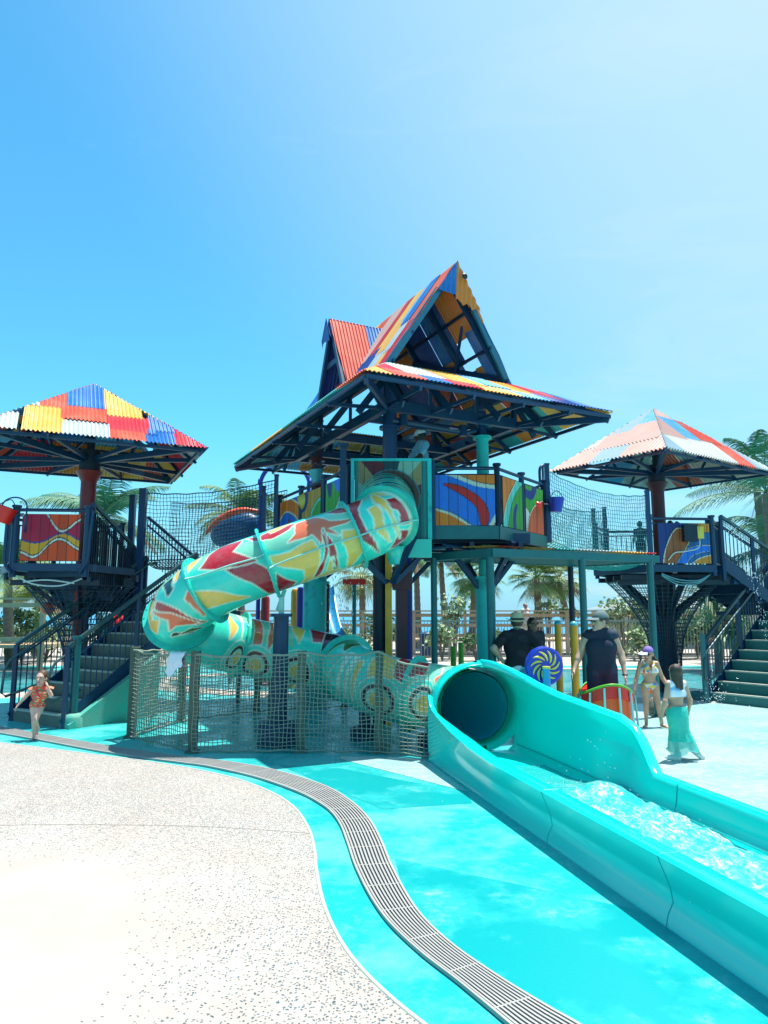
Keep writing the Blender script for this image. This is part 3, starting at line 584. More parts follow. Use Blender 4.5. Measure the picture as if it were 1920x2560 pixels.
def fwater(t, b, g):                                   # clear shallow water with torn streaks of foam along the flow
    mp = N_(t, 'ShaderNodeMapping'); mp.inputs['Rotation'].default_value = (0, 0, R(-13.2)); mp.inputs['Scale'].default_value = (1.0, 0.55, 0.3); t.links.new(g.outputs['Position'], mp.inputs[0])
    def nn(sc, det, dist=0.0):
        n = N_(t, 'ShaderNodeTexNoise', {'Scale': sc, 'Detail': det, 'Roughness': 0.68, 'Distortion': dist}); t.links.new(mp.outputs[0], n.inputs['Vector']); return n.outputs['Fac']
    big = ramp(t, nn(4.5, 4, 0.5), 0.38, 0.60); fine = ramp(t, nn(24, 8, 0.8), 0.44, 0.60); vf = ramp(t, nn(90, 3), 0.4, 0.62)
    m1 = N_(t, 'ShaderNodeMath', operation='MULTIPLY'); t.links.new(big, m1.inputs[0]); t.links.new(fine, m1.inputs[1])
    sp = N_(t, 'ShaderNodeSeparateXYZ'); t.links.new(g.outputs['Position'], sp.inputs[0]); st = N_(t, 'ShaderNodeMapRange', {1: 7.1, 2: 6.0, 3: 0.0, 4: 1.0}); t.links.new(sp.outputs[1], st.inputs[0])
    m2 = N_(t, 'ShaderNodeMath', operation='MULTIPLY'); t.links.new(m1.outputs[0], m2.inputs[0]); t.links.new(st.outputs[0], m2.inputs[1])
    c = mixc(t, vf, (0.008, 0.38, 0.37), (0.04, 0.46, 0.44)); c = mixc(t, m2.outputs[0], c, (0.46, 0.52, 0.51)); t.links.new(c, b.inputs['Base Color']); r = mixc(t, m2.outputs[0], (0.08, 0.08, 0.08), (0.5, 0.5, 0.5)); t.links.new(r, b.inputs['Roughness'])
    bp = N_(t, 'ShaderNodeBump', {'Strength': 0.5, 'Distance': 0.02}); t.links.new(nn(30, 6, 0.5), bp.inputs['Height']); t.links.new(bp.outputs[0], b.inputs['Normal'])
node_ground('flume_water', None, fwater)
mat('joint_fill', (0.26, 0.22, 0.18), 0.9)
mat('sand', (0.40, 0.35, 0.30), 0.9, nscale=2, namt=0.5, col2=(0.33, 0.29, 0.24), bump=0.2, bscale=20)
mat('sea', (0.01, 0.16, 0.32), 0.25, nscale=0.05, namt=0.5, col2=(0.01, 0.22, 0.38), bump=0.5, bscale=0.6)
def waterm(t, b, g):
    c = mixc(t, ramp(t, noise(t, g, 1.6, 6, 0.65, 0, 1.0), 0.40, 0.62), (0.006, 0.26, 0.30), (0.10, 0.38, 0.38)); t.links.new(c, b.inputs['Base Color']); b.inputs['Roughness'].default_value = 0.12
    bp = N_(t, 'ShaderNodeBump', {'Strength': 0.35, 'Distance': 0.03}); t.links.new(noise(t, g, 7, 5, 0.6, 0, 1.2), bp.inputs['Height']); t.links.new(bp.outputs[0], b.inputs['Normal'])
node_ground('pool_water', None, waterm)
m = MB(); m.poly([(-40, -6, 0), (40, -6, 0), (40, 22.5, 0), (-40, 22.5, 0)]); tag(m.build('pool_deck', 'deck_paint'), 'cyan painted splash pad deck', kind='structure')
m = MB(); m.poly([(-90, 22.5, 0.0), (90, 22.5, 0.0), (90, 60, -0.2), (-90, 60, -0.2)]); tag(m.build('sand', 'sand'), kind='structure')
m = MB(); m.poly([(-3000, 60, -2.5), (3000, 60, -2.5), (5000, 7000, -2.5), (-5000, 7000, -2.5)]); tag(m.build('sea', 'sea'), kind='structure')
S = 1920 / 1659
def edge(pts, n=6): return crv([gz(x * S, y * S) for x, y in pts], n)
# aggregate pavement, its curved edge traced along the deck
E1 = edge([(-60, 1598), (60, 1612), (200, 1630), (350, 1650), (480, 1675), (570, 1705), (630, 1740), (664, 1785), (678, 1830), (683, 1880), (698, 1950), (728, 2020), (770, 2082), (835, 2148), (915, 2214), (1060, 2320), (1200, 2420)])
m = MB(); ring = [V((p.x, p.y, 0.004)) for p in E1]
m.poly(ring + [V((1.2, 0.2, 0.004)), V((-12, 0.2, 0.004)), V((-12, ring[0].y, 0.004))]); tag(m.build('concrete_pavement', 'aggregate'), kind='structure')
m = MB(); m.tube([(p.x, p.y, -0.004) for p in E1], 0.016, 6); tag(m.build('pavement_edge', 'concrete_nose'), kind='structure')
jt = crv([gz(x * S, y * S, 0.006) for x, y in ((-20, 1783), (150, 1781), (400, 1784), (560, 1792), (668, 1800))], 5)
m = MB(); m.tube([p - V((0, 0, 0.001)) for p in jt], 0.0022, 4); tag(m.build('pavement_joint', 'joint_fill'), kind='structure')
# pale paint under the structure and, with water glare in its colour, towards the right, deeper cyan in the foreground
def patch(name, mt, pts, z):
    m = MB(); m.poly([V((gz(x * S, y * S).x, gz(x * S, y * S).y, z)) for x, y in pts]); tag(m.build(name, mt), kind='structure')
patch('painted_band', 'deck_pale', [(735, 1640), (1010, 1711), (920, 1641), (800, 1634), (735, 1634)], 0.003)
patch('deep_patch', 'deck_deep', [(853, 1855), (1380, 1966), (1659, 2090), (1760, 2300), (1300, 2300), (1045, 2150), (940, 2050), (880, 1960)], 0.0015)  # patches of deeper cyan than the deck around them
patch('deep_patch', 'deck_deep', [(600, 1652), (735, 1660), (1010, 1712), (1020, 1735), (830, 1748), (760, 1720)], 0.0015)
m = MB(); m.poly([(1.9, 2.0, 0.004), (9, 2.0, 0.004), (11, 13.4, 0.004), (3.3, 13.4, 0.004), (2.2, 9.6, 0.004)]); tag(m.build('pale_deck', 'deck_pale'), kind='structure')  # pale paint, with bright glare of shallow water also put into its colour
# wading pools behind
m = MB(); pts = [(-0.6 + 9.5 * math.cos(a) + 5, 17.3 + 3.4 * math.sin(a), 0.012) for a in [2 * math.pi * i / 60 for i in range(60)]]; m.poly(pts); tag(m.build('pool_water', 'pool_water'), kind='structure')
m = MB(); pts = [(-11 + 4.6 * math.cos(a), 16.8 + 3.0 * math.sin(a), 0.012) for a in [2 * math.pi * i / 60 for i in range(60)]]; m.poly(pts); tag(m.build('pool_water', 'pool_water'), kind='structure')
for (cx, cy, rx, ry) in ((4.4, 17.3, 9.8, 3.7), (-11, 16.8, 4.9, 3.3)):
    m = MB(); m.quadgrid([[(cx + (rx + d) * math.cos(a), cy + (ry + d) * math.sin(a), z) for a in [2 * math.pi * i / 60 for i in range(60)]] for d, z in ((-0.25, 0.008), (-0.25, 0.03), (0.35, 0.03), (0.4, 0.0))], closev=True)
    tag(m.build('pool_coping', 'sand'), kind='structure')
# ---- curved drain with slotted cover
OUT = edge([(-60, 1563), (0, 1572), (100, 1590), (200, 1608), (320, 1627), (420, 1640), (500, 1649), (600, 1668), (700, 1700), (760, 1735), (800, 1775), (825, 1820), (850, 1880), (900, 1968), (970, 2040), (1070, 2112), (1180, 2180), (1240, 2214), (1360, 2285)], 8)
INN = edge([(-60, 1577), (0, 1586), (100, 1604), (200, 1623), (320, 1641), (420, 1654), (480, 1665), (565, 1686), (655, 1720), (712, 1755), (740, 1800), (760, 1860), (798, 1942), (860, 2022), (940, 2090), (1030, 2158), (1088, 2214), (1180, 2290)], 8)
def resamp(P, n):
    L_ = [0]
    for i in range(1, len(P)): L_.append(L_[-1] + (P[i] - P[i - 1]).length)
    return [V((np.interp(L_[-1] * k / (n - 1), L_, [p.x for p in P]), np.interp(L_[-1] * k / (n - 1), L_, [p.y for p in P]), 0)) for k in range(n)]
A_ = resamp(OUT, 260); mid = []
for i, p in enumerate(A_):
    t = (A_[min(i + 1, 259)] - A_[max(i - 1, 0)]).normalized(); mid.append((p, V((-t.y, t.x, 0))))
INr = resamp(INN, 400)
dr = thing('drain_channel', 'curved channel drain with a slotted grey cover snaking across the cyan deck', 'drain', (0, 5.0, 0))
cw = []
for p, n_ in mid:
    q = min(INr, key=lambda r: (r - p).length); cw.append((q - p))
sgn = 1
cw_s = []
for i in range(260): cw_s.append(sum((cw[max(0, min(259, i + k))] for k in range(-6, 7)), V()) / 13)
def off(i, f, z): p = A_[i] + cw_s[i] * f; return V((p.x, p.y, z))
b_ = MB(); b_.quadgrid([[off(i, 0.0, 0.010), off(i, 1.0, 0.010)] for i in range(260)]); b_.build('channel', 'grate_dark', dr)
b_ = MB()
for f0, f1 in ((0, 0.06), (0.94, 1.0)): b_.quadgrid([[off(i, f0, 0.004), off(i, f0, 0.022), off(i, f1, 0.022), off(i, f1, 0.004)] for i in range(260)])
b_.build('frame', 'grate', dr)
b_ = MB()
for k in range(9):
    f0 = 0.088 + k * 0.0965; b_.quadgrid([[off(i, f0, 0.012), off(i, f0, 0.020), off(i, f0 + 0.050, 0.020), off(i, f0 + 0.050, 0.012)] for i in range(260)])
for i in range(0, 260, 8): b_.bar(off(i, 0.03, 0.016), off(i, 0.97, 0.016), 0.010, 0.006)
b_.build('slats', 'grate', dr)
# ================================================================= MAIN TOWER
tow = thing('slide_tower', 'tall play tower in the middle with patchwork corrugated gabled roof and painted railings', 'play tower', (0.6, 12.2, 0))
e1 = V((0.893, 0.450, 0)); e2 = V((-0.450, 0.893, 0)); N0 = V((-0.25, 8.4, 4.65)); WA, WB = 4.18, 6.32
def T(s, t, z): return V((N0.x + e1.x * s + e2.x * t, N0.y + e1.y * s + e2.y * t, z))
ZE, ZB, ZR = 4.65, 5.29, 7.08; s0, s1, t0, t1 = 0.94, 3.24, 1.2, 5.12
PALM = ['red', 'coral', 'yellow', 'blue', 'sky', 'grey', 'white', 'teal', 'coral', 'yellow', 'orange', 'navy']
m = MB()
roof_face(m, [T(0, 0, ZE), T(WA, 0, ZE), T(s1, t0, ZB), T(s0, t0, ZB)], (0, 1), None, 3, spec=[(0, 0.42, -1, 3, 'yellow'), (0.4, 0.95, -1, 0.55, 'coral'), (0.93, 1.35, -1, 0.45, 'blue'), (1.33, 1.8, -1, 0.4, 'red'), (1.78, 2.5, -1, 0.6, 'yellow'), (2.48, 3.0, -1, 0.5, 'sky'), (2.98, 3.5, -1, 0.6, 'navy'), (3.48, 4.2, -1, 3, 'blue'),
    (0.4, 0.85, 0.5, 3, 'red'), (0.83, 1.5, 0.4, 3, 'white'), (1.48, 2.1, 0.36, 3, 'yellow'), (2.08, 2.6, 0.5, 3, 'sky'), (2.55, 3.1, 0.4, 3, 'yellow'), (3.05, 3.7, 0.3, 3, 'red')])
roof_face(m, [T(0, 0, ZE), T(0, WB, ZE), T(s0, t1, ZB), T(s0, t0, ZB)], (0, 1), ['grey', 'teal', 'sky', 'teal', 'grey', 'coral', 'yellow'], 5)
roof_face(m, [T(WA, 0, ZE), T(WA, WB, ZE), T(s1, t1, ZB), T(s1, t0, ZB)], (0, 1), ['yellow', 'coral', 'teal', 'yellow', 'orange', 'coral', 'teal'], 8, cw=(0.4, 0.6))
roof_face(m, [T(0, WB, ZE), T(WA, WB, ZE), T(s1, t1, ZB), T(s0, t1, ZB)], (0, 1), ['teal', 'yellow', 'coral', 'teal', 'sky', 'orange'], 9)
skirt = m.build('skirt_roof', SHM, tow)
m = MB(); rt0, rt1 = 1.08, 5.24; sm = 2.09
roof_face(m, [T(s0 - 0.05, 1.26, ZB - 0.05), T(s0 - 0.05, t1, ZB - 0.05), T(sm, rt1, ZR), T(sm, rt0, ZR)], (0, 1), None, 21, spec=[(-0.4, 0.34, -1, 1.12, 'red'), (0.32, 0.56, -1, 0.55, 'yellow'), (0.5, 0.9, -1, 0.7, 'grey'), (0.9, 1.5, -1, 0.85, 'navy'), (-0.4, 0.28, 1.05, 3, 'coral'), (0.26, 0.56, 0.5, 1.25, 'grey'), (0.54, 0.95, 0.62, 1.3, 'yellow'),
    (0.26, 0.58, 1.15, 3, 'blue'), (0.56, 0.78, 1.2, 3, 'sky'), (0.76, 1.14, 0.8, 3, 'yellow'), (1.10, 1.4, 0.8, 3, 'red'), (1.4, 1.9, 0.7, 3, 'pink'), (1.9, 2.4, -1, 3, 'coral'), (2.4, 2.9, -1, 3, 'yellow'), (2.9, 3.3, -1, 1.2, 'orange'), (2.9, 3.3, 1.1, 3, 'blue'), (3.3, 4.5, -1, 3, 'blue')])
roof_face(m, [T(s1 + 0.05, 1.26, ZB - 0.05), T(s1 + 0.05, t1, ZB - 0.05), T(sm, rt1, ZR), T(sm, rt0, ZR)], (0, 1), None, 23, spec=[(-0.4, 0.45, 1.15, 3, 'orange'), (-0.4, 0.45, -1, 1.2, 'blue'), (0.45, 0.62, -1, 0.6, 'orange'), (0.62, 1.0, -1, 0.58, 'navy'), (0.45, 0.76, 1.12, 3, 'orange'), (0.75, 1.05, 0.75, 3, 'navy'), (1.0, 1.5, -1, 0.9, 'orange'), (1.0, 1.4, 0.86, 3, 'blue'), (1.4, 2.0, 0.86, 3, 'navy'), (1.5, 2.2, -1, 0.9, 'coral'), (2.0, 2.7, 0.8, 3, 'orange'), (2.2, 3.0, -1, 0.9, 'navy'), (2.7, 4.2, 0.8, 3, 'navy'), (3.0, 4.2, -1, 0.9, 'orange')])
m.build('gable_roof', SHM, tow)
# prow caps in the gable peak
m = MB(); ap = T(sm, rt0, ZR); n_ = -e2
def face_pt(s, z, o=0.0):
    t = rt0 - 0.03 + (ZR - z) * 0.10; return T(s, t, z) - e2 * o
gs = (ZR - ZB) / (sm - s0)
rows = []
for i in range(25):
    f = i / 24; s_ = sm + 0.46 * f; zt_ = ZR + 0.03 - gs * 0.97 * (s_ - sm); zb_ = ZR - 0.60 + 0.03 * math.sin(f * 16) - 0.10 * f; o = 0.012 * math.sin(f * 34); rows.append([face_pt(s_, zt_ + (min(zb_, zt_ - 0.01) - zt_) * u, o) for u in (0, 0.5, 1)])
m.quadgrid(rows, SI['orange']); rows = []
for i in range(15):
    f = i / 14; s_ = sm - 0.31 * f; zt_ = ZR + 0.02 - gs * (s_ - sm) * -1; zb_ = ZR - 0.52 + 0.02 * f; o = 0.010 * math.sin(f * 22); rows.append([face_pt(s_, zt_ + (min(zb_, zt_ - 0.01) - zt_) * u, o) for u in (0, 0.5, 1)])
m.quadgrid(rows, SI['blue']); m.build('peak_panel', SHM, tow)
m = MB(); m.lathe(T(sm + 0.11, rt0 - 0.065, ZR - 0.23), [(0.0, 0.0), (0.045, 0.0), (0.05, 0.012), (0.03, 0.03), (0.0, 0.03)], 14, X=e1, Y=V((0, 0, 1)), Z=-e2); m.build('peak_light', 'steel_black', tow)
m = MB(); td0, td1, tdm, ZD = 2.62, 3.78, 3.2, 6.74; sd0 = 0.80
roof_face(m, [T(s0 - 0.02, td0, ZB + 0.12), T(s0 + 0.1, td0, ZB + 0.12), T(1.95, tdm, ZD), T(sd0, tdm, ZD)], (0, 1), ['coral', 'coral', 'coral', 'coral', 'coral', 'blue'], 3, cw=(0.7, 0.72), rh=(2.0, 2.1), fixed=['coral', 'blue', 'sky'])
roof_face(m, [T(s0 - 0.02, td1, ZB + 0.12), T(s0 + 0.1, td1, ZB + 0.12), T(1.95, tdm, ZD), T(sd0, tdm, ZD)], (0, 1), ['navy', 'teal'], 4, cw=(0.5, 0.7), rh=(2.0, 2.1))
m.quadgrid([[T(sd0 - 0.02, tdm - 0.2, ZD - 0.42), T(sd0 - 0.04, tdm - 0.18, ZD - 0.36)], [T(sd0 - 0.03, tdm, ZD - 0.02), T(sd0 - 0.04, tdm, ZD)], [T(sd0 - 0.02, tdm + 0.2, ZD - 0.5), T(sd0 - 0.04, tdm + 0.2, ZD - 0.36)]], SI['navy'])
m.poly([T(sd0 - 0.03, tdm, ZD - 0.01), T(sd0 - 0.03, tdm + 0.2, ZD - 0.45), T(sd0 - 0.03, tdm + 0.08, ZD - 0.42), T(sd0 - 0.03, tdm - 0.15, ZD - 0.46)], SI['navy'])
m.build('dormer_roof', SHM, tow)
# roof framing
m = MB()
def RB(a, b, w=0.07, h=0.10, mi=0): m.bar(a, b, w, h, mi=mi)
for (a, b) in (((0.04, 0.04), (WA - 0.04, 0.04)), ((0.04, 0.04), (0.04, WB - 0.04)), ((WA - 0.04, 0.04), (WA - 0.04, WB - 0.04)), ((0.04, WB - 0.04), (WA - 0.04, WB - 0.04))): RB(T(*a, ZE - 0.055), T(*b, ZE - 0.055), 0.035, 0.05)
sq = [(s0, t0), (s1, t0), (s1, t1), (s0, t1)]
for i in range(4): RB(T(*sq[i], ZB - 0.1), T(*sq[(i + 1) % 4], ZB - 0.1), 0.07, 0.14)
for i, (c, d) in enumerate(zip([(0.05, 0.05), (WA - 0.05, 0.05), (WA - 0.05, WB - 0.05), (0.05, WB - 0.05)], sq)): RB(T(*c, ZE - 0.1), T(*d, ZB - 0.12), 0.06, 0.12)
for fr in (0.28, 0.62):                                  # purlins
    c = [((1 - fr) * a[0] + fr * b[0], (1 - fr) * a[1] + fr * b[1]) for a, b in zip([(0, 0), (WA, 0), (WA, WB), (0, WB)], sq)]
    for i in range(4): RB(T(*c[i], ZE + (ZB - ZE) * fr - 0.05), T(*c[(i + 1) % 4], ZE + (ZB - ZE) * fr - 0.05), 0.035, 0.05)
for k in range(1, 5):                                    # rafters and bottom chords, long sides
    t = WB * k / 5; tt = min(max(t, t0), t1)
    RB(T(0.03, t, ZE - 0.10), T(s0, tt, ZB - 0.1), 0.04, 0.07); RB(T(WA - 0.03, t, ZE - 0.10), T(s1, tt, ZB - 0.1), 0.04, 0.07)
    RB(T(0.03, t, ZE - 0.09), T(s0 + 0.1, tt, ZE - 0.02), 0.03, 0.05); RB(T(WA - 0.03, t, ZE - 0.09), T(s1 - 0.1, tt, ZE - 0.02), 0.03, 0.05)
    RB(T(s0, tt, ZE - 0.02), T(s0, tt, ZB - 0.1), 0.05); RB(T(s1, tt, ZE - 0.02), T(s1, tt, ZB - 0.1), 0.05)
    RB(T(0.5, t, ZE - 0.15), T(s0, tt, ZB - 0.2), 0.03); RB(T(WA - 0.5, t, ZE - 0.15), T(s1, tt, ZB - 0.2), 0.03)
for k in range(1, 5):
    s = WA * k / 5; ss = min(max(s, s0), s1)
    for t, tt in ((0.03, t0), (WB - 0.03, t1)):
        RB(T(s, t, ZE - 0.10), T(ss, tt, ZB - 0.1), 0.04, 0.07); RB(T(s, t, ZE - 0.09), T(ss, tt, ZE - 0.02), 0.03, 0.05); RB(T(ss, tt, ZE - 0.02), T(ss, tt, ZB - 0.1), 0.05)
        RB(T((s + ss) / 2, (t + tt) / 2, ZE - 0.15), T(ss, tt, ZB - 0.22), 0.03)
for a, b in (((s0, t0), (s1, t0)), ((s0, t0), (s0, t1)), ((s1, t0), (s1, t1)), ((s0, t1), (s1, t1))): RB(T(*a, ZE + 0.0), T(*b, ZE + 0.0), 0.09, 0.16)
for i, (c, d) in enumerate(zip([(0.1, 0.1), (WA - 0.1, 0.1), (WA - 0.1, WB - 0.1), (0.1, WB - 0.1)], sq)): RB(T(*c, ZE - 0.09), T(*d, ZE - 0.02), 0.05, 0.10)
for k in range(3): RB(T(s0, t0 + (t1 - t0) * (k + 0.5) / 3, ZE - 0.03), T(s1, t0 + (t1 - t0) * (k + 0.5) / 3, ZE - 0.03), 0.07, 0.12)
m.build('roof_frame', 'steel', tow)
m = MB()
sl = (ZR - ZB) / (sm - s0)
for t in (t0 + 0.12, 2.15, 3.2, 4.2, t1 - 0.05):           # gable rafters
    for sgn_ in (-1, 1): RB(T(sm, t, ZR - 0.14), T(sm + sgn_ * (sm - s0), t, ZB - 0.05), 0.05, 0.10)
for f in (0.3, 0.62, 0.9):
    for sgn_ in (-1, 1): s = sm + sgn_ * (sm - s0) * f; RB(T(s, t0, ZR - (ZR - ZB) * f - 0.11), T(s, t1, ZR - (ZR - ZB) * f - 0.11), 0.03, 0.05)
RB(T(s0 + 0.1, t0 + 0.1, ZB + 0.1), T(s0 + 0.4, 3.2, ZR - 1.2), 0.04); RB(T(s1 - 0.1, t0 + 0.1, ZB + 0.1), T(s1 - 0.75, 3.2, ZR - 0.9), 0.04); RB(T(s1 - 0.1, 3.0, ZB + 0.1), T(s1 - 0.85, t0 + 0.2, ZR - 0.9), 0.035)
RB(T(sd0 + 0.06, tdm, ZD - 0.1), T(sd0 + 0.06, td0, ZB), 0.05, 0.08); RB(T(sd0 + 0.06, tdm, ZD - 0.1), T(sd0 + 0.06, td1, ZB), 0.05, 0.08); RB(T(sd0 + 0.1, tdm + 0.28, ZD - 0.8), T(sd0 + 0.1, tdm - 0.28, ZD - 0.8), 0.03)
RB(T(sd0 + 0.07, tdm, ZD - 0.1), T(s0 + 1.0, tdm, ZD - 0.1), 0.04, 0.07)
m.build('gable_frame', 'steel', tow)
# bright verge trims (blue steel channel of the front gable)
m = MB(); v0_ = T(sm - 0.27, rt0 + 0.10, ZR - 0.46); m.bar(v0_, T(s0 + 0.02, 1.28, ZB - 0.02), 0.05, 0.11, up=e1); m.bar(T(sm + 0.28, rt0 + 0.10, ZR - 0.46), T(s1 - 0.02, 1.28, ZB - 0.02), 0.05, 0.09, up=e1); m.build('verge_beam', 'pipe_dim', tow) if 'pipe_dim' in MATS else m.build('verge_beam', mat('pipe_dim', (0.02, 0.16, 0.24), 0.4, nscale=5, namt=0.4), tow)
# columns
DZ = 2.97
def column(parent, x, y, z0, z1, r, mt, fl=(), n=20, name='column', cone=None):
    m = MB(); m.cyl((x, y, z0), (x, y, z1), r, n=n)
    for z in fl: m.cyl((x, y, z - 0.02), (x, y, z + 0.02), r + 0.055, n=n)
    if cone: m.cyl((x, y, cone[0]), (x, y, cone[1]), r + cone[2], r, n=n)
    o = m.build(name, mt, parent); return smooth_by_angle(o)
CA = (0.09, 10.62); CB = (1.62, 11.25); CC = (-1.27, 12.95); CD_ = (0.32, 13.7)
column(tow, *CA, 3.0, 5.05, 0.11, 'steel_navy', (4.5,), name='column'); column(tow, *CB, 2.2, 4.52, 0.10, 'teal_col', (4.5,), name='column'); column(tow, *CB, 4.52, 4.95, 0.07, 'steel_navy', ()); column(tow, *CB, 0, 2.22, 0.155, 'teal_col', (2.2,), name='column_base', n=28); column(tow, CC[0], CC[1], 2.9, 4.75, 0.10, 'darkred_col', (4.5,)); column(tow, *CD_, 0, 4.75, 0.10, 'steel_navy', (4.5,))
column(tow, CC[0] - 0.0, CC[1], 0, 2.35, 0.215, 'teal_col', (2.2,), n=28, name='column_base'); column(tow, CA[0] - 0.14, CA[1] + 0.3, 0, 2.97, 0.085, 'steel_black')
m = MB(); m.bar((CA[0] - 0.02, 10.75, 0), (CA[0] - 0.02, 10.75, 2.75), 0.10, 0.10, up=(0, 1, 0)); m.build('yellow_column', 'yellow_col', tow)
m = MB(); m.bar((CA[0] + 0.19, 10.9, 0), (CA[0] + 0.19, 10.9, 2.55), 0.17, 0.2, up=(0, 1, 0)); m.bar((CA[0] + 0.19, 10.9, 2.0), (CA[0] + 0.19, 10.9, 2.35), 0.30, 0.26, up=(0, 1, 0)); m.bar((CA[0] - 0.2, 10.95, 0), (CA[0] - 0.2, 10.95, 2.3), 0.12, 0.12, up=(0, 1, 0)); m.build('dark_column', 'darkred_col', tow)
for (cx, cy), zb in ((CA, 2.1), (CB, 2.0), (CC, 2.2), (CD_, 2.1)):        # struts flaring out under the deck
    for a in range(4):
        an = R(27 + 90 * a); m = MB(); m.bar((cx + 0.08 * math.cos(an), cy + 0.08 * math.sin(an), zb), (cx + 0.75 * math.cos(an), cy + 0.75 * math.sin(an), 2.72), 0.07, 0.07); m.build('deck_strut', 'steel', tow)
DP = [(-0.55, 10.62), (1.75, 10.62), (2.8, 12.05), (2.35, 14.2), (-0.4, 15.0), (-2.05, 13.55)]
m = MB(); m.prism(DP, DZ - 0.05, DZ)
m.build('deck_floor', 'steel', tow)
m = MB()
for i in range(6):
    a = V((*DP[i], DZ - 0.11)); b = V((*DP[(i + 1) % 6], DZ - 0.11)); m.bar(a, b, 0.05, 0.20)
m.build('fascia', 'steel_light', tow)
m = MB()
for k in range(7):
    y = 11.0 + k * 0.55; m.bar((-1.2, y, DZ - 0.16), (2.3, y, DZ - 0.16), 0.08, 0.16)
for k in range(5):
    x = -0.9 + k * 0.75; m.bar((x, 10.7, DZ - 0.30), (x, 14.6, DZ - 0.30), 0.07, 0.12)
m.tube(crv([(-0.2, 10.9, 2.72), (0.5, 10.8, 2.62), (1.3, 10.9, 2.70), (2.0, 11.6, 2.66), (2.5, 12.2, 2.72)], 6), 0.03, 6); m.tube(crv([(0.9, 10.75, 2.7), (1.5, 10.85, 2.6), (2.2, 11.7, 2.62)], 6), 0.02, 6)
m.build('deck_beams', 'steel', tow)
m = MB(); m.tube([(0.12, 10.55, 4.60), (0.5, 10.7, 4.58), (1.35, 11.1, 4.55), (1.50, 11.2, 4.62)], 0.045, 8); m.tube([(0.30, 10.58, 4.52), (0.30, 10.58, 4.70)], 0.07, 10); m.tube([(1.28, 11.05, 4.48), (1.28, 11.05, 4.66)], 0.065, 10); m.build('water_pipes', 'steel', tow)
# railing with painted wooden panels
RZ = 3.87
def railing(parent, pts, zt, zb, post=True, rail_r=0.028, spacing=0.11, bars=True, mt='steel', postr=0.045, closed=False, names=True):
    if post:
        for p in pts:
            m = MB(); m.cyl((p[0], p[1], zb - 0.22), (p[0], p[1], zt + 0.04), postr, n=10); m.cyl((p[0], p[1], zt + 0.04), (p[0], p[1], zt + 0.075), postr + 0.02, n=10); smooth_by_angle(m.build('post', mt, parent))
    b = MB()
    for i in range(len(pts) - 1):
        r = MB(); a = V((*pts[i][:2], zt)); c = V((*pts[i + 1][:2], zt)); r.tube([a, c], rail_r, 8); r.tube([a - V((0, 0, 0.10)), c - V((0, 0, 0.10))], 0.014, 6); r.build('handrail', mt, parent); r = MB(); r.tube([V((a.x, a.y, zb + 0.05)), V((c.x, c.y, zb + 0.05))], 0.016, 6); r.build('toe_rail', mt, parent)
        if bars:
            n = max(1, int((c - a).length / spacing))
            for k in range(1, n): p = a.lerp(c, k / n); b.cyl((p.x, p.y, zb + 0.05), (p.x, p.y, zt - 0.1), 0.009, n=5)
    if bars: b.build('balusters', mt, parent)
railing(tow, [(0.66, 10.66), (1.75, 10.66)], RZ, DZ, bars=False)
railing(tow, [(1.75, 10.66), (2.27, 11.38), (2.78, 12.06)], RZ, DZ)
railing(tow, [(2.78, 12.06), (2.35, 14.2)], RZ, DZ, spacing=0.12); railing(tow, [(-0.4, 15.0), (2.35, 14.2)], RZ, DZ)
railing(tow, [(-0.55, 10.66), (-1.0, 11.55), (-1.5, 12.5), (-2.03, 13.5)], RZ - 0.02, DZ, bars=False)
def art_panel(parent, a, b, z0, z1, fn, seed, name='painted_panel', label=None, res=0.012, th=0.03):
    a = V(a); b = V(b); w = (b - a).length; U = (b - a) / w; n = U.cross(V((0, 0, 1))); nu = int(w / res); nv = int((z1 - z0) / res)
    x, z = np.meshgrid(np.linspace(0, w, nu + 1), np.linspace(0, z1 - z0, nv + 1), indexing='ij'); C = fn(x, z, w, z1 - z0)
    rs = np.random.RandomState(seed); pl = np.floor(x / 0.145); sh = 0.82 + 0.3 * rs.rand(64)[pl.astype(int) % 64]; C = C * sh[..., None]
    gp = np.abs(x / 0.145 - np.round(x / 0.145)) * 0.145 < 0.006; C[gp] *= 0.25
    grain = 0.88 + 0.12 * np.sin(x * 190 + 3 * np.sin(z * 7 + pl * 9)) ; C = np.clip(C * grain[..., None], 0, 1)
    m = MB(); m.quadgrid([[a + U * x[i, j] + V((0, 0, z0 + z[i, j])) + n * (th / 2) for j in range(nv + 1)] for i in range(nu + 1)])
    C2 = C.reshape(-1, 3); bv = len(m.v); c0 = a + U * w / 2 + V((0, 0, (z0 + z1) / 2)); m.box(c0, (w, th * 0.96, z1 - z0), U, n, (0, 0, 1)); C2 = np.concatenate([C2, np.tile([[0.04, 0.05, 0.06]], (8, 1))])
    o = m.build(name, 'panel_paint', parent, colors=C2)
    if label: o['label'] = label
    return o
cR, cO, cY, cB, cW, cG, cT, cK, cN, cM = [lin(c) for c in ((225, 25, 8), (250, 125, 8), (252, 180, 30), (35, 120, 225), (225, 220, 200), (60, 160, 50), (90, 210, 190), (25, 25, 35), (20, 50, 130), (160, 20, 60))]
def layered(base, shapes):
    """shapes: (polygon in 0..1 panel space, colour, outline colour, outline width)"""
    def f(x, z, w, h):
        C = np.tile(np.array(base), x.shape + (1,)).astype(float)
        for s in shapes:
            d = polysd(x, z, [(p[0] * w, p[1] * h) for p in rc(s[0], 6)])
            if len(s) > 2 and s[2] is not None: C[d < s[3]] = s[2]
            if len(s) > 4: C[(d < s[3]) & (d > s[3] - 0.012)] = cK
            C[d < 0] = s[1]
        return C
    return f
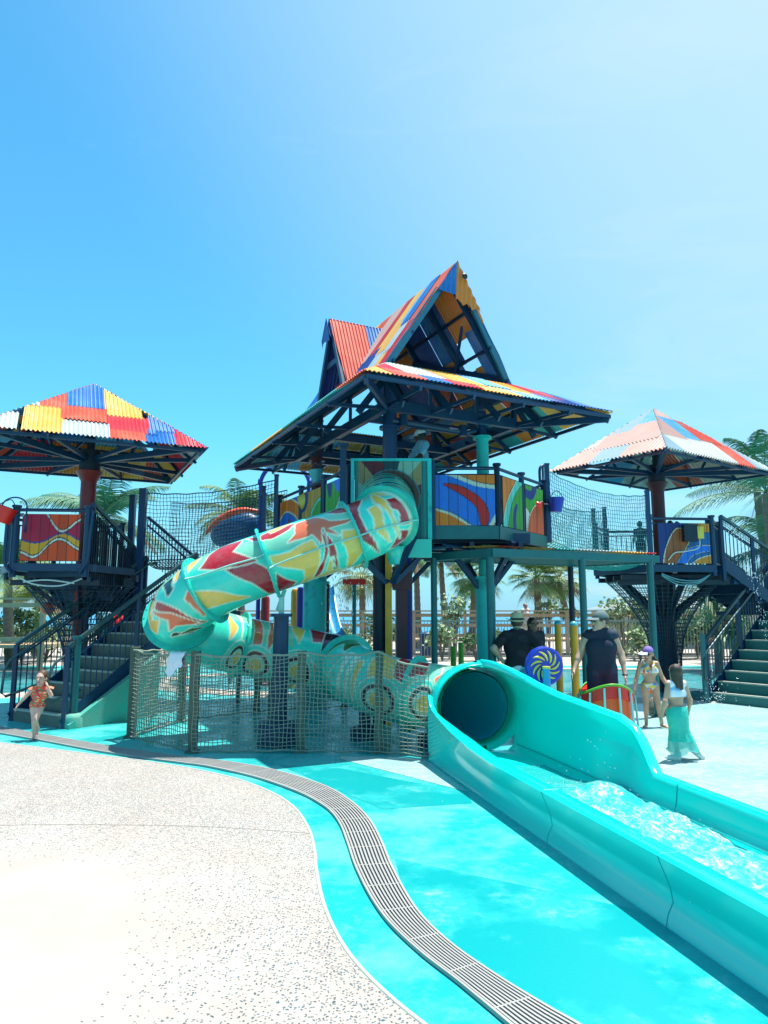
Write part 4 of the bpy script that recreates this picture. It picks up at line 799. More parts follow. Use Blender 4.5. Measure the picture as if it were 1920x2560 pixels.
art_panel(tow, (0.70, 10.60, 0), (1.70, 10.60, 0), DZ + 0.0, DZ + 0.78, layered(cO, [
    ([(-.1, 1.05), (.3, .98), (.7, .78), (1.1, .68), (1.1, .5), (.9, .0), (.8, -.1), (.5, .1), (.2, .3), (-.1, .35)], cB, cW, 0.075, 1),
    ([(-.15, .3), (.2, .25), (.45, .1), (.6, -.12), (-.15, -.15)], cO, cW, 0.05, 1), ([(.22, .82), (.5, .76), (.8, .5), (.9, .2), (.86, .0), (.78, .03), (.72, .35), (.5, .6)], cR, cK, 0.012)]), 1, label='plank panel painted with an orange, blue and white wave')
art_panel(tow, (1.83, 10.71, 0), (2.24, 11.27, 0), DZ, DZ + 0.78, layered(cO, [
    ([(.1, -.2), (.1, .3), (.5, .8), (1.1, 1.1), (1.2, -.2)], cT, cW, 0.03, 1), ([(.3, -.2), (.35, .3), (.7, .75), (1.2, .9), (1.2, -.2)], cG, cK, 0.012), ([(.5, -.2), (.5, .3), (.65, .5), (.75, .5), (.65, .25), (.65, -.2)], cN)]), 2, label='plank panel painted orange, aqua and green')
art_panel(tow, (2.32, 11.40, 0), (2.74, 11.97, 0), DZ, DZ + 0.78, layered(cG, [
    ([(-.2, .8), (.3, .7), (.6, .9), (.7, 1.2), (.5, 1.2), (.3, .9), (-.2, .95)], cN), ([(-.1, .5), (.3, .3), (.2, -.1), (-.2, -.2)], cW, cK, 0.012), ([(.15, -.2), (.2, .3), (.6, .62), (1.2, .7), (1.2, -.2)], lin((190, 85, 40)), cW, 0.03, 1)]), 3, label='plank panel painted green, blue and rust')
art_panel(tow, (-0.95, 11.40, 0), (-0.62, 10.72, 0), DZ, DZ + 0.78, layered(cG, [([(-.2, -.2), (.2, .3), (.6, .4), (1.2, .9), (1.2, -.2)], cT, cW, 0.03, 1), ([(.0, 1.2), (.2, .7), (.35, .8), (.3, 1.2)], cN), ([(.5, 1.2), (.6, .8), (1.2, .7), (1.2, 1.2)], cB)]), 4, label='plank panel painted green and aqua')
art_panel(tow, (-1.46, 12.40, 0), (-1.05, 11.62, 0), DZ, DZ + 0.78, layered(lin((200, 150, 50)), [([(-.2, 1.2), (.0, .6), (.3, .7), (.3, 1.2)], cN), ([(.3, -.2), (.5, .4), (.9, .7), (1.2, .6), (1.2, -.2)], cG, cT, 0.06, 1)]), 5)
art_panel(tow, (-2.0, 13.40, 0), (-1.54, 12.58, 0), DZ, DZ + 0.78, layered(cB, [([(-.2, .5), (.3, .75), (.8, .6), (1.2, .3), (1.2, .6), (.8, .9), (-.2, 1.2)], cO, cW, 0.05, 1), ([(.3, -.2), (.4, .4), (.6, .45), (.8, -.2)], lin((190, 85, 40)), cK, 0.012)]), 6)
# slide entrance frame
m = MB(); yf = 10.30
m.bar((-0.47, yf, 2.72), (-0.47, yf, 3.90), 0.05, 0.06, up=(0, 1, 0)); m.bar((0.68, yf, 2.72), (0.68, yf, 3.92), 0.06, 0.06, up=(0, 1, 0)); m.bar((-0.5, yf, 3.92), (0.71, yf, 3.92), 0.07, 0.04); m.build('entrance_frame', 'teal_col', tow)
m = MB(); m.bar((0.74, 10.42, 2.75), (0.74, 10.42, 3.95), 0.07, 0.07, up=(0, 1, 0)); m.build('frame_post', 'steel', tow); m = MB(); m.bar((-0.62, 10.42, 2.75), (-0.62, 10.42, 4.15), 0.09, 0.09, up=(0, 1, 0)); m.bar((-0.62, 10.42, 4.15), (-0.62, 10.42, 4.20), 0.15, 0.15, up=(0, 1, 0)); m.build('frame_post', 'steel', tow)
def entr(x, z, w, h):
    C = np.tile(np.array(lin((20, 70, 90))), x.shape + (1,)).astype(float); an = np.arctan2(z - 0.62, x - w / 2); k = np.floor((an + 3.14159) / (3.14159 / 7))
    C[(k % 4) == 0] = lin((190, 160, 105)); C[(k % 4) == 2] = lin((20, 75, 85)); C[(k % 4) == 1] = lin((170, 215, 190)); C[(k % 4) == 3] = lin((120, 20, 40)); C *= 0.75; C[(z < 0.55)] = lin((16, 80, 90)); C[(x < 0.05) | (x - w / 2 > 0.46)] = lin((30, 140, 135)); rr = np.hypot(x - w / 2, z - 0.62); C[(rr < 0.44)] = lin((40, 120, 130)); C[(rr < 0.42)] = lin((90, 60, 40)); C[rr < 0.36] = 0.004  # below the rays, dark teal shadow is put into the panel colour
    return C
art_panel(tow, (-0.44, yf + 0.01, 0), (0.65, yf + 0.01, 0), 2.72, 3.90, entr, 9, 'entrance_panel', 'teal entrance panel painted with cream and maroon rays')
m = MB(); m.bar((0.45, yf - 0.05, 2.45), (0.45, yf - 0.05, 2.72), 0.5, 0.03, up=(0, 1, 0)); m.build('lower_flap', 'tube_teal', tow)
# ================================================================= TUBE SLIDE
PTS = [(0.02, 10.34, 3.33), (0.05, 9.9, 3.16), (0.04, 9.45, 2.95), (-0.12, 9.05, 2.78), (-0.45, 8.78, 2.60), (-0.95, 8.62, 2.42), (-1.42, 8.55, 2.25), (-1.80, 8.48, 2.10), (-2.12, 8.46, 1.93), (-2.42, 8.62, 1.74), (-2.58, 8.95, 1.58), (-2.58, 9.35, 1.44), (-2.42, 9.75, 1.32), (-2.05, 10.05, 1.20), (-1.55, 10.15, 1.10), (-1.0, 10.15, 1.00), (-0.6, 10.0, 0.92), (-0.34, 9.58, 0.80), (0.0, 9.22, 0.71), (0.42, 9.00, 0.645), (0.78, 8.84, 0.605), (1.0, 8.60, 0.585), (1.05, 8.33, 0.58)]
for i_, f_ in zip(range(3, 12), (1.02, 1.04, 1.055, 1.06, 1.06, 1.06, 1.055, 1.045, 1.03)): PTS[i_] = (PTS[i_][0] * f_, PTS[i_][1] * f_, CAMH + (PTS[i_][2] - CAMH) * f_)
path = crv(PTS, 14); dl = [0.0]
for i in range(1, len(path)): dl.append(dl[-1] + (path[i] - path[i - 1]).length)
LT = dl[-1]
def pos(s): s = min(max(s, 0), LT); return V([float(np.interp(s, dl, [p[k] for p in path])) for k in range(3)])
def frame(s):
    t = (pos(s + 0.06) - pos(s - 0.06)).normalized(); u = V((0, 0, 1)); a = t.cross(u).normalized(); return t, -a, a.cross(t).normalized()   # tangent, left, up
TR = 0.398; FR = 0.47
sl_ = thing('tube_slide', 'turquoise tube slide with red, yellow and orange flames coiling down from the tower', 'water slide', (-0.8, 9.2, 0))
def near(px, py, Y): 
    p = at(px, py, Y); return dl[min(range(len(path)), key=lambda i: (path[i] - p).length)]
FL = [near(967, 1300, 9.4), near(886, 1340, 9.1), near(671, 1405, 9.06), near(517, 1478, 8.96), near(454, 1545, 9.35), near(600, 1600, 10.1), near(878, 1665, 10.0), near(1042, 1715, 9.0)]
print('flanges', FL, 'LT', LT)
cTe, cRd, cYl, cOr, cCr, cSg, cDk, cMr, cOl = [lin(c) for c in ((62, 222, 196), (185, 10, 32), (255, 196, 84), (232, 105, 60), (225, 235, 205), (130, 205, 170), (15, 60, 60), (60, 15, 40), (70, 110, 50))]
# painted flames: (section, colour, [(fraction along section, degrees round from the top towards the left of travel)])
def IM(sec, col, A, B, Rr, pts):
    """flame measured on the photograph, laid on the tube's unrolled surface: (fraction along section, degrees)"""
    A = np.array(A, float); d = np.array(B, float) - A; l = np.linalg.norm(d); d /= l; n = np.array([-d[1], d[0]]); n = n if n[1] > 0 else -n; out = []
    for p in pts:
        q = np.array(p, float) - A; out.append((q @ d / l, 94 + math.degrees(math.asin(max(-0.99, min(0.99, q @ n / Rr))))))
    return (sec, col, out)
F1_, F2_, F3_, F4_ = (1383, 312), (1215, 395), (770, 530), (450, 685)
FLAMES = [
 (1, cSg, [(.0, -60), (1, -60), (1, 10), (.5, 30), (.0, 40)]),
 IM(1, cRd, F1_, F2_, 160, [(1250, 238), (1310, 205), (1365, 235), (1375, 335), (1340, 350), (1318, 275)]), IM(1, cYl, F1_, F2_, 160, [(1385, 255), (1430, 300), (1432, 350), (1368, 462), (1362, 400), (1400, 330)]), IM(1, cOr, F1_, F2_, 160, [(1425, 385), (1440, 395), (1415, 425), (1400, 430)]),
 (1, cYl, [(.02, -30), (.2, -25), (.3, 20), (.1, 30)]), (1, cRd, [(.02, 120), (.35, 110), (.5, 150), (.2, 160)]),
 IM(2, cSg, F2_, F3_, 153, [(1370, 330), (1260, 240), (760, 385), (720, 400), (780, 470), (900, 470), (1000, 430), (1060, 450), (1140, 430), (1240, 370)]),
 IM(2, cOr, F2_, F3_, 153, [(885, 436), (925, 390), (925, 340), (1005, 312), (1090, 330), (1200, 318), (1155, 345), (1085, 368), (1135, 402), (1060, 385), (1050, 442), (1005, 395), (960, 415)]),
 IM(2, cRd, F2_, F3_, 153, [(745, 395), (800, 372), (925, 338), (890, 370), (800, 415), (748, 420)]), IM(2, cRd, F2_, F3_, 153, [(1070, 290), (1140, 262), (1215, 262), (1190, 280), (1120, 292)]),
 IM(2, cYl, F2_, F3_, 153, [(788, 500), (900, 480), (1008, 425), (1040, 470), (1035, 545), (985, 625), (925, 672), (965, 610), (965, 570), (880, 555), (800, 528)]),
 IM(2, cYl, F2_, F3_, 153, [(1150, 378), (1215, 372), (1292, 330), (1290, 385), (1240, 470), (1182, 572), (1180, 500), (1155, 440)]),
 IM(2, cRd, F2_, F3_, 153, [(1058, 368), (1078, 400), (1090, 470), (1060, 560), (995, 645), (1010, 600), (1062, 520), (1070, 450)]), IM(2, cRd, F2_, F3_, 153, [(1068, 385), (1100, 425), (1125, 500), (1148, 590), (1132, 600), (1110, 540), (1088, 460)]),
 IM(2, cYl, F2_, F3_, 153, [(1045, 620), (1082, 560), (1102, 510), (1106, 560), (1085, 612)]), IM(2, cOl, F2_, F3_, 153, [(1108, 505), (1122, 560), (1125, 600), (1105, 608), (1112, 560)]),
 IM(2, cRd, F2_, F3_, 153, [(1330, 395), (1352, 400), (1322, 470), (1240, 545), (1255, 510), (1305, 455)]), IM(2, cRd, F2_, F3_, 153, [(818, 580), (915, 625), (880, 680), (830, 702)]), IM(2, cYl, F2_, F3_, 153, [(780, 375), (850, 350), (900, 340), (860, 358), (800, 385)]),
 (2, cOr, [(.3, -60), (.45, -90), (.6, -60), (.45, -40)]), (2, cYl, [(.6, -60), (.8, -90), (.95, -60), (.8, -45)]), (2, cYl, [(.2, 165), (.4, 175), (.6, 165), (.4, 155)]),
 IM(3, cSg, F3_, F4_, 165, [(800, 450), (720, 400), (440, 500), (330, 560), (360, 600), (450, 570), (600, 520), (700, 540)]),
 IM(3, cRd, F3_, F4_, 165, [(455, 574), (478, 510), (535, 462), (625, 424), (582, 490), (705, 525), (630, 562), (540, 578)]), IM(3, cRd, F3_, F4_, 165, [(630, 420), (690, 402), (745, 395), (735, 412), (680, 425)]),
 IM(3, cRd, F3_, F4_, 165, [(565, 582), (690, 538), (795, 572), (840, 690), (800, 688), (690, 640)]), IM(3, cYl, F3_, F4_, 172, [(413, 648), (445, 690), (560, 700), (692, 720), (600, 748), (480, 795), (402, 785), (368, 720), (362, 672)]),
 IM(3, cYl, F3_, F4_, 172, [(362, 645), (356, 600), (395, 535), (440, 510), (410, 570), (402, 635)]), IM(3, cRd, F3_, F4_, 172, [(452, 822), (505, 803), (488, 832)]), IM(3, cRd, F3_, F4_, 172, [(338, 590), (370, 545), (420, 512), (375, 560)]), (3, cOr, [(.2, -60), (.5, -80), (.7, -50), (.4, -45)]),
 (4, cRd, [(.62, 38), (.52, 60), (.30, 95), (.16, 142), (.30, 140), (.40, 100), (.62, 62), (.75, 42)]), (4, cYl, [(.55, 60), (.62, 78), (.72, 84), (.62, 96), (.85, 112), (.93, 95), (.90, 60), (.75, 48)]), (4, cOr, [(.02, 66), (.14, 80), (.10, 125), (.0, 118)]), (4, cOr, [(.66, 70), (.42, 92), (.24, 140), (.5, 118), (.62, 122), (.5, 102)]),
 (4, cDk, [(.22, 22), (.42, 30), (.34, 62), (.24, 52)]), (4, cCr, [(.5, 12), (.56, 12), (.55, 48)]), (4, cCr, [(.64, 10), (.70, 10), (.64, 44)]), (4, cYl, [(.12, 10), (.2, 8), (.2, 40), (.12, 34)]), (4, cDk, [(.62, 130), (.72, 134), (.5, 158), (.48, 150)]), (4, cOl, [(.42, 140), (.62, 142), (.3, 166)]), (4, cOr, [(.3, -40), (.6, -20), (.5, -70)]), (4, cYl, [(.6, -40), (.9, -20), (.8, -80)]),
 (5, cSg, [(.0, -40), (1, -40), (1, 30), (.0, 30)]), (5, cOr, [(.3, -30), (.6, -20), (.5, 10)]), (5, cRd, [(.1, 60), (.3, 50), (.25, 120)]), (5, cYl, [(.35, 60), (.55, 50), (.5, 120)]), (5, cCr, [(.8, 10), (.85, 10), (.83, -80)]), (5, cYl, [(.6, -20), (.75, -60), (.65, -90)]),
 (6, cSg, [(.0, -70), (.5, -70), (.5, 20), (.0, 20)]), (6, cOr, [(.03, 0), (.13, -12), (.20, -75), (.12, -95), (.10, -55)]), (6, cOr, [(.2, 10), (.38, -5), (.36, -45), (.27, -88), (.25, -45)]), (6, cYl, [(.42, 5), (.55, -20), (.54, -60), (.46, -35)]), (6, cRd, [(.56, 20), (.76, 10), (.84, -45), (.68, -50)]), (6, cMr, [(.74, 20), (.93, 10), (.97, -60), (.84, -75)]),
 (6, cOr, [(.34, -100), (.40, -100), (.38, -150)]), (6, cOr, [(.72, -90), (.8, -95), (.76, -150)]), (6, cCr, [(.30, -60), (.33, -60), (.34, -100)]),
 (7, cOl, [(.0, 20), (.2, 10), (.25, -60), (.05, -70)]), (7, cTe, [(.1, -20), (.3, -40), (.2, -90), (.05, -80)]), (7, cCr, [(.32, -30), (.37, -30), (.36, -120)]), (7, cCr, [(.42, -30), (.47, -30), (.46, -120)]), (7, cYl, [(.50, -40), (.56, -40), (.54, -120)]), (7, cYl, [(.6, 0), (.8, -10), (.9, -60), (.7, -80)]), (7, cRd, [(.82, 20), (.97, 20), (.98, -70), (.88, -60)]),
 (8, cOr, [(.02, 0), (.2, 20), (.3, -40), (.15, -80), (.08, -50)]), (8, cYl, [(.25, 20), (.45, 30), (.42, -30), (.3, -40)]), (8, cOr, [(.5, 10), (.7, 0), (.75, -60), (.62, -70), (.55, -40)]), (8, cYl, [(.75, 10), (.95, 0), (.95, -40), (.8, -50)]), (8, cYl, [(.67, -110), (.79, -106), (.81, -140), (.69, -142)])]
def ring3(sec, sc_, dg, rs_, rd_):
    EL = lambda c_, k: ('E', sec, c_, [(sc_ + rs_ * k * math.cos(a), dg + rd_ * k * math.sin(a)) for a in [2 * math.pi * i / 20 for i in range(20)]])
    return [EL(cTe, 1.35), EL(cMr, 1.0), EL(cTe, 0.66), EL(cYl, 0.5)]
RINGS = ring3(5, 0.85, -122, 0.13, 28) + ring3(6, 0.17, -122, 0.14, 30) + ring3(6, 0.57, -118, 0.15, 32) + ring3(7, 0.78, -105, 0.14, 30) + ring3(8, 0.24, -98, 0.17, 32) + ring3(8, 0.70, -104, 0.16, 30)
FLAMES = [f for f in FLAMES if f[0] != 8] + [(8, cSg, [(.0, -70), (1, -70), (1, 20), (.0, 20)]), (8, cRd, [(.0, 5), (.14, 0), (.20, -45), (.02, -55)]), (8, cOr, [(.36, -10), (.50, -42), (.62, -12), (.70, -48), (.92, -30), (.74, -66), (.60, -78), (.56, -110), (.50, -72), (.36, -50), (.46, -40)]), (8, cYl, [(.22, 20), (.5, 25), (.9, 15), (.6, -4)]), (8, cOr, [(.46, -130), (.52, -100), (.56, -150)]),
  (1, cCr, [(.05, 10), (.07, 10), (.06, 140)]), (1, cCr, [(.11, 10), (.13, 10), (.12, 130)]), (1, cYl, [(.30, 10), (.44, 40), (.40, 100), (.30, 130), (.33, 70)]), (1, cYl, [(.46, 50), (.62, 55), (.68, 95), (.50, 130), (.54, 90)]), (1, cRd, [(.55, 15), (.85, 5), (.97, 45), (.95, 110), (.72, 150), (.84, 90), (.78, 45)])]
BR = [0.0] + FL + [LT]
mat('tube_inside_shaded', (0.008, 0.24, 0.30), 0.25)  # inner wall coloured dark to stand for the shade inside the tube
for sct in range(len(BR) - 1):
    a, b = BR[sct], BR[sct + 1]; nu = max(4, int((b - a) / 0.017)); nv = 176
    ss = np.linspace(a, b, nu + 1); th = np.linspace(-math.pi, math.pi, nv, endpoint=False)
    rows = []
    for s in ss:
        p = pos(s); t, l, u = frame(s); rows.append([p + (u * math.cos(h) + l * math.sin(h)) * TR for h in th])
    Sg, Tg = np.meshgrid(ss, th, indexing='ij'); Cc = np.tile(np.array(cTe), Sg.shape + (1,)).astype(float)
    if sct == 0:
        q = (Sg * 14).astype(int) % 4; Cc[q == 1] = cDk; Cc[q == 3] = lin((120, 160, 120))
    for fl_ in list(FLAMES) + RINGS:
        rnd_ = fl_[0] == 'E'; sc_, col, poly = fl_[-3:]
        if sc_ != sct: continue
        P = [(a + f * (b - a), R(d + (22 if sc_ == 4 else 0)) * TR) for f, d in poly]
        # pointed flame: curve the sides, keep the tips
        P2 = []
        if rnd_: P2 = P
        for i in range(0 if rnd_ else len(P)):
            p, q = np.array(P[i]), np.array(P[(i + 1) % len(P)]); mdp = (p + q) / 2; nn = np.array([-(q - p)[1], (q - p)[0]]) * (0.09 if i % 2 else -0.07)
            for k in range(5): f = k / 5; P2.append(tuple((1 - f) ** 2 * p + 2 * f * (1 - f) * (mdp + nn) + f * f * q))
        d = polysd(Sg, Tg * TR, P2); w = np.clip((0.021 - d) / 0.009, 0, 1)[..., None]; 
        if col is not cSg: Cc = Cc * (1 - w) + np.array(cCr) * w
        w = np.clip((0.0 - d) / 0.008 + 0.5, 0, 1)[..., None]; Cc = Cc * (1 - w) + np.array(col) * w
    m = MB(); m.quadgrid(rows, closev=True); n0 = len(m.v)
    rows2 = []
    for s in np.linspace(a, b, max(3, nu // 6)):
        p = pos(s); t, l, u = frame(s); rows2.append([p + (u * math.cos(h) + l * math.sin(h)) * (TR - 0.012) for h in th[::8]])
    m.quadgrid(rows2, 1, closev=True, flip=True)
    CC_ = np.concatenate([Cc.reshape(-1, 3), np.tile([[0.01, 0.16, 0.24]], (len(m.v) - n0, 1))])
    m.build('tube_section', ['tube_paint', 'tube_inside_shaded'], sl_, True, colors=CC_)
for s in FL:
    m = MB(); p = pos(s); t, l, u = frame(s); 
    m.lathe(p, [(TR - 0.002, -0.016), (FR, -0.016), (FR, -0.002), (FR, 0.002), (FR, 0.016), (TR - 0.002, 0.016)], 56, X=u, Y=l, Z=t)
    for k in range(22):
        h = 2 * math.pi * (k + 0.5) / 22; c = p + (u * math.cos(h) + l * math.sin(h)) * (TR + 0.052)
        m.cyl(c - t * 0.026, c + t * 0.026, 0.009, n=6)
    smooth_by_angle(m.build('flange', 'flange', sl_))
m = MB()
for a, b, side, side2 in ((FL[0] - 0.0, FL[1], 96, 98), (FL[1], FL[2], 98, 103), (FL[2], FL[3], 80, 72)):      # seam rail along the joint
    pts = []
    for k in range(13):
        s = a + (b - a) * k / 12; t, l, u = frame(s); h = R(side + (side2 - side) * k / 12); r = TR + 0.012 + 0.055 * (1 if k in (0, 12) else 0.4); pts.append(pos(s) + (u * math.cos(h) + l * math.sin(h)) * r)
    m.tube(pts, 0.012, 6)
m.build('seam_rail', 'seam_rail', sl_, True)
# support column under flange 3
p3 = pos(FL[2]); m = MB(); bx, by = -1.33, 9.16
m.cyl((bx, by, 0.0), (bx, by, 1.62), 0.10, n=20); m.cyl((bx, by, 1.60), (bx, by, 1.64), 0.145, n=20); o = smooth_by_angle(m.build('support_column', 'steel', sl_))
m = MB(); m.bar((bx, by, 1.64), (bx, by, 1.86), 0.06, 0.09, up=(0, 1, 0)); m.bar((bx - 0.05, by, 1.68), (bx + 0.04, by, 1.95), 0.03, 0.05); m.build('bracket', 'seam_rail', o)
m = MB(); m.lathe((bx, by, 0), [(0.27, 0), (0.27, 0.22), (0.24, 0.28), (0.11, 0.30)], 24); m.build('footing', 'steel', o, True)
for (x, y, z) in ((-1.55, 10.15, 0.72), (-0.25, 9.62, 0.5), (0.62, 9.05, 0.36)):
    m = MB(); m.cyl((x, y, 0), (x, y, z), 0.085, n=16); m.lathe((x, y, 0), [(0.2, 0), (0.2, 0.14), (0.09, 0.17)], 20); smooth_by_angle(m.build('support_column', 'steel', sl_))
p1 = pos(FL[0]); m = MB(); m.cyl((p1.x + 0.12, p1.y + 0.05, p1.z - 0.62), (p1.x + 0.12, p1.y + 0.05, p1.z - 0.38), 0.07, 0.13, n=16); m.build('cradle', 'tube_teal', sl_, True)
# ---- run-out flume
q_ = V((0.229, -0.973, 0)).normalized(); r_ = V((-q_.y, q_.x, 0)); A0 = V((0.50, 8.22, 0)); WF = 1.20
def FLP(t, w, z): return A0 + q_ * t + r_ * w + V((0, 0, z))
def fl_section(t):
    """outline of the flume at distance t: outer wall foot, lip, inner wall, floor, inner wall, lip, outer foot"""
    rim = 0.37
    hn = rim + (1.06 - rim) * max(0, 1 - t / 0.16) ** 1.0 if t < 0.16 else rim
    hn = float(np.interp(t, [0, 0.04, 0.12, 0.3, 0.6, 0.95, 1.4, 1.9, 9], [0.72, 0.66, 0.58, 0.54, 0.50, 0.45, 0.40, 0.37, 0.37]))
    hf = float(np.interp(t, [0, 0.08, 0.3, 0.65, 1.05, 1.6, 2.15, 2.35, 2.5, 2.64, 9], [1.058, 1.04, 0.95, 0.86, 0.80, 0.765, 0.73, 0.66, 0.53, 0.375, 0.37]))
    lip = float(np.interp(t, [0, 0.5, 1.2], [0.03, 0.045, 0.10])); lf = 0.10
    ins = float(np.interp(t, [0, 0.6, 1.2], [0.13, 0.12, 0.12]))
    bel = float(np.interp(t, [0, 0.8], [0.0, 1.0]))
    pts = [(-0.03 * 0, 0.0), (0.015, 0.06), (0.05 * bel, 0.12), (0.035 * bel, hn * 0.55), (-0.02 * bel, hn - 0.04), (-0.03 * bel, hn - 0.01), (-0.015 * bel, hn), (lip, hn), (lip + 0.025, hn - 0.02), (ins, hn * 0.55), (ins + 0.03, 0.14), (ins + 0.10, 0.075), (WF * 0.5, 0.065), (WF - ins - 0.10, 0.075), (WF - ins - 0.03, 0.14)]
    kb = max(0.0, min(1.0, (hf - 0.40) / 0.28)); kb = kb * kb * (3 - 2 * kb); ph = math.asin(max(-0.35, min(0.999, (hf - 0.58) / 0.48)))
    def wallp(f, Ri, off_):
        aa = ph * f - 0.35 * (1 - f); A_w, A_z = WF / 2 + Ri * 1.13 * math.cos(aa), 0.58 + Ri * math.sin(aa); B_w, B_z = WF - 0.12 + off_ + 0.02 * f, 0.14 + (hf - 0.17) * (0.3 + 0.7 * f)
        return (A_w * kb + B_w * (1 - kb), A_z * kb + B_z * (1 - kb))
    pts += [wallp(f, 0.455, 0.0) for f in (0.0, 0.25, 0.5, 0.75, 1.0)]
    a_, b_ = pts[-1], wallp(1.0, 0.535, 0.10); nx_, nz_ = (b_[0] - a_[0]), (b_[1] - a_[1]); l_ = math.hypot(nx_, nz_); px_, pz_ = -nz_ / l_ * 0.018, nx_ / l_ * 0.018
    pts += [(a_[0] + 0.25 * nx_ + px_, a_[1] + 0.25 * nz_ + abs(pz_)), (a_[0] + 0.8 * nx_ + px_, a_[1] + 0.8 * nz_ + abs(pz_))]
    pts += [wallp(f, 0.535, 0.10) for f in (1.0, 0.75, 0.5, 0.25, 0.0)] + [(WF, 0.0)]
    return [FLP(t, w, z) for w, z in pts]
m = MB(); TS = [0, 0.03, 0.08, 0.15, 0.22, 0.3, 0.4, 0.5, 0.65, 0.8, 0.95, 1.1, 1.25, 1.4, 1.6, 1.8, 1.95, 2.05, 2.15, 2.25, 2.35, 2.42, 2.5, 2.57, 2.64, 2.7] + [2.95 + 0.25 * k for k in range(18)]
m.quadgrid([fl_section(t) for t in TS])
flu = thing('slide_flume', 'long open turquoise run-out trough at the mouth of the tube slide', 'slide flume', tuple(FLP(2.5, 0.5, 0)))
smooth_by_angle(m.build('trough', 'flume', flu), 50)
# mouth ring: arch around the tube end
cR_ = FLP(0.0, WF / 2, 0.58); m = MB(); Z = V((0, 0, 1)); pr = []
def ringrow(r, d, h0, h1, n):
    return [cR_ + (r_ * -math.cos(h) * (r * 1.13) + Z * max(math.sin(h) * r, -0.50)) + q_ * d for h in [math.pi * (h0 + (h1 - h0) * k / n) for k in range(n + 1)]]
m.quadgrid([ringrow(r, d, -0.5, 1.5, 72) for r, d in ((TR + 0.004, -0.42), (0.415, -0.25), (0.435, -0.02), (0.445, 0.03))])
m.quadgrid([ringrow(r, d, -0.44, 0.52, 44) for r, d in ((0.445, 0.03), (0.455, 0.075), (0.475, 0.09), (0.49, 0.07), (0.495, 0.03), (0.495, -0.10), (0.45, -0.16), (0.42, -0.30), (TR + 0.02, -0.44))])
m.quadgrid([ringrow(r, d, 0.50, 1.44, 36) for r, d in ((0.445, 0.03), (0.455, 0.02), (0.52, 0.0), (0.50, -0.10), (0.42, -0.30), (TR + 0.02, -0.44))])
smooth_by_angle(m.build('mouth_ring', 'flume', flu), 50)
mat('seam', (0.003, 0.38, 0.38), 0.4)
for t in (2.95, 4.35):
    m = MB(); P_ = fl_section(t); m.tube([p + (p - FLP(t, WF / 2, 0.25)).normalized() * (0.0 if i < 7 or i > len(P_) - 8 else -0.003) for i, p in enumerate(P_)], 0.0035, 5, cap=False); m.build('seam', 'seam', flu)
m = MB(); m.tube([FLP(t, WF - 0.165, 0.155) for t in [0.1 + 0.1 * k for k in range(66)]], 0.005, 5); m.build('floor_seam', 'seam', flu)
# water sliding down the trough, foam churning
def water_z_(t, w): return 0.13 + 0.05 * max(0, min(1, (t - 1.6) / 0.8))
rs = np.random.RandomState(4)
m = MB(); W0, W1 = 0.165, WF - 0.165; K = rs.randn(26, 2) * 9; Kp = rs.rand(26) * 6.3
rows = []
for i in range(300):
    t = 0.9 + 5.8 * i / 299; row = []
    for j in range(64):
        w = W0 + (W1 - W0) * j / 63; a = min(1, max(0, (t - 1.9 - 0.25 * math.sin(w * 7)) / 0.6))
        h = sum(math.sin(K[k, 0] * t * 1.1 + K[k, 1] * w + Kp[k]) for k in range(26)) / 26
        row.append(FLP(t, w, 0.085 + 0.07 * min(1, max(0, (t - 1.5) / 0.8)) + a * (0.085 * h + 0.006 * math.sin(t * 43 + w * 17) * math.sin(w * 41 - t * 13)) + 0.03 * math.exp(-((t - 2.25) / 0.22) ** 2) * (1 + math.sin(w * 9))))
    rows.append(row)
m.quadgrid(rows); tag(m.build('rushing_water', 'flume_water', None, True), 'white foaming water rushing along the trough', 'water', kind='stuff')
m = MB(); rr = random.Random(5)
def drops(m, c, sp, n, r0=0.004, r1=0.011, rr=rr):
    for _ in range(n):
        p = V(c) + V((rr.gauss(0, sp[0]), rr.gauss(0, sp[1]), abs(rr.gauss(0, sp[2])))); r = rr.uniform(r0, r1); m.lathe(p, [(0, -r), (r * 0.8, -r * 0.5), (r * 0.8, r * 0.5), (0, r)], 5)
for t in (2.2, 2.6, 3.0, 3.5, 4.2): drops(m, FLP(t, 0.6, 0.16), (0.22, 0.25, 0.045), 30, 0.002, 0.005)
drops(m, FLP(2.3, 0.8, 0.3), (0.12, 0.12, 0.14), 16, 0.002, 0.004)
tag(m.build('spray', 'droplet', None), 'fine droplets splashing above the trough', 'spray', kind='stuff')
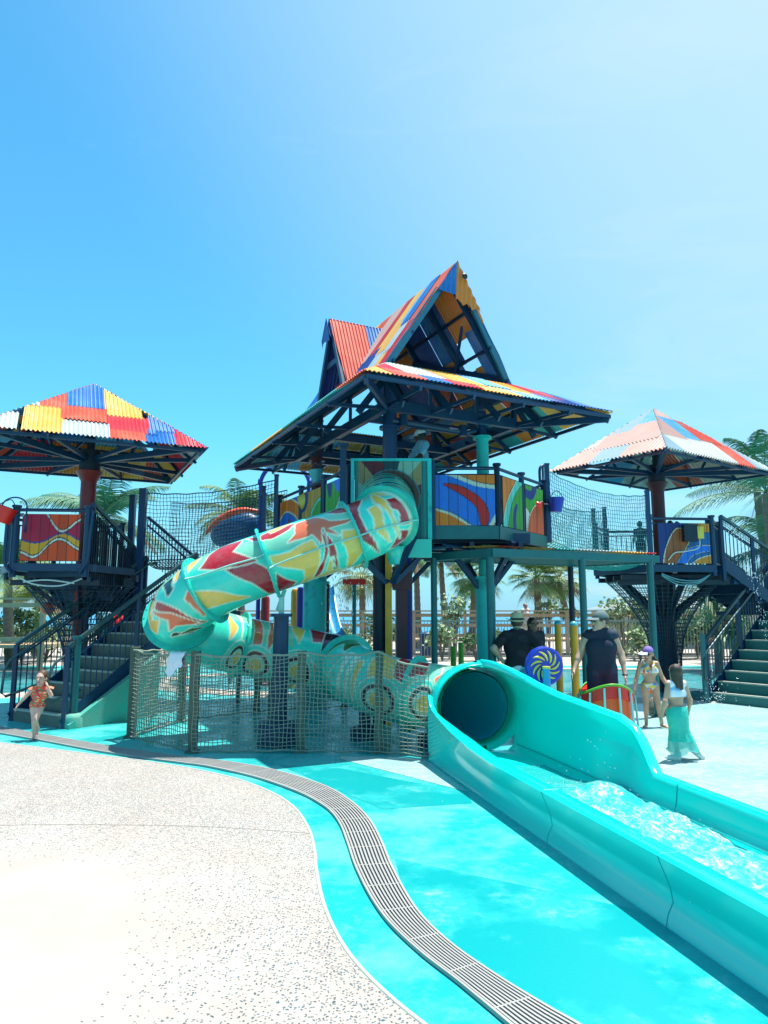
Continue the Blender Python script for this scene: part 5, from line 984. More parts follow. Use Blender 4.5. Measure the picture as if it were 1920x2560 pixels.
# ================================================================= SHADE UMBRELLAS ON PLATFORMS
def umbrella(root, C, ze, apex, pal, seed, skip=(), spec0=None, pit=0.064, am=0.016):
    """C: four eave corners in order round the roof"""
    ax = V(apex); cs = [V((*c, ze)) for c in C]
    m = MB()
    for i in range(4):
        roof_face(m, [cs[i], cs[(i + 1) % 4], ax], (0, 1), pal, seed + i, cw=(0.6, 1.1), rh=(0.5, 0.8), skip=skip if i == 0 else (), pitch=pit, amp=am, dropout=0.04, spec=spec0 if i == 0 else None)
    m.build('roof_sheets', SHM, root)
    hub = V((ax.x, ax.y, ze - 0.05)); m = MB()
    for i in range(4):
        a, b = cs[i], cs[(i + 1) % 4]; md = (a + b) / 2
        m.bar(a.lerp(hub, 0.07) - V((0, 0, 0.03)), b.lerp(hub, 0.07) - V((0, 0, 0.03)), 0.035, 0.05)
        m.bar(hub, a.lerp(ax, 0.08) - V((0, 0, 0.09)), 0.07, 0.10); m.bar(a.lerp(ax, 0.03) - V((0, 0, 0.06)), ax - V((0, 0, 0.10)), 0.05, 0.08)
        for f in (0.3, 0.7): q = a.lerp(b, f); m.bar(hub + V((0, 0, 0.03)), q.lerp(ax, 0.05) - V((0, 0, 0.07)), 0.05, 0.07); m.bar(q - V((0, 0, 0.05)), q.lerp(ax, 0.5) .lerp(a.lerp(ax, 0.5), 0.3) - V((0, 0, 0.05)), 0.03, 0.05)
        for f in (0.33, 0.66): m.bar(a.lerp(ax, f) - V((0, 0, 0.05)), b.lerp(ax, f) - V((0, 0, 0.05)), 0.03, 0.05)
        m.bar(a.lerp(ax, 0.5) - V((0, 0, 0.08)), hub.lerp(a, 0.35), 0.035, 0.05)
    m.build('roof_frame', 'steel', root)
    m = MB(); m.cyl((ax.x, ax.y, ze - 0.22), (ax.x, ax.y, ze + 0.15), 0.18, n=20); m.cyl((ax.x, ax.y, ze + 0.15), (ax.x, ax.y, ax.z - 0.05), 0.07, n=12); smooth_by_angle(m.build('hub', 'steel_black', root))
def funnel_net(root, cx, cy, top, zt, zb, rb, mt='rope_dark', nu=44, nv=16):
    P = []
    for i in range(nu):
        a = 2 * math.pi * i / nu; row = []
        for j in range(nv + 1):
            f = j / nv; r = rb + (top - rb) * (1 - f) ** 2.2; row.append((cx + r * math.cos(a) * (1.1), cy + r * math.sin(a), zt + (zb - zt) * f))
        P.append(row)
    P.append(P[0]); m = MB(); m.net(P, 0.0075); m.build('funnel_net', mt, root)
PAL1 = ['yellow', 'coral', 'red', 'grey', 'blue', 'sky', 'coral', 'yellow', 'orange']
# ---- left
lt = thing('play_platform', 'raised play platform on a red column under a patchwork pyramid roof at the left', 'play platform', (-5.4, 12.4, 0))
h = 2.75; Bc = V((-2.97, 11.56, 0)); uu_ = V((-.90, -.433, 0)).normalized(); vv = V((-.433, .90, 0)).normalized(); sd_ = 3.5
cL = [Bc + uu_ * sd_, Bc, Bc + vv * sd_, Bc + (uu_ + vv) * sd_]; cen = (cL[0] + cL[2]) / 2
umbrella(lt, [(c.x, c.y) for c in cL], 4.4, (cen.x, cen.y, 5.80), PAL1, 40, spec0=[(-1, 0.62, -1, 0.62, 'grey'), (0.68, 1.28, -1, 1.0, 'yellow'), (1.25, 1.95, -1, 0.52, 'grey'), (1.95, 2.5, -1, 0.34, 'coral'), (2.48, 3.0, -1, 0.5, 'blue'), (2.98, 3.6, -1, 0.8, 'red'), (0.3, 0.9, 0.95, 3, 'grey'),
  (1.22, 1.92, 0.56, 1.15, 'coral'), (1.92, 2.62, 0.30, 0.95, 'red'), (2.6, 3.0, 0.46, 1.1, 'blue'), (2.55, 2.7, 0.3, 0.5, 'blue'), (1.3, 1.9, 1.1, 3, 'blue'), (1.88, 2.5, 0.9, 3, 'yellow'), (0.9, 1.3, 0.98, 3, 'coral')])
cx, cy = cen.x, cen.y
column(lt, cx, cy, 0, 4.12, 0.135, 'red_col', (), cone=(4.16, 3.98, 0.10))
LD = [(-6.02, 11.25), (-4.82, 11.35), (-4.55, 12.75), (-5.1, 13.6), (-6.4, 13.5), (-6.7, 12.3)]
m = MB(); m.prism(LD, 2.38, 2.44); m.build('deck_floor', 'steel', lt)
m = MB()
for i in range(6): m.bar((*LD[i], 2.375), (*LD[(i + 1) % 6], 2.375), 0.05, 0.12)
m.build('fascia', 'steel', lt)
m = MB()
for a in range(4):
    an = R(20 + 90 * a); p = V((cx + 0.85 * math.cos(an), cy + 0.85 * math.sin(an), 2.2)); m.bar((cx, cy, 2.16), p, 0.1, 0.14); m.bar(p, p + V((0, 0, 0.12)), 0.12, 0.12, up=(0, 1, 0)); m.bar((cx, cy, 1.5), p - V((0, 0, 0.05)), 0.06, 0.08)
m.bar((-6.1, 11.5, 2.14), (-4.7, 11.6, 2.14), 0.07, 0.09); m.build('deck_beams', 'steel_black', lt)
m = MB(); m.tube(crv([(-5.85, 11.3, 2.20), (-5.6, 11.28, 2.10), (-5.2, 11.3, 2.08), (-4.9, 11.4, 2.2)], 6), 0.012, 5); m.tube(crv([(-5.8, 11.3, 2.14), (-5.4, 11.25, 2.17), (-5.0, 11.35, 2.12)], 6), 0.012, 5); m.build('hose', 'hose_white', lt)
railing(lt, [(-5.98, 11.28), (-4.84, 11.36)], 3.31, 2.44, bars=False, postr=0.055)
railing(lt, [(-5.98, 11.28), (-6.62, 12.3), (-6.35, 13.45), (-5.1, 13.55)], 3.31, 2.44, postr=0.045)
m = MB(); m.tube(crv([(-6.08, 11.22, 3.30), (-6.08, 11.2, 2.9), (-6.07, 11.2, 2.45), (-5.95, 11.2, 2.28)], 5), 0.028, 8); m.build('corner_hoop', 'steel', lt, True); m = MB(); m.tube(crv([(-4.74, 11.3, 3.3), (-4.76, 11.28, 2.9), (-4.78, 11.28, 2.5), (-4.9, 11.28, 2.28)], 5), 0.028, 8); m.build('corner_hoop', 'steel', lt, True)
def wavepanel(x, z, w, h):
    C = np.tile(np.array(lin((225, 70, 5))), x.shape + (1,)).astype(float); u = x / w; v = z / h
    f1 = 0.80 - 0.32 * np.sin((u - 0.22) * 5.2) * (u > 0.1) ; top = 0.62 + 0.42 * np.cos((u + 0.10) * 5.4); mid = 0.44 - 0.13 * np.cos((u - 0.05) * 6.2 + 0.9); low = 0.22 - 0.25 * np.cos((u - 0.28) * 6.6) + 0.05
    def cv(us, vs):
        k = np.array([np.interp(np.linspace(0, 1, 64), us, vs)]); k = np.convolve(np.pad(k[0], 7, 'edge'), np.ones(15) / 15, 'valid'); return np.interp(u, np.linspace(0, 1, 64), k)
    low = cv([0, .1, .25, .55, .72, 1], [.20, .14, .02, .46, .48, .22]); mid = cv([0, .15, .35, .65, .8, 1], [.46, .38, .38, .60, .60, .42]); top = cv([0, .12, .38, .62, .75, 1], [.85, 1.25, 1.1, .60, .62, .92])
    C[v < top] = lin((180, 5, 55)); C[np.abs(v - top) < 0.045] = cK; C[np.abs(v - top) < 0.022] = cW
    C[v < mid] = lin((225, 160, 30)); C[np.abs(v - mid) < 0.018] = lin((40, 60, 140)); C[v < low] = lin((230, 75, 5)); C[np.abs(v - low) < 0.045] = cK; C[np.abs(v - low) < 0.022] = cW
    return C
art_panel(lt, (-5.86, 11.26, 0), (-4.95, 11.335, 0), 2.48, 3.24, wavepanel, 12, label='plank panel painted with magenta, orange and yellow waves')
funnel_net(lt, cx, cy, 0.85, 2.1, 0.6, 0.2)
# ---- right
rt = thing('play_platform', 'raised play platform under a pale faded pyramid roof at the right, black net funnel below', 'play platform', (5.97, 15.07, 0))
cR4 = [(3.62, 15.02), (5.27, 12.77), (8.66, 15.15), (6.95, 17.45)]
umbrella(rt, cR4, 4.7, (5.97, 15.07, 6.14), ['white', 'pink', 'sky', 'white', 'coral', 'pale_blue', 'pink', 'white', 'white', 'pink', 'pale_blue'], 68, pit=0.088, am=0.026)
column(rt, 5.97, 15.07, 2.5, 4.40, 0.14, 'darkred_col', (), cone=(4.46, 4.28, 0.10)); column(rt, 5.97, 15.07, 0, 2.5, 0.22, 'steel_black', (), name='trunk_column')
RD = [(5.28, 13.86), (6.62, 13.98), (7.25, 15.0), (6.9, 16.2), (5.2, 16.3), (4.6, 15.3)]
m = MB(); m.prism(RD, 2.54, 2.6); m.build('deck_floor', 'steel', rt)
m = MB()
for i in range(6): m.bar((*RD[i], 2.52), (*RD[(i + 1) % 6], 2.52), 0.05, 0.14)
m.build('fascia', 'steel', rt)
for a in range(5):
    an = R(-160 + 72 * a); m = MB(); m.tube([(5.97, 15.07, 1.3), (5.97 + 0.35 * math.cos(an), 15.07 + 0.35 * math.sin(an), 1.75), (5.97 + 1.05 * math.cos(an), 15.07 + 1.05 * math.sin(an), 2.33)], [0.12, 0.085, 0.06], 10); m.build('branch_strut', 'steel_black', rt, True)
m = MB()
for k in range(4): y = 14.2 + 0.5 * k; m.bar((4.8, y, 2.36), (7.0, y, 2.36), 0.07, 0.10)
m.bar((4.75, 14.3, 2.26), (6.9, 14.05, 2.26), 0.06, 0.09); m.build('deck_beams', 'steel_black', rt)
m = MB()
for k in range(3): m.tube(crv([(5.5, 13.9, 2.42 - .02 * k), (5.8, 13.85, 2.30 - 0.05 * k), (6.2, 13.9, 2.28 - 0.03 * k), (6.5, 14.0, 2.4)], 6), 0.012, 5)
m.build('hose', 'rope_teal', rt)
railing(rt, [(5.30, 13.88), (6.6, 14.0)], 3.52, 2.6, bars=False, postr=0.05); railing(rt, [(6.6, 14.0), (7.2, 15.0)], 3.52, 2.6); railing(rt, [(4.65, 15.3), (5.2, 16.25), (6.85, 16.15), (7.2, 15.0)], 3.52, 2.6)
art_panel(rt, (5.46, 13.86, 0), (6.52, 13.96, 0), 2.62, 3.42, layered(lin((25, 105, 170)), [
    ([(.2, 1.2), (.45, .9), (.25, .5), (.2, -.2), (-.2, -.2), (-.1, 1.2)], lin((20, 50, 120)), None, 0), ([(.10, -.2), (.12, .3), (.35, .85), (.62, .7), (.45, .2), (.4, -.2)], lin((175, 95, 45)), cW, 0.03, 1),
    ([(.45, -.2), (.6, .15), (.9, .3), (1.2, .28), (1.2, .42), (.9, .45), (.55, .35), (.3, -.1)], cB, cW, 0.02, 1), ([(.6, -.2), (.75, .1), (1.2, .2), (1.2, -.2)], lin((225, 140, 40)), cW, 0.03, 1), ([(.66, 1.2), (.66, .85), (1.2, .8), (1.2, 1.2)], lin((230, 145, 40)), cK, 0.01)]), 15, label='plank panel painted blue, rust and white')
m = MB(); m.box((6.08, 13.82, 3.22), (0.28, 0.12, 0.34)); m.build('control_box', 'steel_black', rt); m = MB(); m.box((6.26, 13.78, 3.22), (0.12, 0.06, 0.24)); m.lathe((6.26, 13.745, 3.30), [(0.0, 0), (0.035, 0), (0.035, -0.02), (0, -0.02)], 12, Y=(0, 0, 1), Z=(0, 1, 0)); m.build('valve', 'plastic_yellow', rt)
m = MB(); m.tube(crv([(6.25, 13.8, 3.1), (6.22, 13.8, 2.92), (5.95, 13.8, 2.85), (5.75, 13.82, 2.82), (5.62, 13.84, 2.68)], 6), 0.012, 5); m.build('hose', 'hose_white', rt)
funnel_net(rt, 5.97, 15.07, 1.05, 2.30, 0.55, 0.27, nu=52, nv=22)
# ================================================================= STAIRS
def stairs(root, S0, D, W, n, rise, tread, width, z0=0.0, mt='concrete_step', railz=0.97, rails=(1, 1), nose=True, wall=None, under=0.19, meshband=True, rise_rail_start=0.0):
    D = V(D).normalized(); W = V(W).normalized(); S0 = V(S0)
    for k in range(n):
        a = S0 + D * (tread * k); z = z0 + rise * (k + 1); m = MB(); m.box(a + D * (tread * 0.55) + W * (width / 2) + V((0, 0, z - rise / 2 - 0.02)), (width, tread * 1.1, rise - 0.006), W, D, (0, 0, 1)); o = m.build('step', mt, root)
        m = MB(); m.box(a + D * 0.03 + W * (width / 2) + V((0, 0, z - 0.011)), (width + 0.006, 0.075, 0.026), W, D, (0, 0, 1)); m.build('nosing', 'concrete_nose', o)
    sl = V((D.x * tread, D.y * tread, rise)); ln = n
    for e in (0, 1):
        m = MB(); w = (-0.035 if e == 0 else width + 0.035); a = S0 + W * w + V((0, 0, z0 - 0.0)); m.bar(a + V((0, 0, 0.02)), a + sl * ln + V((0, 0, 0.02)), 0.03, 0.24); m.build('stringer', 'steel', root)
    for e in (0, 1):
        if not rails[e]: continue
        w = (-0.035 if e == 0 else width + 0.035); a = S0 + W * w + V((0, 0, z0)); t0_ = a + V((0, 0, rise + railz)); t1_ = a + sl * ln + V((0, 0, railz + rise * 0.2))
        m = MB(); m.bar(t0_, t1_, 0.055, 0.055); m.build('top_rail', 'rail_worn', root)
        if meshband:
            m = MB(); N = int((t1_ - t0_).length / 0.05); P = [[t0_.lerp(t1_, i / N) - V((0, 0, 0.03 + 0.05 * j)) for j in range(5)] for i in range(N + 1)]; m.net(P, 0.006); m.build('mesh_band', 'steel_black', root)
        m = MB(); m.bar(t0_ - V((0, 0, 0.23)), t1_ - V((0, 0, 0.23)), 0.02, 0.025); b0 = a + V((0, 0, 0.16)); b1 = a + sl * ln; m.bar(b0 + V((0, 0, 0.03)), b1 + V((0, 0, 0.03)), 0.02, 0.03); m.build('bottom_rail', 'steel', root)
        m = MB(); N = int((t1_ - t0_).length / 0.115)
        for i in range(N + 1):
            f = i / N; p = t0_.lerp(t1_, f); q = b0.lerp(b1, f); m.bar((p.x, p.y, p.z - 0.23), (p.x, p.y, q.z), 0.014, 0.014, up=(0, 1, 0))
        m.build('balusters', 'steel', root)
        for f in (0.0, 0.5, 1.0):
            p = t0_.lerp(t1_, f); m = MB(); m.bar((p.x, p.y, (z0 if f == 0 else p.z - 1.3)), (p.x, p.y, p.z), 0.06, 0.06, up=(0, 1, 0)); m.build('post', 'steel', root)
        # round grab rail inside
        g0 = t0_ + W * (0.09 if e == 0 else -0.09) - V((0, 0, 0.14)); g1 = t1_ + W * (0.09 if e == 0 else -0.09) - V((0, 0, 0.14)); d0 = (g0 - g1).normalized()
        pts = [g1 + (g1 - g0).normalized() * 0.02 + V((D.x, D.y, 0)) * 0.15, g1, g0, g0 + d0 * 0.16, g0 + d0 * 0.26 - V((0, 0, 0.10)), g0 + d0 * 0.28 - V((0, 0, 0.42)), g0 + d0 * 0.20 - V((0, 0, 0.52)), g0 - V((0, 0, 0.50)) + V((D.x, D.y, 0)) * 0.3]
        m = MB(); m.tube(pts, 0.021, 8); m.build('grab_rail', 'rail_worn', root, True)
    return S0 + D * (tread * n), z0 + rise * n
ls = thing('staircase', 'dark steel railed staircase with concrete steps climbing to the left play platform', 'staircase', (-4.9, 11.2, 0))
DL = V((.55, .835, 0)).normalized(); WLs = V((-.835, .55, 0)).normalized(); SL0 = V((-4.64, 10.42, 0))
top, zt = stairs(ls, SL0, DL, WLs, 9, 0.187, 0.262, 1.30)
m = MB(); a = SL0 - WLs * 0.07; P = [a, a + DL * 1.55, a + DL * 1.55 + V((0, 0, 1.0)), a + V((0, 0, 0.06))]      # sloping concrete cheek
th = WLs * -0.10
m.poly(P); m.poly([p + th for p in P][::-1]); 
for i in range(4): m.poly([P[i], P[i] + th, P[(i + 1) % 4] + th, P[(i + 1) % 4]][::-1])
m.build('cheek_wall', 'concrete_green', ls)
m = MB(); b0 = SL0 + WLs * 0.02; m.poly([b0 + DL * 0.1, b0 + DL * 0.1 + WLs * 1.26, b0 + WLs * 1.26 + DL * 1.5, b0 + DL * 1.5]); 
q = [b0 + DL * 0.12 + V((0, 0, 0.0)), b0 + DL * 1.7, b0 + DL * 1.7 + V((0, 0, 1.0)), b0 + DL * 0.12 + V((0, 0, 0.10))]; m.poly(q); m.poly([p + WLs * 1.24 for p in q][::-1]); m.build('stair_base', 'concrete_step', ls)
m = MB(); pp = SL0 - WLs * 0.16 + DL * -0.05; pp = V((gz(180, 1818).x, gz(180, 1818).y, 0)); m.cyl(pp, pp + V((0, 0, 1.28)), 0.06, n=14); m.cyl(pp + V((0, 0, 1.28)), pp + V((0, 0, 1.31)), 0.075, n=14); ft = smooth_by_angle(m.build('newel_post', 'steel_light', ls))
m = MB(); m.lathe(pp, [(0.17, 0), (0.165, 0.14), (0.14, 0.19), (0.07, 0.2)], 28); m.build('footing', 'concrete_green', ft, True)
# landing and upper flight to the platform
m = MB(); ld = [top - WLs * 0.05, top + WLs * 2.3, top + WLs * 2.3 + DL * 1.1, top + DL * 1.1 - WLs * 0.05]; m.prism([(p.x, p.y) for p in ld], zt - 0.08, zt); m.build('landing', 'steel', ls)
for p in ld: m = MB(); m.bar((p.x, p.y, 0), (p.x, p.y, zt - 0.08), 0.08, 0.08, up=(0, 1, 0)); m.build('landing_leg', 'steel', ls)
uD = V((-4.85 - -4.63, 11.4 - 12.9, 0)).normalized(); uS = V((-4.66, 12.95, 0)); uW = V((-uD.y, uD.x, 0)); uW = -uW if uW.x > 0 else uW
stairs(ls, uS, uD, uW, 4, 0.19, 0.36, 1.05, z0=zt, rails=(1, 0), meshband=True, mt='steel')
m = MB()
for i in range(24): p = uS.lerp(V((-4.86, 11.4, 0)), i / 23) - uW * 0.05; m.bar((p.x, p.y, zt - 0.1 + 0.03 * i), (p.x, p.y, zt + 0.98 + 0.03 * i), 0.02, 0.02, up=(0, 1, 0))
m.build('screen_bars', 'steel_black', ls)
pa = at(370, 1293, 13.6); pb = at(480, 1386, 13.3); m = MB(); m.bar(pa, pb, 0.05, 0.05); m.bar(pa - V((0, 0, 0.16)), pb - V((0, 0, 0.16)), 0.03, 0.03); m.build('top_rail', 'steel', ls)
m = MB(); 
for i in range(17): p = pa.lerp(pb, i / 16); m.bar(p, p - V((0, 0, 0.8)), 0.014, 0.014, up=(0, 1, 0))
m.build('balusters', 'steel', ls)
for (px, yt, yb, Y, r) in ((359, 1224, 1470, 12.98, 0.075), (333, 1240, 1440, 13.9, 0.07)):
    a = at(px, yt, Y); m = MB(); m.bar((a.x, a.y, 0), a, r * 1.6, r * 1.6, up=(0, 1, 0)); m.bar(a, a + V((0, 0, 0.02)), r * 1.7, r * 1.7, up=(0, 1, 0)); m.build('tall_post', 'steel_navy', ls)
rs_ = thing('staircase', 'dark railed staircase with green steps at the right edge of the splash pad', 'staircase', (6.8, 13.6, 0))
mat('step_green', (0.02, 0.16, 0.15), 0.7, nscale=5, namt=0.6, col2=(0.03, 0.10, 0.10), bump=0.2, bscale=50)
DRr = V((.82, .57, 0)).normalized(); WRr = V((.57, -.82, 0)).normalized()
top2, zt2 = stairs(rs_, V((6.10, 13.42, 0)), DRr, WRr, 9, 0.187, 0.27, 1.45, mt='step_green')
m = MB(); b0 = V((6.14, 13.42, 0)); q = [b0 + DRr * 0.12, b0 + DRr * 2.2, b0 + DRr * 2.2 + V((0, 0, 1.3)), b0 + DRr * 0.12 + V((0, 0, 0.08))]; m.poly(q); m.poly([p + WRr * 1.38 for p in q][::-1]); m.build('stair_base', 'step_green', rs_)
m = MB(); ld = [top2 - WRr * 1.2, top2 + WRr * 1.5, top2 + WRr * 1.5 + DRr * 1.2, top2 - WRr * 1.2 + DRr * 1.2]; m.prism([(p.x, p.y) for p in ld], zt2 - 0.08, zt2); m.build('landing', 'steel', rs_)
# upper flight climbs back left to the platform
uS2 = V((8.35, 14.75, 0)); uE2 = V((6.70, 13.98, 0)); uD2 = (uE2 - uS2).normalized(); uW2 = V((-uD2.y, uD2.x, 0)); uW2 = -uW2 if uW2.y < 0 else uW2
stairs(rs_, uS2, uD2, uW2, 5, 0.186, 0.35, 1.05, z0=zt2 + 0.0, mt='steel', railz=0.93)
for (px, py, Y) in ((1768, 1296, 14.1), (1755, 1585, 13.3)):
    a = at(px, py, Y); m = MB(); m.bar((a.x, a.y, 0 if py > 1400 else 2.4), a, 0.075, 0.075, up=(0, 1, 0)); m.build('newel_post', 'steel_light', rs_)
m = MB(); a = gz(1745, 1752); m.lathe(a, [(0.16, 0), (0.155, 0.13), (0.12, 0.17), (0.06, 0.18)], 20); m.build('footing', 'step_green', rs_, True)
# ================================================================= NET BRIDGES
def bridge(label, A1, A2, ztops, zbots, B1, B2, ztb, zbb, mt, posts, cell=0.058, loc=None, sag=0.10):
    r = thing('net_bridge', label, 'net bridge', loc)
    def side(a, b, zt, zb, bulge):
        a = V(a); b = V(b); n = int((b - a).length / cell); P = []
        for i in range(n + 1):
            f = i / n; s = 4 * f * (1 - f); p = a.lerp(b, f); top = zt[0] + (zt[1] - zt[0]) * f - s * sag; bot = zb[0] + (zb[1] - zb[0]) * f - s * sag * 0.9; mm_ = int(1.0 / cell); P.append([V((p.x + 0.01 * math.sin(i * 0.7 + j), p.y + bulge * s * math.sin(math.pi * j / mm_), top + (bot - top) * j / mm_ + 0.006 * math.sin(i * 0.9 + j * 0.5))) for j in range(mm_ + 1)])
        m = MB(); m.net(P, 0.0055); m.build('side_net', mt, r); m = MB(); m.tube([q[0] for q in P], 0.012, 6); m.tube([q[-1] for q in P], 0.014, 6); m.build('edge_rope', mt, r)
        return [q[-1] for q in P]
    ea = side(A1, A2, ztops, zbots, 0.03); eb = side(B1, B2, ztb, zbb, 0.02)
    P = []; n = min(len(ea), len(eb))
    for i in range(n): 
        a = ea[int(i * (len(ea) - 1) / (n - 1))]; b = eb[int(i * (len(eb) - 1) / (n - 1))]; P.append([a.lerp(b, j / 12) - V((0, 0, 0.10 * math.sin(math.pi * j / 12))) for j in range(13)])
    m = MB(); m.net(P, 0.009); m.build('floor_net', mt if mt != 'rope_teal' else 'rope_green', r)
    for p in posts:
        m = MB(); m.bar((p[0], p[1], p[2]), (p[0], p[1], p[3]), 0.075, 0.075, up=(0, 1, 0)); m.bar((p[0], p[1], p[3]), (p[0], p[1], p[3] + 0.03), 0.09, 0.09, up=(0, 1, 0)); m.build('post', 'steel_navy', r)
    return r
bridge('dark rope net bridge strung from the left stair posts to the tower deck', (-4.45, 13.0, 0), (-2.12, 13.35, 0), (3.88, 4.20), (2.62, 2.98), (-4.3, 14.0, 0), (-2.0, 14.2, 0), (3.85, 4.15), (2.55, 2.95), 'rope_dark',
       ((-2.08, 13.32, 2.9, 4.27), (-2.42, 13.9, 2.9, 4.15), (-2.3, 13.28, 2.9, 3.9)), loc=(-3.2, 13.5, 2.5), sag=0.11)
bridge('pale teal rope net bridge strung from the tower deck to the right platform', (2.88, 12.1, 0), (5.25, 13.85, 0), (4.12, 3.98), (2.92, 2.66), (2.65, 13.5, 0), (4.85, 15.2, 0), (4.05, 3.85), (2.92, 2.62), 'rope_teal',
       ((2.86, 12.08, 2.85, 4.22), (5.27, 13.83, 2.4, 4.05), (4.8, 15.1, 2.5, 3.9), (4.62, 15.3, 2.5, 3.9)), loc=(4.0, 13.3, 2.7), sag=0.16)
m = MB(); m.tube(crv([(2.72, 12.0, 3.9), (2.72, 12.0, 4.12), (2.77, 12.03, 4.2), (2.84, 12.06, 4.2)], 5), 0.025, 8); m.tube([(2.78, 12.03, 3.9), (2.78, 12.03, 4.2)], 0.02, 6); m.build('gate_hoop', 'steel_navy', tow, True)
m = MB(); m.cyl((4.75, 13.55, 2.0), (4.75, 13.55, 2.2), 0.1) if False else None
# ================================================================= NET FENCE ROUND THE SLIDE
nf = thing('net_fence', 'tan rope net fence on square posts around the foot of the tube slide', 'net fence', (-1.3, 8.4, 0))
fp = [gz(*p) for p in ((324, 1846), (478, 1884), (750, 1883), (948, 1885), (1072, 1898))]; back = [gz(*p) for p in ((324, 1846), (449, 1806), (640, 1782), (860, 1770))]
FH = 1.15
def netpanel(a, b, za, zb, bow=0.02, mt='rope_tan'):
    n = max(4, int((b - a).length / 0.050)); k = 22; P = []
    for i in range(n + 1):
        f = i / n; s = 4 * f * (1 - f); p = a.lerp(b, f); top = za + (zb - za) * f - 0.035 * s; row = []
        for j in range(k + 1):
            g = j / k; z = top + (0.03 - top) * g; row.append(V((p.x + 0.007 * math.sin(i * 1.1 + j * 0.6), p.y - bow * s * math.sin(math.pi * g), z + 0.008 * math.sin(i * 0.8 + j * 1.3))))
        P.append(row)
    m = MB(); m.net(P, 0.0048, n=4); m.build('net_panel', mt, nf)
    m = MB(); m.tube([q[0] for q in P], 0.015, 6); m.build('top_rope', mt, nf, True); m = MB(); m.tube([q[-1] for q in P], 0.011, 6); m.build('bottom_rope', mt, nf, True)
hs_ = [FH, FH, FH + 0.02, FH + 0.03, 1.02]
for i in range(4):
    netpanel(fp[i], fp[i + 1], hs_[i], hs_[i + 1])
for i in range(3): netpanel(back[i], back[i + 1], FH, FH)
for p in fp[:4] + back[1:]:
    m = MB(); m.box((p.x, p.y + 0.05, FH / 2 + 0.01), (0.095, 0.095, FH + 0.02)); m.box((p.x, p.y + 0.05, FH + 0.03), (0.105, 0.105, 0.02)); m.box((p.x, p.y + 0.05, 0.012), (0.15, 0.15, 0.024)); m.build('post', 'post_wood', nf)
# white towel over the top rope
ta, tb = fp[0].lerp(fp[1], 0.62), fp[0].lerp(fp[1], 0.86); m = MB(); rows = []
for i in range(13):
    f = i / 12; p = ta.lerp(tb, f); row = []
    for j in range(17):
        g = j / 16; sdn = -1 if g < 0.5 else 1; L1 = 0.20 + 0.05 * math.sin(f * 5); L2 = 0.10
        if g < 0.62: z = FH + 0.025 - L1 * (0.62 - g) / 0.62 * 1.25; y = -0.035 - 0.02 * (0.62 - g)
        else: z = FH + 0.03 - (g - 0.62) * 0.5; y = 0.03
        row.append(V((p.x + (0.06 * (0.62 - g) if g < 0.62 else 0) * -1.2 + 0.012 * math.sin(j * 0.9), p.y + y + 0.014 * math.sin(f * 14 + j * 0.35), z)))
    rows.append(row)
m.quadgrid(rows); m.quadgrid([[p + V((0, 0.008, 0)) for p in r] for r in rows], flip=True); tag(m.build('towel', 'white_cloth', None, True), 'white towel hung over the top rope of the net fence', 'towel')
# ================================================================= LOW AWNING
aw = thing('awning', 'low flat awning of corrugated sheets on slim green posts beside the tower', 'awning', (2.8, 11.2, 0))
c0 = V((1.59, 10.3, 2.56)); cr_ = V((4.56, 11.62, 2.56)); cl_ = V((0.66, 11.3, 2.56)); cb = cl_ + (cr_ - c0)
m = MB(); roof_face(m, [c0 + V((0, 0, .06)), cr_ + V((0, 0, .06)), cb + V((0, 0, .12)), cl_ + V((0, 0, .12))], (0, 1), ['coral', 'yellow', 'teal', 'grey', 'red', 'teal'], 71, cw=(0.4, 0.7), pitch=0.064, amp=0.012); m.build('roof_sheets', SHM, aw)
m = MB()
for a, b in ((c0, cr_), (c0, cl_), (cl_, cb), (cr_, cb)): m.bar(a - V((0, 0, 0.03)), b - V((0, 0, 0.03)), 0.05, 0.12)
m.build('edge_beam', 'steel_light', aw)
m = MB()
for k in range(1, 9): m.bar(c0.lerp(cl_, k / 9) + V((0, 0, -0.05)), cr_.lerp(cb, k / 9) + V((0, 0, -0.05)), 0.04, 0.05)
m.build('joist', 'steel_light', aw)
for p, mt, r in (((0.78, 11.0), 'steel_light', 0.05), ((1.57, 10.38), 'steel_light', 0.06), ((3.10, 10.98), 'steel_light', 0.055), ((4.38, 11.55), 'steel_light', 0.055), ((3.35, 12.6), 'steel_black', 0.05)):
    m = MB(); m.cyl((p[0], p[1], 0), (p[0], p[1], 2.5), r, n=14); m.cyl((p[0], p[1], 0), (p[0], p[1], 0.03), r + 0.05, n=14); smooth_by_angle(m.build('post', mt, aw))
# ================================================================= PLAY FEATURES
def solo(name, m, mt, label, cat, smooth=False, group=None, kind=None): return tag(m.build(name, mt, None, smooth), label, cat, group, kind)
# spinning wheel
wh = thing('spinning_wheel', 'blue spinning wheel with yellow curved vanes on a light blue pipe stand', 'water wheel', (1.99, 8.75, 0))
wc = at(1361, 1665, 8.75); X = V((0.985, 0.17, 0)).normalized(); Zz = V((0, 0, 1)); Nn = X.cross(Zz)
m = MB(); m.lathe(wc, [(0.0, 0.03), (0.215, 0.035), (0.235, 0.02), (0.235, -0.05), (0.215, -0.06), (0, -0.06)], 48, X=X, Y=Zz, Z=Nn); smooth_by_angle(m.build('disc', 'plastic_blue', wh))
m = MB()
for k in range(11):
    a0 = 2 * math.pi * k / 11; pts = []
    for j in range(8):
        f = j / 7; r = 0.065 + 0.125 * f; a = a0 + 0.85 * f; pts.append(wc + X * (r * math.cos(a)) + Zz * (r * math.sin(a)) + Nn * 0.036)
    m.tube(pts, [0.005, 0.010, 0.014, 0.016, 0.0155, 0.013, 0.010, 0.005], 6)
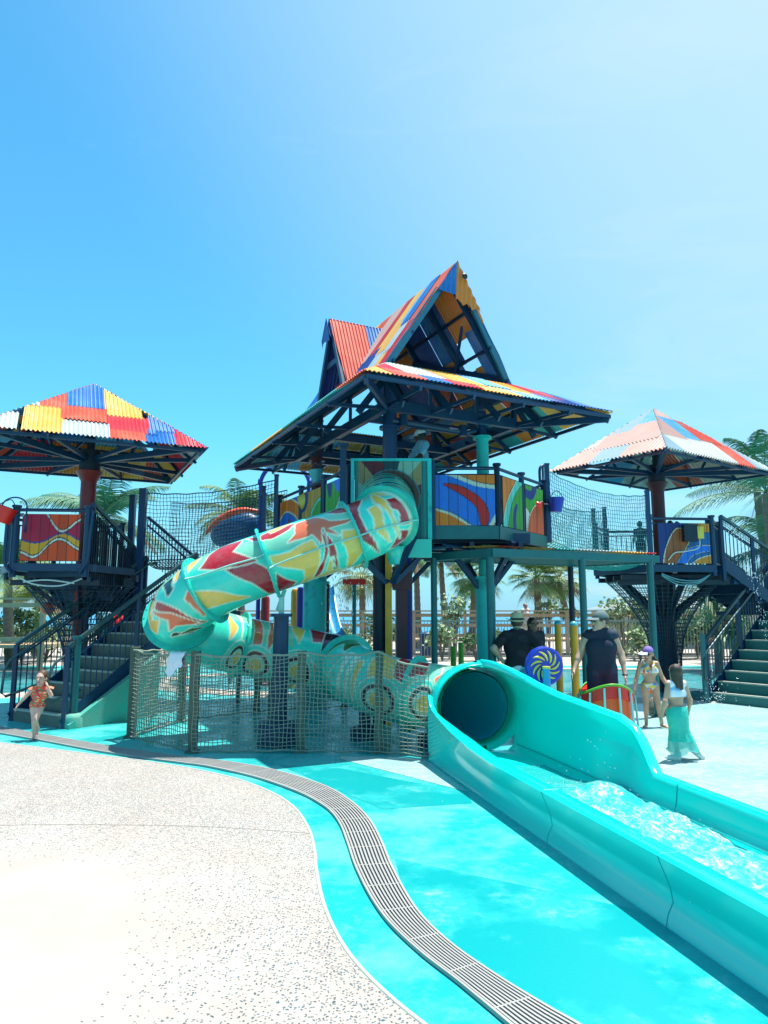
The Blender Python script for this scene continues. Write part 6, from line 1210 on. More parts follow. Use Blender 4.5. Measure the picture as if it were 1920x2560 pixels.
m.build('vanes', 'plastic_yellow', wh, True)
m = MB(); s_ = wc + Nn * 0.13 + X * -0.03; m.cyl((s_.x, s_.y, 0), (s_.x, s_.y, wc.z - 0.02), 0.045, n=16); o = smooth_by_angle(m.build('pipe_stand', 'pipe_blue', wh))
m = MB(); m.cyl((s_.x, s_.y, wc.z - 0.02), (s_.x, s_.y, wc.z + 0.005), 0.049, n=16); m.build('collar', 'plastic_yellow', o)
# ribbed drum
db = gz(1530, 1868); db = V((2.90, 9.4, 0)); dm = thing('play_drum', 'red and orange flared play drum with green rim and pale aqua bars', 'play drum', tuple(db))
NB = 12; m = MB(); m.lathe(db, [(0.40, 0.0), (0.395, 0.1), (0.36, 0.55)], 48); m.lathe(db, [(0.36, 0.55), (0.385, 0.56), (0.375, 0.70), (0.33, 0.70), (0.30, 0.66), (0.0, 0.66)], 48, 1)
DS = 0.9
def arch(m):
    m.v = [(db.x + (x - db.x) * DS, db.y + (y - db.y) * DS, z - 0.13 * (z / 0.7) * ((x - db.x) / 0.37) ** 2 + 0.03 * (z / 0.7)) for x, y, z in m.v]
arch(m); smooth_by_angle(m.build('drum_body', ['plastic_orange', 'plastic_red'], dm))
m = MB(); m.tube([(db.x + 0.365 * math.cos(a), db.y + 0.365 * math.sin(a), 0.715) for a in [2 * math.pi * k / 48 for k in range(48)]], 0.018, 8, close=True); arch(m); m.build('rim', 'plastic_green', dm, True)
for k in range(NB):
    a = 2 * math.pi * (k + 0.35) / NB; m = MB(); m.tube([(db.x + 0.445 * math.cos(a), db.y + 0.445 * math.sin(a), 0.0), (db.x + 0.435 * math.cos(a), db.y + 0.435 * math.sin(a), 0.12), (db.x + 0.395 * math.cos(a), db.y + 0.395 * math.sin(a), 0.69)], 0.017, 8); arch(m); m.build('bar', 'bar_aqua', dm, True)
# yellow posts
for (px, py, Y, lb) in ((1394, 1551, 11.6, 'yellow play post with rounded teal cap, standing nearer the hat man'), (1434, 1553, 10.6, 'yellow play post with rounded teal cap, right beside the man in the vest')):
    a = at(px, py, Y); r = thing('play_post', lb, 'post', (a.x, a.y, 0), 'yellow play posts'); m = MB(); m.cyl((a.x, a.y, 0), (a.x, a.y, a.z - 0.06), 0.055, n=16); smooth_by_angle(m.build('shaft', 'yellow_col', r)); m = MB(); m.lathe((a.x, a.y, a.z - 0.06), [(0.06, -0.005), (0.058, 0.02), (0.04, 0.05), (0, 0.062)], 16); m.build('cap', 'plastic_aqua', r, True)
for (px, py, Y, h_, lb) in ((1133, 1616, 12.6, 0, 'left of the two short green bamboo-like posts'), (1152, 1606, 12.9, 0, 'right and taller of the two short green bamboo-like posts')):
    a = at(px, py, Y); m = MB(); pr = [];
    for k in range(5): z = a.z * k / 5; pr += [(0.05, z), (0.05, z + a.z / 5 - 0.02), (0.058, z + a.z / 5 - 0.01), (0.05, z + a.z / 5)]
    pr += [(0.04, a.z - 0.002), (0, a.z - 0.03)]; m.lathe((a.x, a.y, 0), pr, 14); smooth_by_angle(solo('bamboo_post', m, 'plastic_green', lb, 'post', group='green posts'))
# water-play posts under the tower
for px, pt, Y, r, mt, lb in ((664, 1498, 16.5, 0.1, 'red_col', 'red water play post behind the lower tube'), (740, 1480, 16.0, 0.11, 'yellow_col', 'mustard yellow water play post under the tower'), (752, 1476, 15.2, 0.08, 'blue_col', 'dark blue water play post beside the yellow one'), (816, 1465, 14.6, 0.07, 'steel_black', 'thin black pole under the tower')):
    a = at(px, pt, Y); m = MB(); m.lathe((a.x, a.y, 0), [(r * 1.3, 0), (r * 1.3, 0.05), (r, 0.07), (r, a.z), (r * 0.8, a.z + 0.06), (0, a.z + 0.08)], 16); smooth_by_angle(solo('water_post', m, mt, lb, 'post'))
a = at(1021, 1440, 12.6); m = MB(); m.tube(crv([(a.x, a.y, 2.7), (a.x, a.y, 1.6), (a.x, a.y, 0.6), (a.x + 0.02, a.y, 0.3), (a.x + 0.12, a.y, 0.12), (a.x + 0.3, a.y, 0.08)], 6), 0.07, 12); solo('blue_pipe', m, 'blue_col', 'dark blue water pipe curving out at its foot', 'pipe', True)
a = at(886, 1458, 16.5); r = thing('spray_pole', 'teal pole with a flat red crossbar sprayer on top', 'spray pole', (a.x, a.y, 0)); m = MB(); m.cyl((a.x, a.y, 0), (a.x, a.y, a.z), 0.05, n=12); smooth_by_angle(m.build('pole', 'steel_light', r)); m = MB(); m.box((a.x, a.y - 0.02, a.z + 0.03), (0.54, 0.10, 0.13)); m.build('crossbar', 'plastic_red', r)
P0 = at(818, 1468, 15.8); P1_ = at(858, 1605, 14.6); m = MB(); cs_ = crv([P0, at(826, 1525, 15.5), at(838, 1575, 15.0), P1_], 6)
m.quadgrid([[p + V((-0.14, 0, 0.06)), p + V((-0.12, 0, -0.02)), p + V((0, 0, -0.05)), p + V((0.12, 0, -0.02)), p + V((0.14, 0, 0.06)), p + V((0.10, 0.03, 0.0)), p + V((0, 0.04, -0.02)), p + V((-0.1, 0.03, 0.0))] for p in cs_], closev=True); r = thing('small_slide', 'narrow light blue childrens slide far under the tower', 'slide', (P1_.x, P1_.y, 0)); m.build('chute', 'pipe_blue', r, True); m = MB(); m.cyl((P0.x, P0.y + 0.1, 0), (P0.x, P0.y + 0.1, P0.z), 0.05, n=10); m.build('leg', 'steel_light', r)
# buckets
def bucket(label, c, r1, r0, h_, mt, tilt, hang=None, group='tipping buckets'):
    r = thing('bucket', label, 'bucket', tuple(c), group); M = Matrix.Rotation(tilt, 3, 'Y'); A = M @ V((1, 0, 0)); C_ = M @ V((0, 0, 1))
    m = MB(); m.lathe(c, [(0, -h_ / 2), (r0, -h_ / 2), (r1, h_ / 2), (r1 + 0.012, h_ / 2), (r1 + 0.012, h_ / 2 - 0.02), (r0 + 0.006, -h_ / 2)], 24, X=A, Y=(0, 1, 0), Z=C_); m.lathe(c, [(r1 - 0.01, h_ / 2), (r0 - 0.008, -h_ / 2 + 0.02), (0, -h_ / 2 + 0.02)], 24, X=A, Y=(0, 1, 0), Z=C_); smooth_by_angle(m.build('pail', mt, r))
    if hang: m = MB(); m.tube(crv([c + A * r1 + C_ * h_ / 2, c + C_ * (h_ / 2 + 0.13), c - A * r1 + C_ * h_ / 2], 8), 0.008, 6); m.build('handle', 'steel_light', r)
    m = MB(); m.tube([V(c) + V((0, 0, 0)), V(c) + V((hang[0], hang[1], hang[2])) if hang else V(c)], 0.015, 6); m.build('pivot_rod', 'steel', r) if hang else None
bucket('red tipping bucket tilted beside the left platform rail', at(12, 1287, 11.2), 0.15, 0.12, 0.26, 'plastic_red', R(20), (0.28, 0.05, 0.02))
bucket('blue tipping bucket in front of the right net bridge', at(1391, 1262, 11.9), 0.12, 0.085, 0.24, 'plastic_blue', R(3), (-0.22, 0.05, 0.02))
bucket('pale aqua bucket hanging below the tower eave', at(791, 1192, 12.2), 0.115, 0.07, 0.24, 'plastic_aqua', R(-6), (0.08, 0, 0.30))
bucket('mustard bucket with dark band tipped on the tower railing', at(763, 1254, 12.4), 0.16, 0.12, 0.22, 'plastic_yellow', R(70), (0.2, 0.1, 0.1))
a = at(1352, 1262, 11.8); m = MB(); m.lathe(a, [(0.03, 0.0), (0.09, 0.12), (0.085, 0.12), (0.0, 0.01)], 16, X=(0, 1, 0), Y=(0, 0, 1), Z=(-1, 0, 0)); solo('funnel', m, 'plastic_red', 'small red funnel on the tower corner next to the blue bucket', 'funnel', True)
a = at(35, 1285, 11.1); m = MB(); m.tube([(a.x + 0.20, a.y, a.z + 0.0)] + [(a.x + 0.20 * math.cos(t), a.y, a.z + 0.12 + 0.15 * math.sin(t)) for t in [math.pi * k / 12 for k in range(13)]], 0.012, 8); m.tube([(a.x + 0.2, a.y, a.z), (a.x + 0.2, a.y, a.z - 0.3)], 0.02, 8); solo('water_hoop', m, 'steel_navy', 'thin curved water hoop above the red bucket', 'hoop', True)
pts = [at(652, 1240, 16.5), at(650, 1210, 16.5), at(668, 1175, 16.5), at(712, 1158, 16.5), at(752, 1172, 16.5), at(773, 1205, 16.5), at(771, 1250, 16.5)]; m = MB(); m.tube(crv([V((pts[0].x, 16.5, 0))] + pts + [V((pts[-1].x, 16.5, 0))], 8), 0.05, 10); solo('water_arch', m, 'blue_col', 'tall blue pipe arch behind the tower', 'arch', True)
mat('fish_blue', (0.01, 0.10, 0.24), 0.35, nscale=4, namt=0.5, col2=(0.01, 0.05, 0.14))
# orange and blue fish shell behind the left net
fc = at(590, 1325, 16.8); fs = thing('spray_fish', 'orange rimmed blue fish shaped sprayer behind the left rope net', 'sprayer', (fc.x, fc.y, 0)); m = MB(); rows = []
for i in range(17):
    u = -1 + 2 * i / 16; hh = 0.40 * math.sqrt(max(0, 1 - u * u)) + 0.004; rows.append([fc + V((u * 0.62, 0.25 * math.cos(t) * hh / 0.4, hh * math.sin(t) + 0.14 * u)) for t in [2 * math.pi * k / 20 for k in range(20)]])
m.quadgrid(rows, closev=True); m.build('shell', 'fish_blue', fs, True); m = MB(); m.tube(crv([fc + V((-0.66, -0.26, -0.12)), fc + V((-0.35, -0.26, 0.22)), fc + V((0.15, -0.26, 0.44)), fc + V((0.62, -0.2, 0.42))], 8), [0.03 + 0.05 * math.sin(math.pi * k / 24) for k in range(25)], 10); m.build('crest', 'plastic_orange', fs, True)
m = MB(); m.cyl((fc.x, fc.y, 0), (fc.x, fc.y, fc.z - 0.2), 0.07, n=12); m.build('stand', 'steel_light', fs, True)
# small coiled slide far behind the left stairs
ks = thing('small_tube_slide', 'small red, white and teal tube slide glimpsed behind the left stairs', 'water slide', (-4.9, 15.4, 0))
kp = [at(205, 1535, 16.0), at(235, 1505, 15.6), at(262, 1515, 15.0), at(290, 1545, 14.6), at(318, 1580, 14.2)]
kc = crv(kp, 7)
for i, (mt) in enumerate(('sheet_red', 'tube_teal', 'cloth_white', 'plastic_red')): m = MB(); m.tube(kc[i * 7:i * 7 + 8], 0.17, 16); m.build('tube_section', mt, ks, True)
m = MB(); m.cyl((kp[2].x, kp[2].y + 0.1, 0), (kp[2].x, kp[2].y + 0.1, kp[2].z), 0.06, n=10); m.build('support_column', 'steel_light', ks)
a = at(120, 1520, 13.2); m = MB(); m.lathe(a, [(0.13 * math.sin(t), -0.13 * math.cos(t)) for t in [math.pi * k / 12 for k in range(13)]], 18); solo('net_ball', m, 'plastic_orange', 'orange ball caught in the net under the left platform', 'ball', True)
# rock seat
m = MB(); rk = gz(1648, 1788); rr = random.Random(3); P, F = sdf_mesh([('e', (0, 0, 0.10), (0.19, 0.16, 0.14)), ('e', (-0.07, 0.02, 0.17), (0.10, 0.10, 0.13)), ('e', (0.1, -0.02, 0.06), (0.13, 0.13, 0.09))], 0.02, 0.04, clips=[((0, 0, -1), 0.0)])
me = bpy.data.meshes.new('rock'); me.from_pydata(P.tolist(), [], F.tolist()); me.materials.append(MATS['rock']); me.polygons.foreach_set('use_smooth', [True] * len(F)); o = bpy.data.objects.new('rock', me); COL.objects.link(o); o.location = rk; o.scale = (1, 1, 0.95); tag(o, 'grey-brown rock on the wet deck behind the girl in the cap', 'rock')
m = MB(); a = gz(1067, 1642); m.lathe((a.x, a.y, 0), [(0.26, 0), (0.28, 0.75), (0.30, 0.76), (0.30, 0.86), (0.05, 0.95), (0, 0.95)], 16); smooth_by_angle(solo('litter_bin', m, 'steel_navy', 'dark blue litter bin by the far fence', 'bin'))
# falling water beads
m = MB(); rr = random.Random(9)
for _ in range(260):
    x = rr.choice((-0.95, -0.75, -0.85, -0.6)) + rr.gauss(0, 0.12); y = 13 + rr.gauss(0, 0.3); z = rr.uniform(0.2, 2.7); r = rr.uniform(0.006, 0.013); m.lathe((x, y, z), [(0, -2 * r), (r * 0.8, -r), (r * 0.8, r), (0, 2.4 * r)], 5)
for _ in range(170):
    f = rr.random(); x = 6.75 + 0.6 * f + rr.gauss(0, 0.05); y = 13.6; z = 3.3 - 2.4 * f * f + rr.gauss(0, 0.1); r = rr.uniform(0.004, 0.009); m.lathe((x, y, z), [(0, -2 * r), (r * 0.8, -r), (r * 0.8, r), (0, 2 * r)], 5)
drops(m, (6.0, 13.1, 0.05), (0.15, 0.2, 0.18), 90, 0.004, 0.010, rr); drops(m, (5.4, 11.6, 0.03), (0.5, 0.7, 0.06), 90, 0.005, 0.012, rr)
solo('spray', m, 'droplet', 'scattered falling droplets under the tower and by the right stairs', 'spray', kind='stuff')
# ================================================================= FENCES, BOARDWALK, HUT
def barfence(label, x0, x1, y, h_, z0=0.0, sp=0.115):
    r = thing('pool_fence', label, 'fence', ((x0 + x1) / 2, y, z0)); n = int((x1 - x0) / 2.4)
    m = MB(); m.bar((x0, y, z0 + h_), (x1, y, z0 + h_), 0.05, 0.05); m.build('top_rail', 'fence_metal', r); m = MB(); m.bar((x0, y, z0 + 0.10), (x1, y, z0 + 0.10), 0.04, 0.04); m.build('bottom_rail', 'fence_metal', r)
    m = MB(); k = int((x1 - x0) / sp)
    for i in range(k + 1): x = x0 + (x1 - x0) * i / k; m.bar((x, y, z0 + 0.10), (x, y, z0 + h_), 0.022, 0.022, up=(0, 1, 0))
    m.build('bars', 'fence_metal', r)
    for i in range(n + 1): x = x0 + (x1 - x0) * i / n; m = MB(); m.bar((x, y, z0), (x, y, z0 + h_ + 0.03), 0.06, 0.06, up=(0, 1, 0)); m.build('post', 'fence_metal', r)
barfence('pale metal bar fence behind the splash pad, under the tower and right of it', -5.0, 17, 25.5, 1.36)
barfence('low pale metal bar fence at the far left beyond the stairs', -18, -5.2, 25.2, 1.02)
def boardwalk(label, x0, x1, y, z0, zt, nr=3):
    r = thing('boardwalk_railing', label, 'railing', ((x0 + x1) / 2, y, 0)); n = int((x1 - x0) / 1.9)
    m = MB(); m.box(((x0 + x1) / 2, y - 0.04, zt), (x1 - x0, 0.18, 0.05)); m.build('cap_rail', 'wood_rail', r)
    for k in range(nr): z = z0 + 0.15 + (zt - z0 - 0.25) * k / max(1, nr - 1) * 0.92; m = MB(); m.box(((x0 + x1) / 2, y + 0.02, z), (x1 - x0, 0.045, 0.13)); m.build('rail_board', 'wood_rail', r)
    for i in range(n + 1): x = x0 + (x1 - x0) * i / n; m = MB(); m.box((x, y - 0.07, zt / 2), (0.12, 0.12, zt)); m.build('post', 'wood_rail', r)
    m = MB(); m.box(((x0 + x1) / 2, y + 0.9, z0 - 0.05), (x1 - x0, 1.8, 0.09)); m.build('walkway', 'wood_rail', r)
boardwalk('wooden boardwalk railing running behind the metal fence', -7, 13.5, 28.5, 0.6, 1.72, 3)
boardwalk('higher wooden boardwalk railing at the left edge', -14.5, -9.7, 20.2, 0.75, 2.05, 2)
hu = thing('beach_hut', 'low beach hut with a grey ribbed metal hip roof beyond the fence', 'hut', (14.5, 38, 0))
m = MB(); hx0, hx1, hy0, hy1, hz, hr = 11.8, 20.0, 34, 42, 1.85, 2.55
A, B, C_, D_ = V((hx0, hy0, hz)), V((hx1, hy0, hz)), V((hx1, hy1, hz)), V((hx0, hy1, hz)); R0, R1 = V((14.2, 38, hr)), V((17.6, 38, hr))
for f in ([A, B, R1, R0], [B, C_, R1], [C_, D_, R0, R1], [D_, A, R0]): m.poly(f)
for k in range(28): 
    x = hx0 + (hx1 - hx0) * k / 27; tx = min(max(x, R0.x), R1.x); p = V((x, hy0, hz + 0.02)); f = 1 - abs(tx - x) / 2.4; m.bar(p, p.lerp(V((x, 38, hr + 0.02)), max(0.02, f)), 0.05, 0.05)
m.build('roof', 'hut_roof', hu); m = MB(); m.box((15.9, 38, 0.85), (7.4, 7.2, 1.9)); m.build('wall', 'hut_wall', hu)
# ================================================================= PLANTS
def frond_feather(m, base, az, elev, L, droop, wid=0.28, n=26, mi=0, rr=rnd, tw=0.0):
    d = V((math.cos(az), math.sin(az), 0)); pts = []; p = V(base); e = elev
    for k in range(n + 1):
        pts.append(p.copy()); p = p + (d * math.cos(e) + V((0, 0, math.sin(e)))) * (L / n); e -= droop / n * (0.5 + k / n)
    m.tube(pts, [0.022 * (1 - 0.85 * k / n) for k in range(n + 1)], 4, mi)
    sdv = V((-d.y, d.x, 0))
    for k in range(3, n + 1):
        for s in (-1, 1):
            for sub in (0, 0.5):
                f = (k - sub) / n; q = pts[k].lerp(pts[k - 1], sub); t = (pts[k] - pts[k - 1]).normalized(); l = wid * L * (math.sin(math.pi * min(1, f * 0.92 + 0.06)) ** 0.6) * rr.uniform(0.85, 1.1)
                o = (sdv * s * 0.8 + t * 0.65 + V((0, 0, -0.30 - 0.25 * rr.random()))).normalized(); w = t * 0.0115 + V((0, 0, 0.003)); mid_ = q + o * l * 0.55 + V((0, 0, 0.02)); tip = q + o * l + V((0, 0, -0.16 * l))
                b = len(m.v); m.v.extend(tuple(x) for x in (q - w, q + w, mid_ + w * 1.1, mid_ - w * 1.1, tip)); m.f.append((b, b + 1, b + 2, b + 3)); m.f.append((b + 3, b + 2, b + 4)); m.m += [mi, mi]
def frond_fan(m, base, az, elev, L, rr=rnd, mi=0, nleaf=22, R_=0.55):
    d = V((math.cos(az) * math.cos(elev), math.sin(az) * math.cos(elev), math.sin(elev))); c = V(base) + d * L; m.tube([base, c], 0.012, 4, mi); sdv = V((-math.sin(az), math.cos(az), 0)); up = sdv.cross(d)
    for k in range(nleaf):
        a = -1.9 + 3.8 * k / (nleaf - 1); o = (d * math.cos(a) + sdv * math.sin(a) * 0.95 + up * 0.15 * math.cos(a)).normalized(); l = R_ * rr.uniform(0.85, 1.05) * (0.75 + 0.25 * math.cos(a)); w = o.cross(up).normalized() * 0.022; md = c + o * l * 0.6; tip = c + o * l + V((0, 0, -0.35 * l * rr.uniform(0.6, 1.2)))
        b = len(m.v); m.v.extend(tuple(x) for x in (c, md + w + V((0, 0, -0.02)), tip, md - w + V((0, 0, -0.02)))); m.f.append((b, b + 1, b + 2, b + 3)); m.m.append(mi)
def palm(label, crown, gx=0.0, nf=22, L=1.9, kind='feather', mts=('frond', 'frond_dead'), r=0.13, seed=1, nut=True, az0=None, azr=2 * math.pi, name='palm_tree', ground=0.0, wid=0.28, dr=1.6):
    rr = random.Random(seed); c = V(crown); t = thing(name, label, 'palm tree', (c.x + gx, c.y, ground)); m = MB(); H = c.z - ground; pts = []
    for k in range(int(H / 0.16) + 2):
        f = k / (int(H / 0.16) + 1); pts.append((c.x + gx * (1 - f) ** 1.7, c.y, ground + H * f))
    rad = [r * (1.35 - 0.5 * k / len(pts)) * (1.06 if k % 2 else 0.94) for k in range(len(pts))]; m.tube(pts, rad, 12); m.build('trunk', 'trunk', t, True)
    m = MB()
    for k in range(nf):
        az = (az0 if az0 is not None else 0) + azr * (k + rr.random() * 0.7) / nf; el = rr.uniform(-0.45, 1.25); mi = 1 if el < -0.25 and rr.random() < 0.6 else 0
        if kind == 'feather': frond_feather(m, c + V((0, 0, 0.05)), az, el, L * rr.uniform(0.85, 1.12), rr.uniform(0.8, 1.3) * dr / 1.6 + 0.4 * max(el, 0), rr=rr, mi=mi, wid=wid)
        else: frond_fan(m, c, az, rr.uniform(-0.9, 1.3), L * rr.uniform(0.6, 1.0), rr=rr, mi=1 if rr.random() < 0.15 else 0, R_=L * 0.75, nleaf=24)
    m.build('crown', list(mts), t)
    return t
palm('coconut palm with feathery blue-green fronds rising behind the left platform', at(262, 1300, 20), 0.2, 22, 2.1, mts=('frond_blue', 'frond_dead'), seed=4, dr=1.5)
palm('shaggy palm half hidden at the far left edge behind the wooden railing', at(22, 1425, 22), 0.3, 26, 1.9, seed=5)
palm('low sprawling palm just right of the one at the left edge', at(95, 1498, 27), 0.1, 24, 1.8, mts=('frond_yellow', 'frond_dead'), seed=15)
palm('dark bushy palm seen through the left rope net', at(604, 1290, 30), 0.2, 30, 2.3, mts=('frond', 'frond_dead'), seed=6)
palm('small fan palm with a round green crown against the sky', at(1342, 1446, 32), 0.1, 60, 0.95, 'fan', mts=('frond', 'frond_yellow'), r=0.16, seed=7)
palm('yellowing fan palm leaning beside the thin black post', at(1398, 1445, 33), 0.9, 50, 0.95, 'fan', mts=('frond_yellow', 'frond_dead'), r=0.14, seed=8)
palm('fan palm partly hidden behind the teal tower column', at(1185, 1440, 31), -0.2, 46, 0.95, 'fan', mts=('frond', 'frond_yellow'), r=0.14, seed=9)
palm('thin palm trunk with sparse fronds left of the awning post', at(1041, 1395, 33), 0.1, 26, 1.5, seed=10)
palm('drooping fan palm behind the splashing water under the tower', at(905, 1440, 31), 0.1, 40, 1.0, 'fan', mts=('frond_yellow', 'frond_dead'), seed=11)
palm('palm with bare curved trunk right of the thin trunk', at(1103, 1400, 34), 0.3, 24, 1.5, seed=12)
palm('large coconut palm with long fronds at the right edge', at(1915, 1235, 21), 0.3, 15, 2.6, mts=('frond_blue', 'frond_dead'), seed=13, dr=1.4, wid=0.3)
palm('second coconut palm lower down at the right edge', at(1960, 1370, 23), 0.1, 15, 2.6, mts=('frond_blue', 'frond_dead'), seed=14, wid=0.3)
palm('tall coconut palm whose top fronds stand above the right roof', at(1885, 1145, 24), 0.4, 13, 1.7, mts=('frond_blue', 'frond_dead'), seed=17, dr=1.3)
def yucca(label, c, rad, seed, n=110):
    rr = random.Random(seed); c = V(c); t = thing('screw_pine', label, 'plant', (c.x, c.y, 0)); m = MB(); m.tube([(c.x, c.y, 0), (c.x + 0.05, c.y, c.z * 0.5), (c.x, c.y, c.z)], [0.13, 0.1, 0.09], 8); m.build('trunk', 'trunk', t, True); m = MB()
    for k in range(n):
        az = rr.uniform(0, 6.28); el = rr.uniform(-0.6, 1.4); d = V((math.cos(az) * math.cos(el), math.sin(az) * math.cos(el), math.sin(el))); s = d.cross(V((0, 0, 1))).normalized() * 0.045; L_ = rad * rr.uniform(0.7, 1.1); b0 = c + V((rr.uniform(-.2, .2), rr.uniform(-.2, .2), rr.uniform(-.3, .2)))
        pts = [b0, b0 + d * L_ * 0.5, b0 + d * L_ * 0.85 + V((0, 0, -0.05 * L_)), b0 + d * L_ * 1.05 + V((0, 0, -0.35 * L_ * rr.random() - 0.1))]
        b = len(m.v); m.v.extend(tuple(x) for x in (pts[0] - s * .6, pts[0] + s * .6, pts[1] + s, pts[1] - s, pts[2] + s * .7, pts[2] - s * .7, pts[3])); m.f += [(b, b + 1, b + 2, b + 3), (b + 3, b + 2, b + 4, b + 5), (b + 5, b + 4, b + 6)]; m.m += [0, 0, 0]
    m.build('leaves', 'yucca', t); return t
yucca('big spiky sword-leaved plant behind the right stair rail', at(1785, 1490, 20), 1.15, 2, 170); yucca('smaller spiky plant by the fence left of the right stairs', at(1830, 1575, 19), 0.9, 3, 110)
def bush(label, c, rx, rz, seed, mt='leaf_pale', n=420, zb=0.0, name='sea_grape_bush'):
    rr = random.Random(seed); c = V(c); t = thing(name, label, 'bush', (c.x, c.y, 0)); m = MB(); lf = MB()
    K = 9; tips = []
    for k in range(K):
        az = rr.uniform(0, 6.28); q = c + V((math.cos(az) * rx * rr.uniform(0.2, 0.9), math.sin(az) * rx * 0.6 * rr.random(), rz * rr.uniform(-0.5, 0.9))); m.tube([(c.x, c.y, 0), c.lerp(q, 0.5) + V((0, 0, -0.2 * rz)), q], [0.03, 0.018, 0.008], 5); tips.append(q)
    m.build('stems', 'trunk', t)
    for _ in range(n):
        q = rr.choice(tips) + V((rr.gauss(0, rx * 0.24), rr.gauss(0, rx * 0.24), rr.gauss(0, rz * 0.24))); q.z = max(q.z, 0.04)
        a = V((rr.gauss(0, 1), rr.gauss(0, 1), rr.gauss(0, 0.6))).normalized() * rr.uniform(0.05, 0.085); b_ = a.cross(V((rr.gauss(0, 1), rr.gauss(0, 1), rr.gauss(0, 1)))).normalized() * a.length * 0.85
        lf.poly([q - a, q - a * 0.3 + b_, q + a * 0.6 + b_ * 0.8, q + a, q + a * 0.5 - b_ * 0.8, q - a * 0.4 - b_], 0)
    lf.build('leaves', mt, t)
bl = [(1138, 1545, 26.3, 0.55, 0.75, 'leaf_pale', 'tall pale sea grape bush beyond the fence, left of the teal column'), (1105, 1600, 24.9, 0.55, 0.45, 'leaf_pale', 'low pale bush in front of the fence under the awning'), (1190, 1610, 24.8, 0.5, 0.4, 'leaf', 'low dark bush beside the teal column foot'), (1371, 1528, 31, 0.5, 0.4, 'leaf_pale', 'round bush on the boardwalk edge under the fan palm'), (1420, 1532, 30.5, 0.45, 0.28, 'leaf', 'small dark bush against the sea'),
      (1560, 1545, 27, 0.9, 0.6, 'leaf_pale', 'wide pale bush in front of the beach hut'), (1615, 1560, 26.6, 0.7, 0.8, 'leaf_pale', 'tall leafy bush left of the net funnel'), (1600, 1610, 24.9, 0.5, 0.5, 'leaf_pale', 'bush growing over the fence behind the girls'), (1740, 1570, 26.4, 0.9, 0.6, 'leaf', 'dark bush behind the fence right of the funnel'), (1245, 1606, 24.9, 0.4, 0.35, 'leaf_pale', 'small bush between the teal column and the hat man'), (1700, 1590, 26.0, 0.7, 0.5, 'leaf', 'bush under the right platform'),
      (960, 1575, 26.4, 0.9, 0.5, 'leaf', 'dark hedge bush behind the tower columns'), (880, 1600, 26.2, 0.8, 0.4, 'leaf_pale', 'pale bush behind the red crossbar pole'), (30, 1600, 24.4, 1.0, 0.45, 'leaf', 'dark bush at the foot of the far left fence'), (115, 1605, 24.6, 1.0, 0.4, 'leaf_pale', 'pale bush behind the left stair rail'), (60, 1560, 23.5, 0.9, 0.5, 'leaf', 'bush under the left boardwalk'), (480, 1590, 24, 0.9, 0.5, 'leaf', 'bush behind the slide bend'), (1850, 1585, 25.8, 1.0, 0.7, 'leaf', 'dark bush behind the right staircase')]
for i, (px, py, Y, rx, rz, mt, lb) in enumerate(bl): bush(lb, at(px, py, Y), rx, rz, 100 + i, mt, int(380 * rx / 0.6))
# ================================================================= PEOPLE
def hips(J, dx=0, dz=0): pass
# girl running at the left
s = 0.535; J = stand(s, 1.0); g0 = gz(84, 1850)
J.update(pelvis=(0.02, 0, 0.45), chest=(0.045, -0.01, 0.60), neck=(0.055, -0.01, 0.705), head=(0.06, -0.03, 0.79), shl=(0.125, 0, 0.665), shr=(-0.025, 0.0, 0.66), ell=(0.205, -0.05, 0.57), wrl=(0.165, -0.09, 0.70), hdl=(-0.05, 0.04, 0.1), elr=(-0.14, 0.03, 0.57), wrr=(-0.235, 0.0, 0.44), hdr=(-0.05, -0.01, -0.09),
         hpl=(0.062, 0, 0.43), hpr=(-0.025, 0, 0.43), knl=(0.045, -0.10, 0.26), anl=(0.015, 0.07, 0.15), toel=(0.0, 0.09, 0.06), knr=(0.01, -0.05, 0.235), anr=(-0.005, 0.02, 0.045), toer=(-0.005, -0.07, 0.015))
cCo = (0.72, 0.11, 0.055)
def suit(c):
    fl = [spots(5, [(0.75, 0.55, 0.25), (0.10, 0.28, 0.12), (0.7, 0.05, 0.08)], 42, 0.42)]
    shirt(c, cCo, c['g']['pelvis'].z - 0.03, 0.0, 'swimsuit', 0.005, fl, 0.012); g = c['g']
    sdf_obj('swimsuit_bottom', 'fabric', c['root'], [grow(c['torso'][0], 0.009), limb(g['pelvis'] + V((0.02, 0, -0.03)), g['pelvis'] + V((0, 0, -0.075)), 0.052, 0.04)], c['vox'], 0.015, base=cCo, paint=fl)
    for q, d in (('l', 1), ('r', -1)):
        m = MB(); a = g['sh' + q]
        m.quadgrid([[a + V((d * (0.005 + 0.035 * r) + 0.03 * math.cos(t) * (1 + r) * 0.8, 0.035 * math.sin(t) * (1 + r), 0.03 - 0.035 * r + 0.01 * math.sin(5 * t) * r)) for t in [2 * math.pi * k / 20 for k in range(20)]] for r in (0.2, 0.6, 1.0)], closev=True); m.build('sleeve_frill', 'coral_frill', c['root'], True)
mat('coral_frill', (0.72, 0.13, 0.07), 0.8, nscale=30, namt=0.6, col2=(0.75, 0.42, 0.22))
person('small girl running barefoot in a coral patterned swimsuit, one hand raised to her ear', g0, R(4), J, s * 0.98, 1, (0.66, 0.42, 0.32), suit, hairf((0.07, 0.035, 0.02), 'bob'), vox=0.0065, look=R(-6), build=1.0, headscale=1.62)
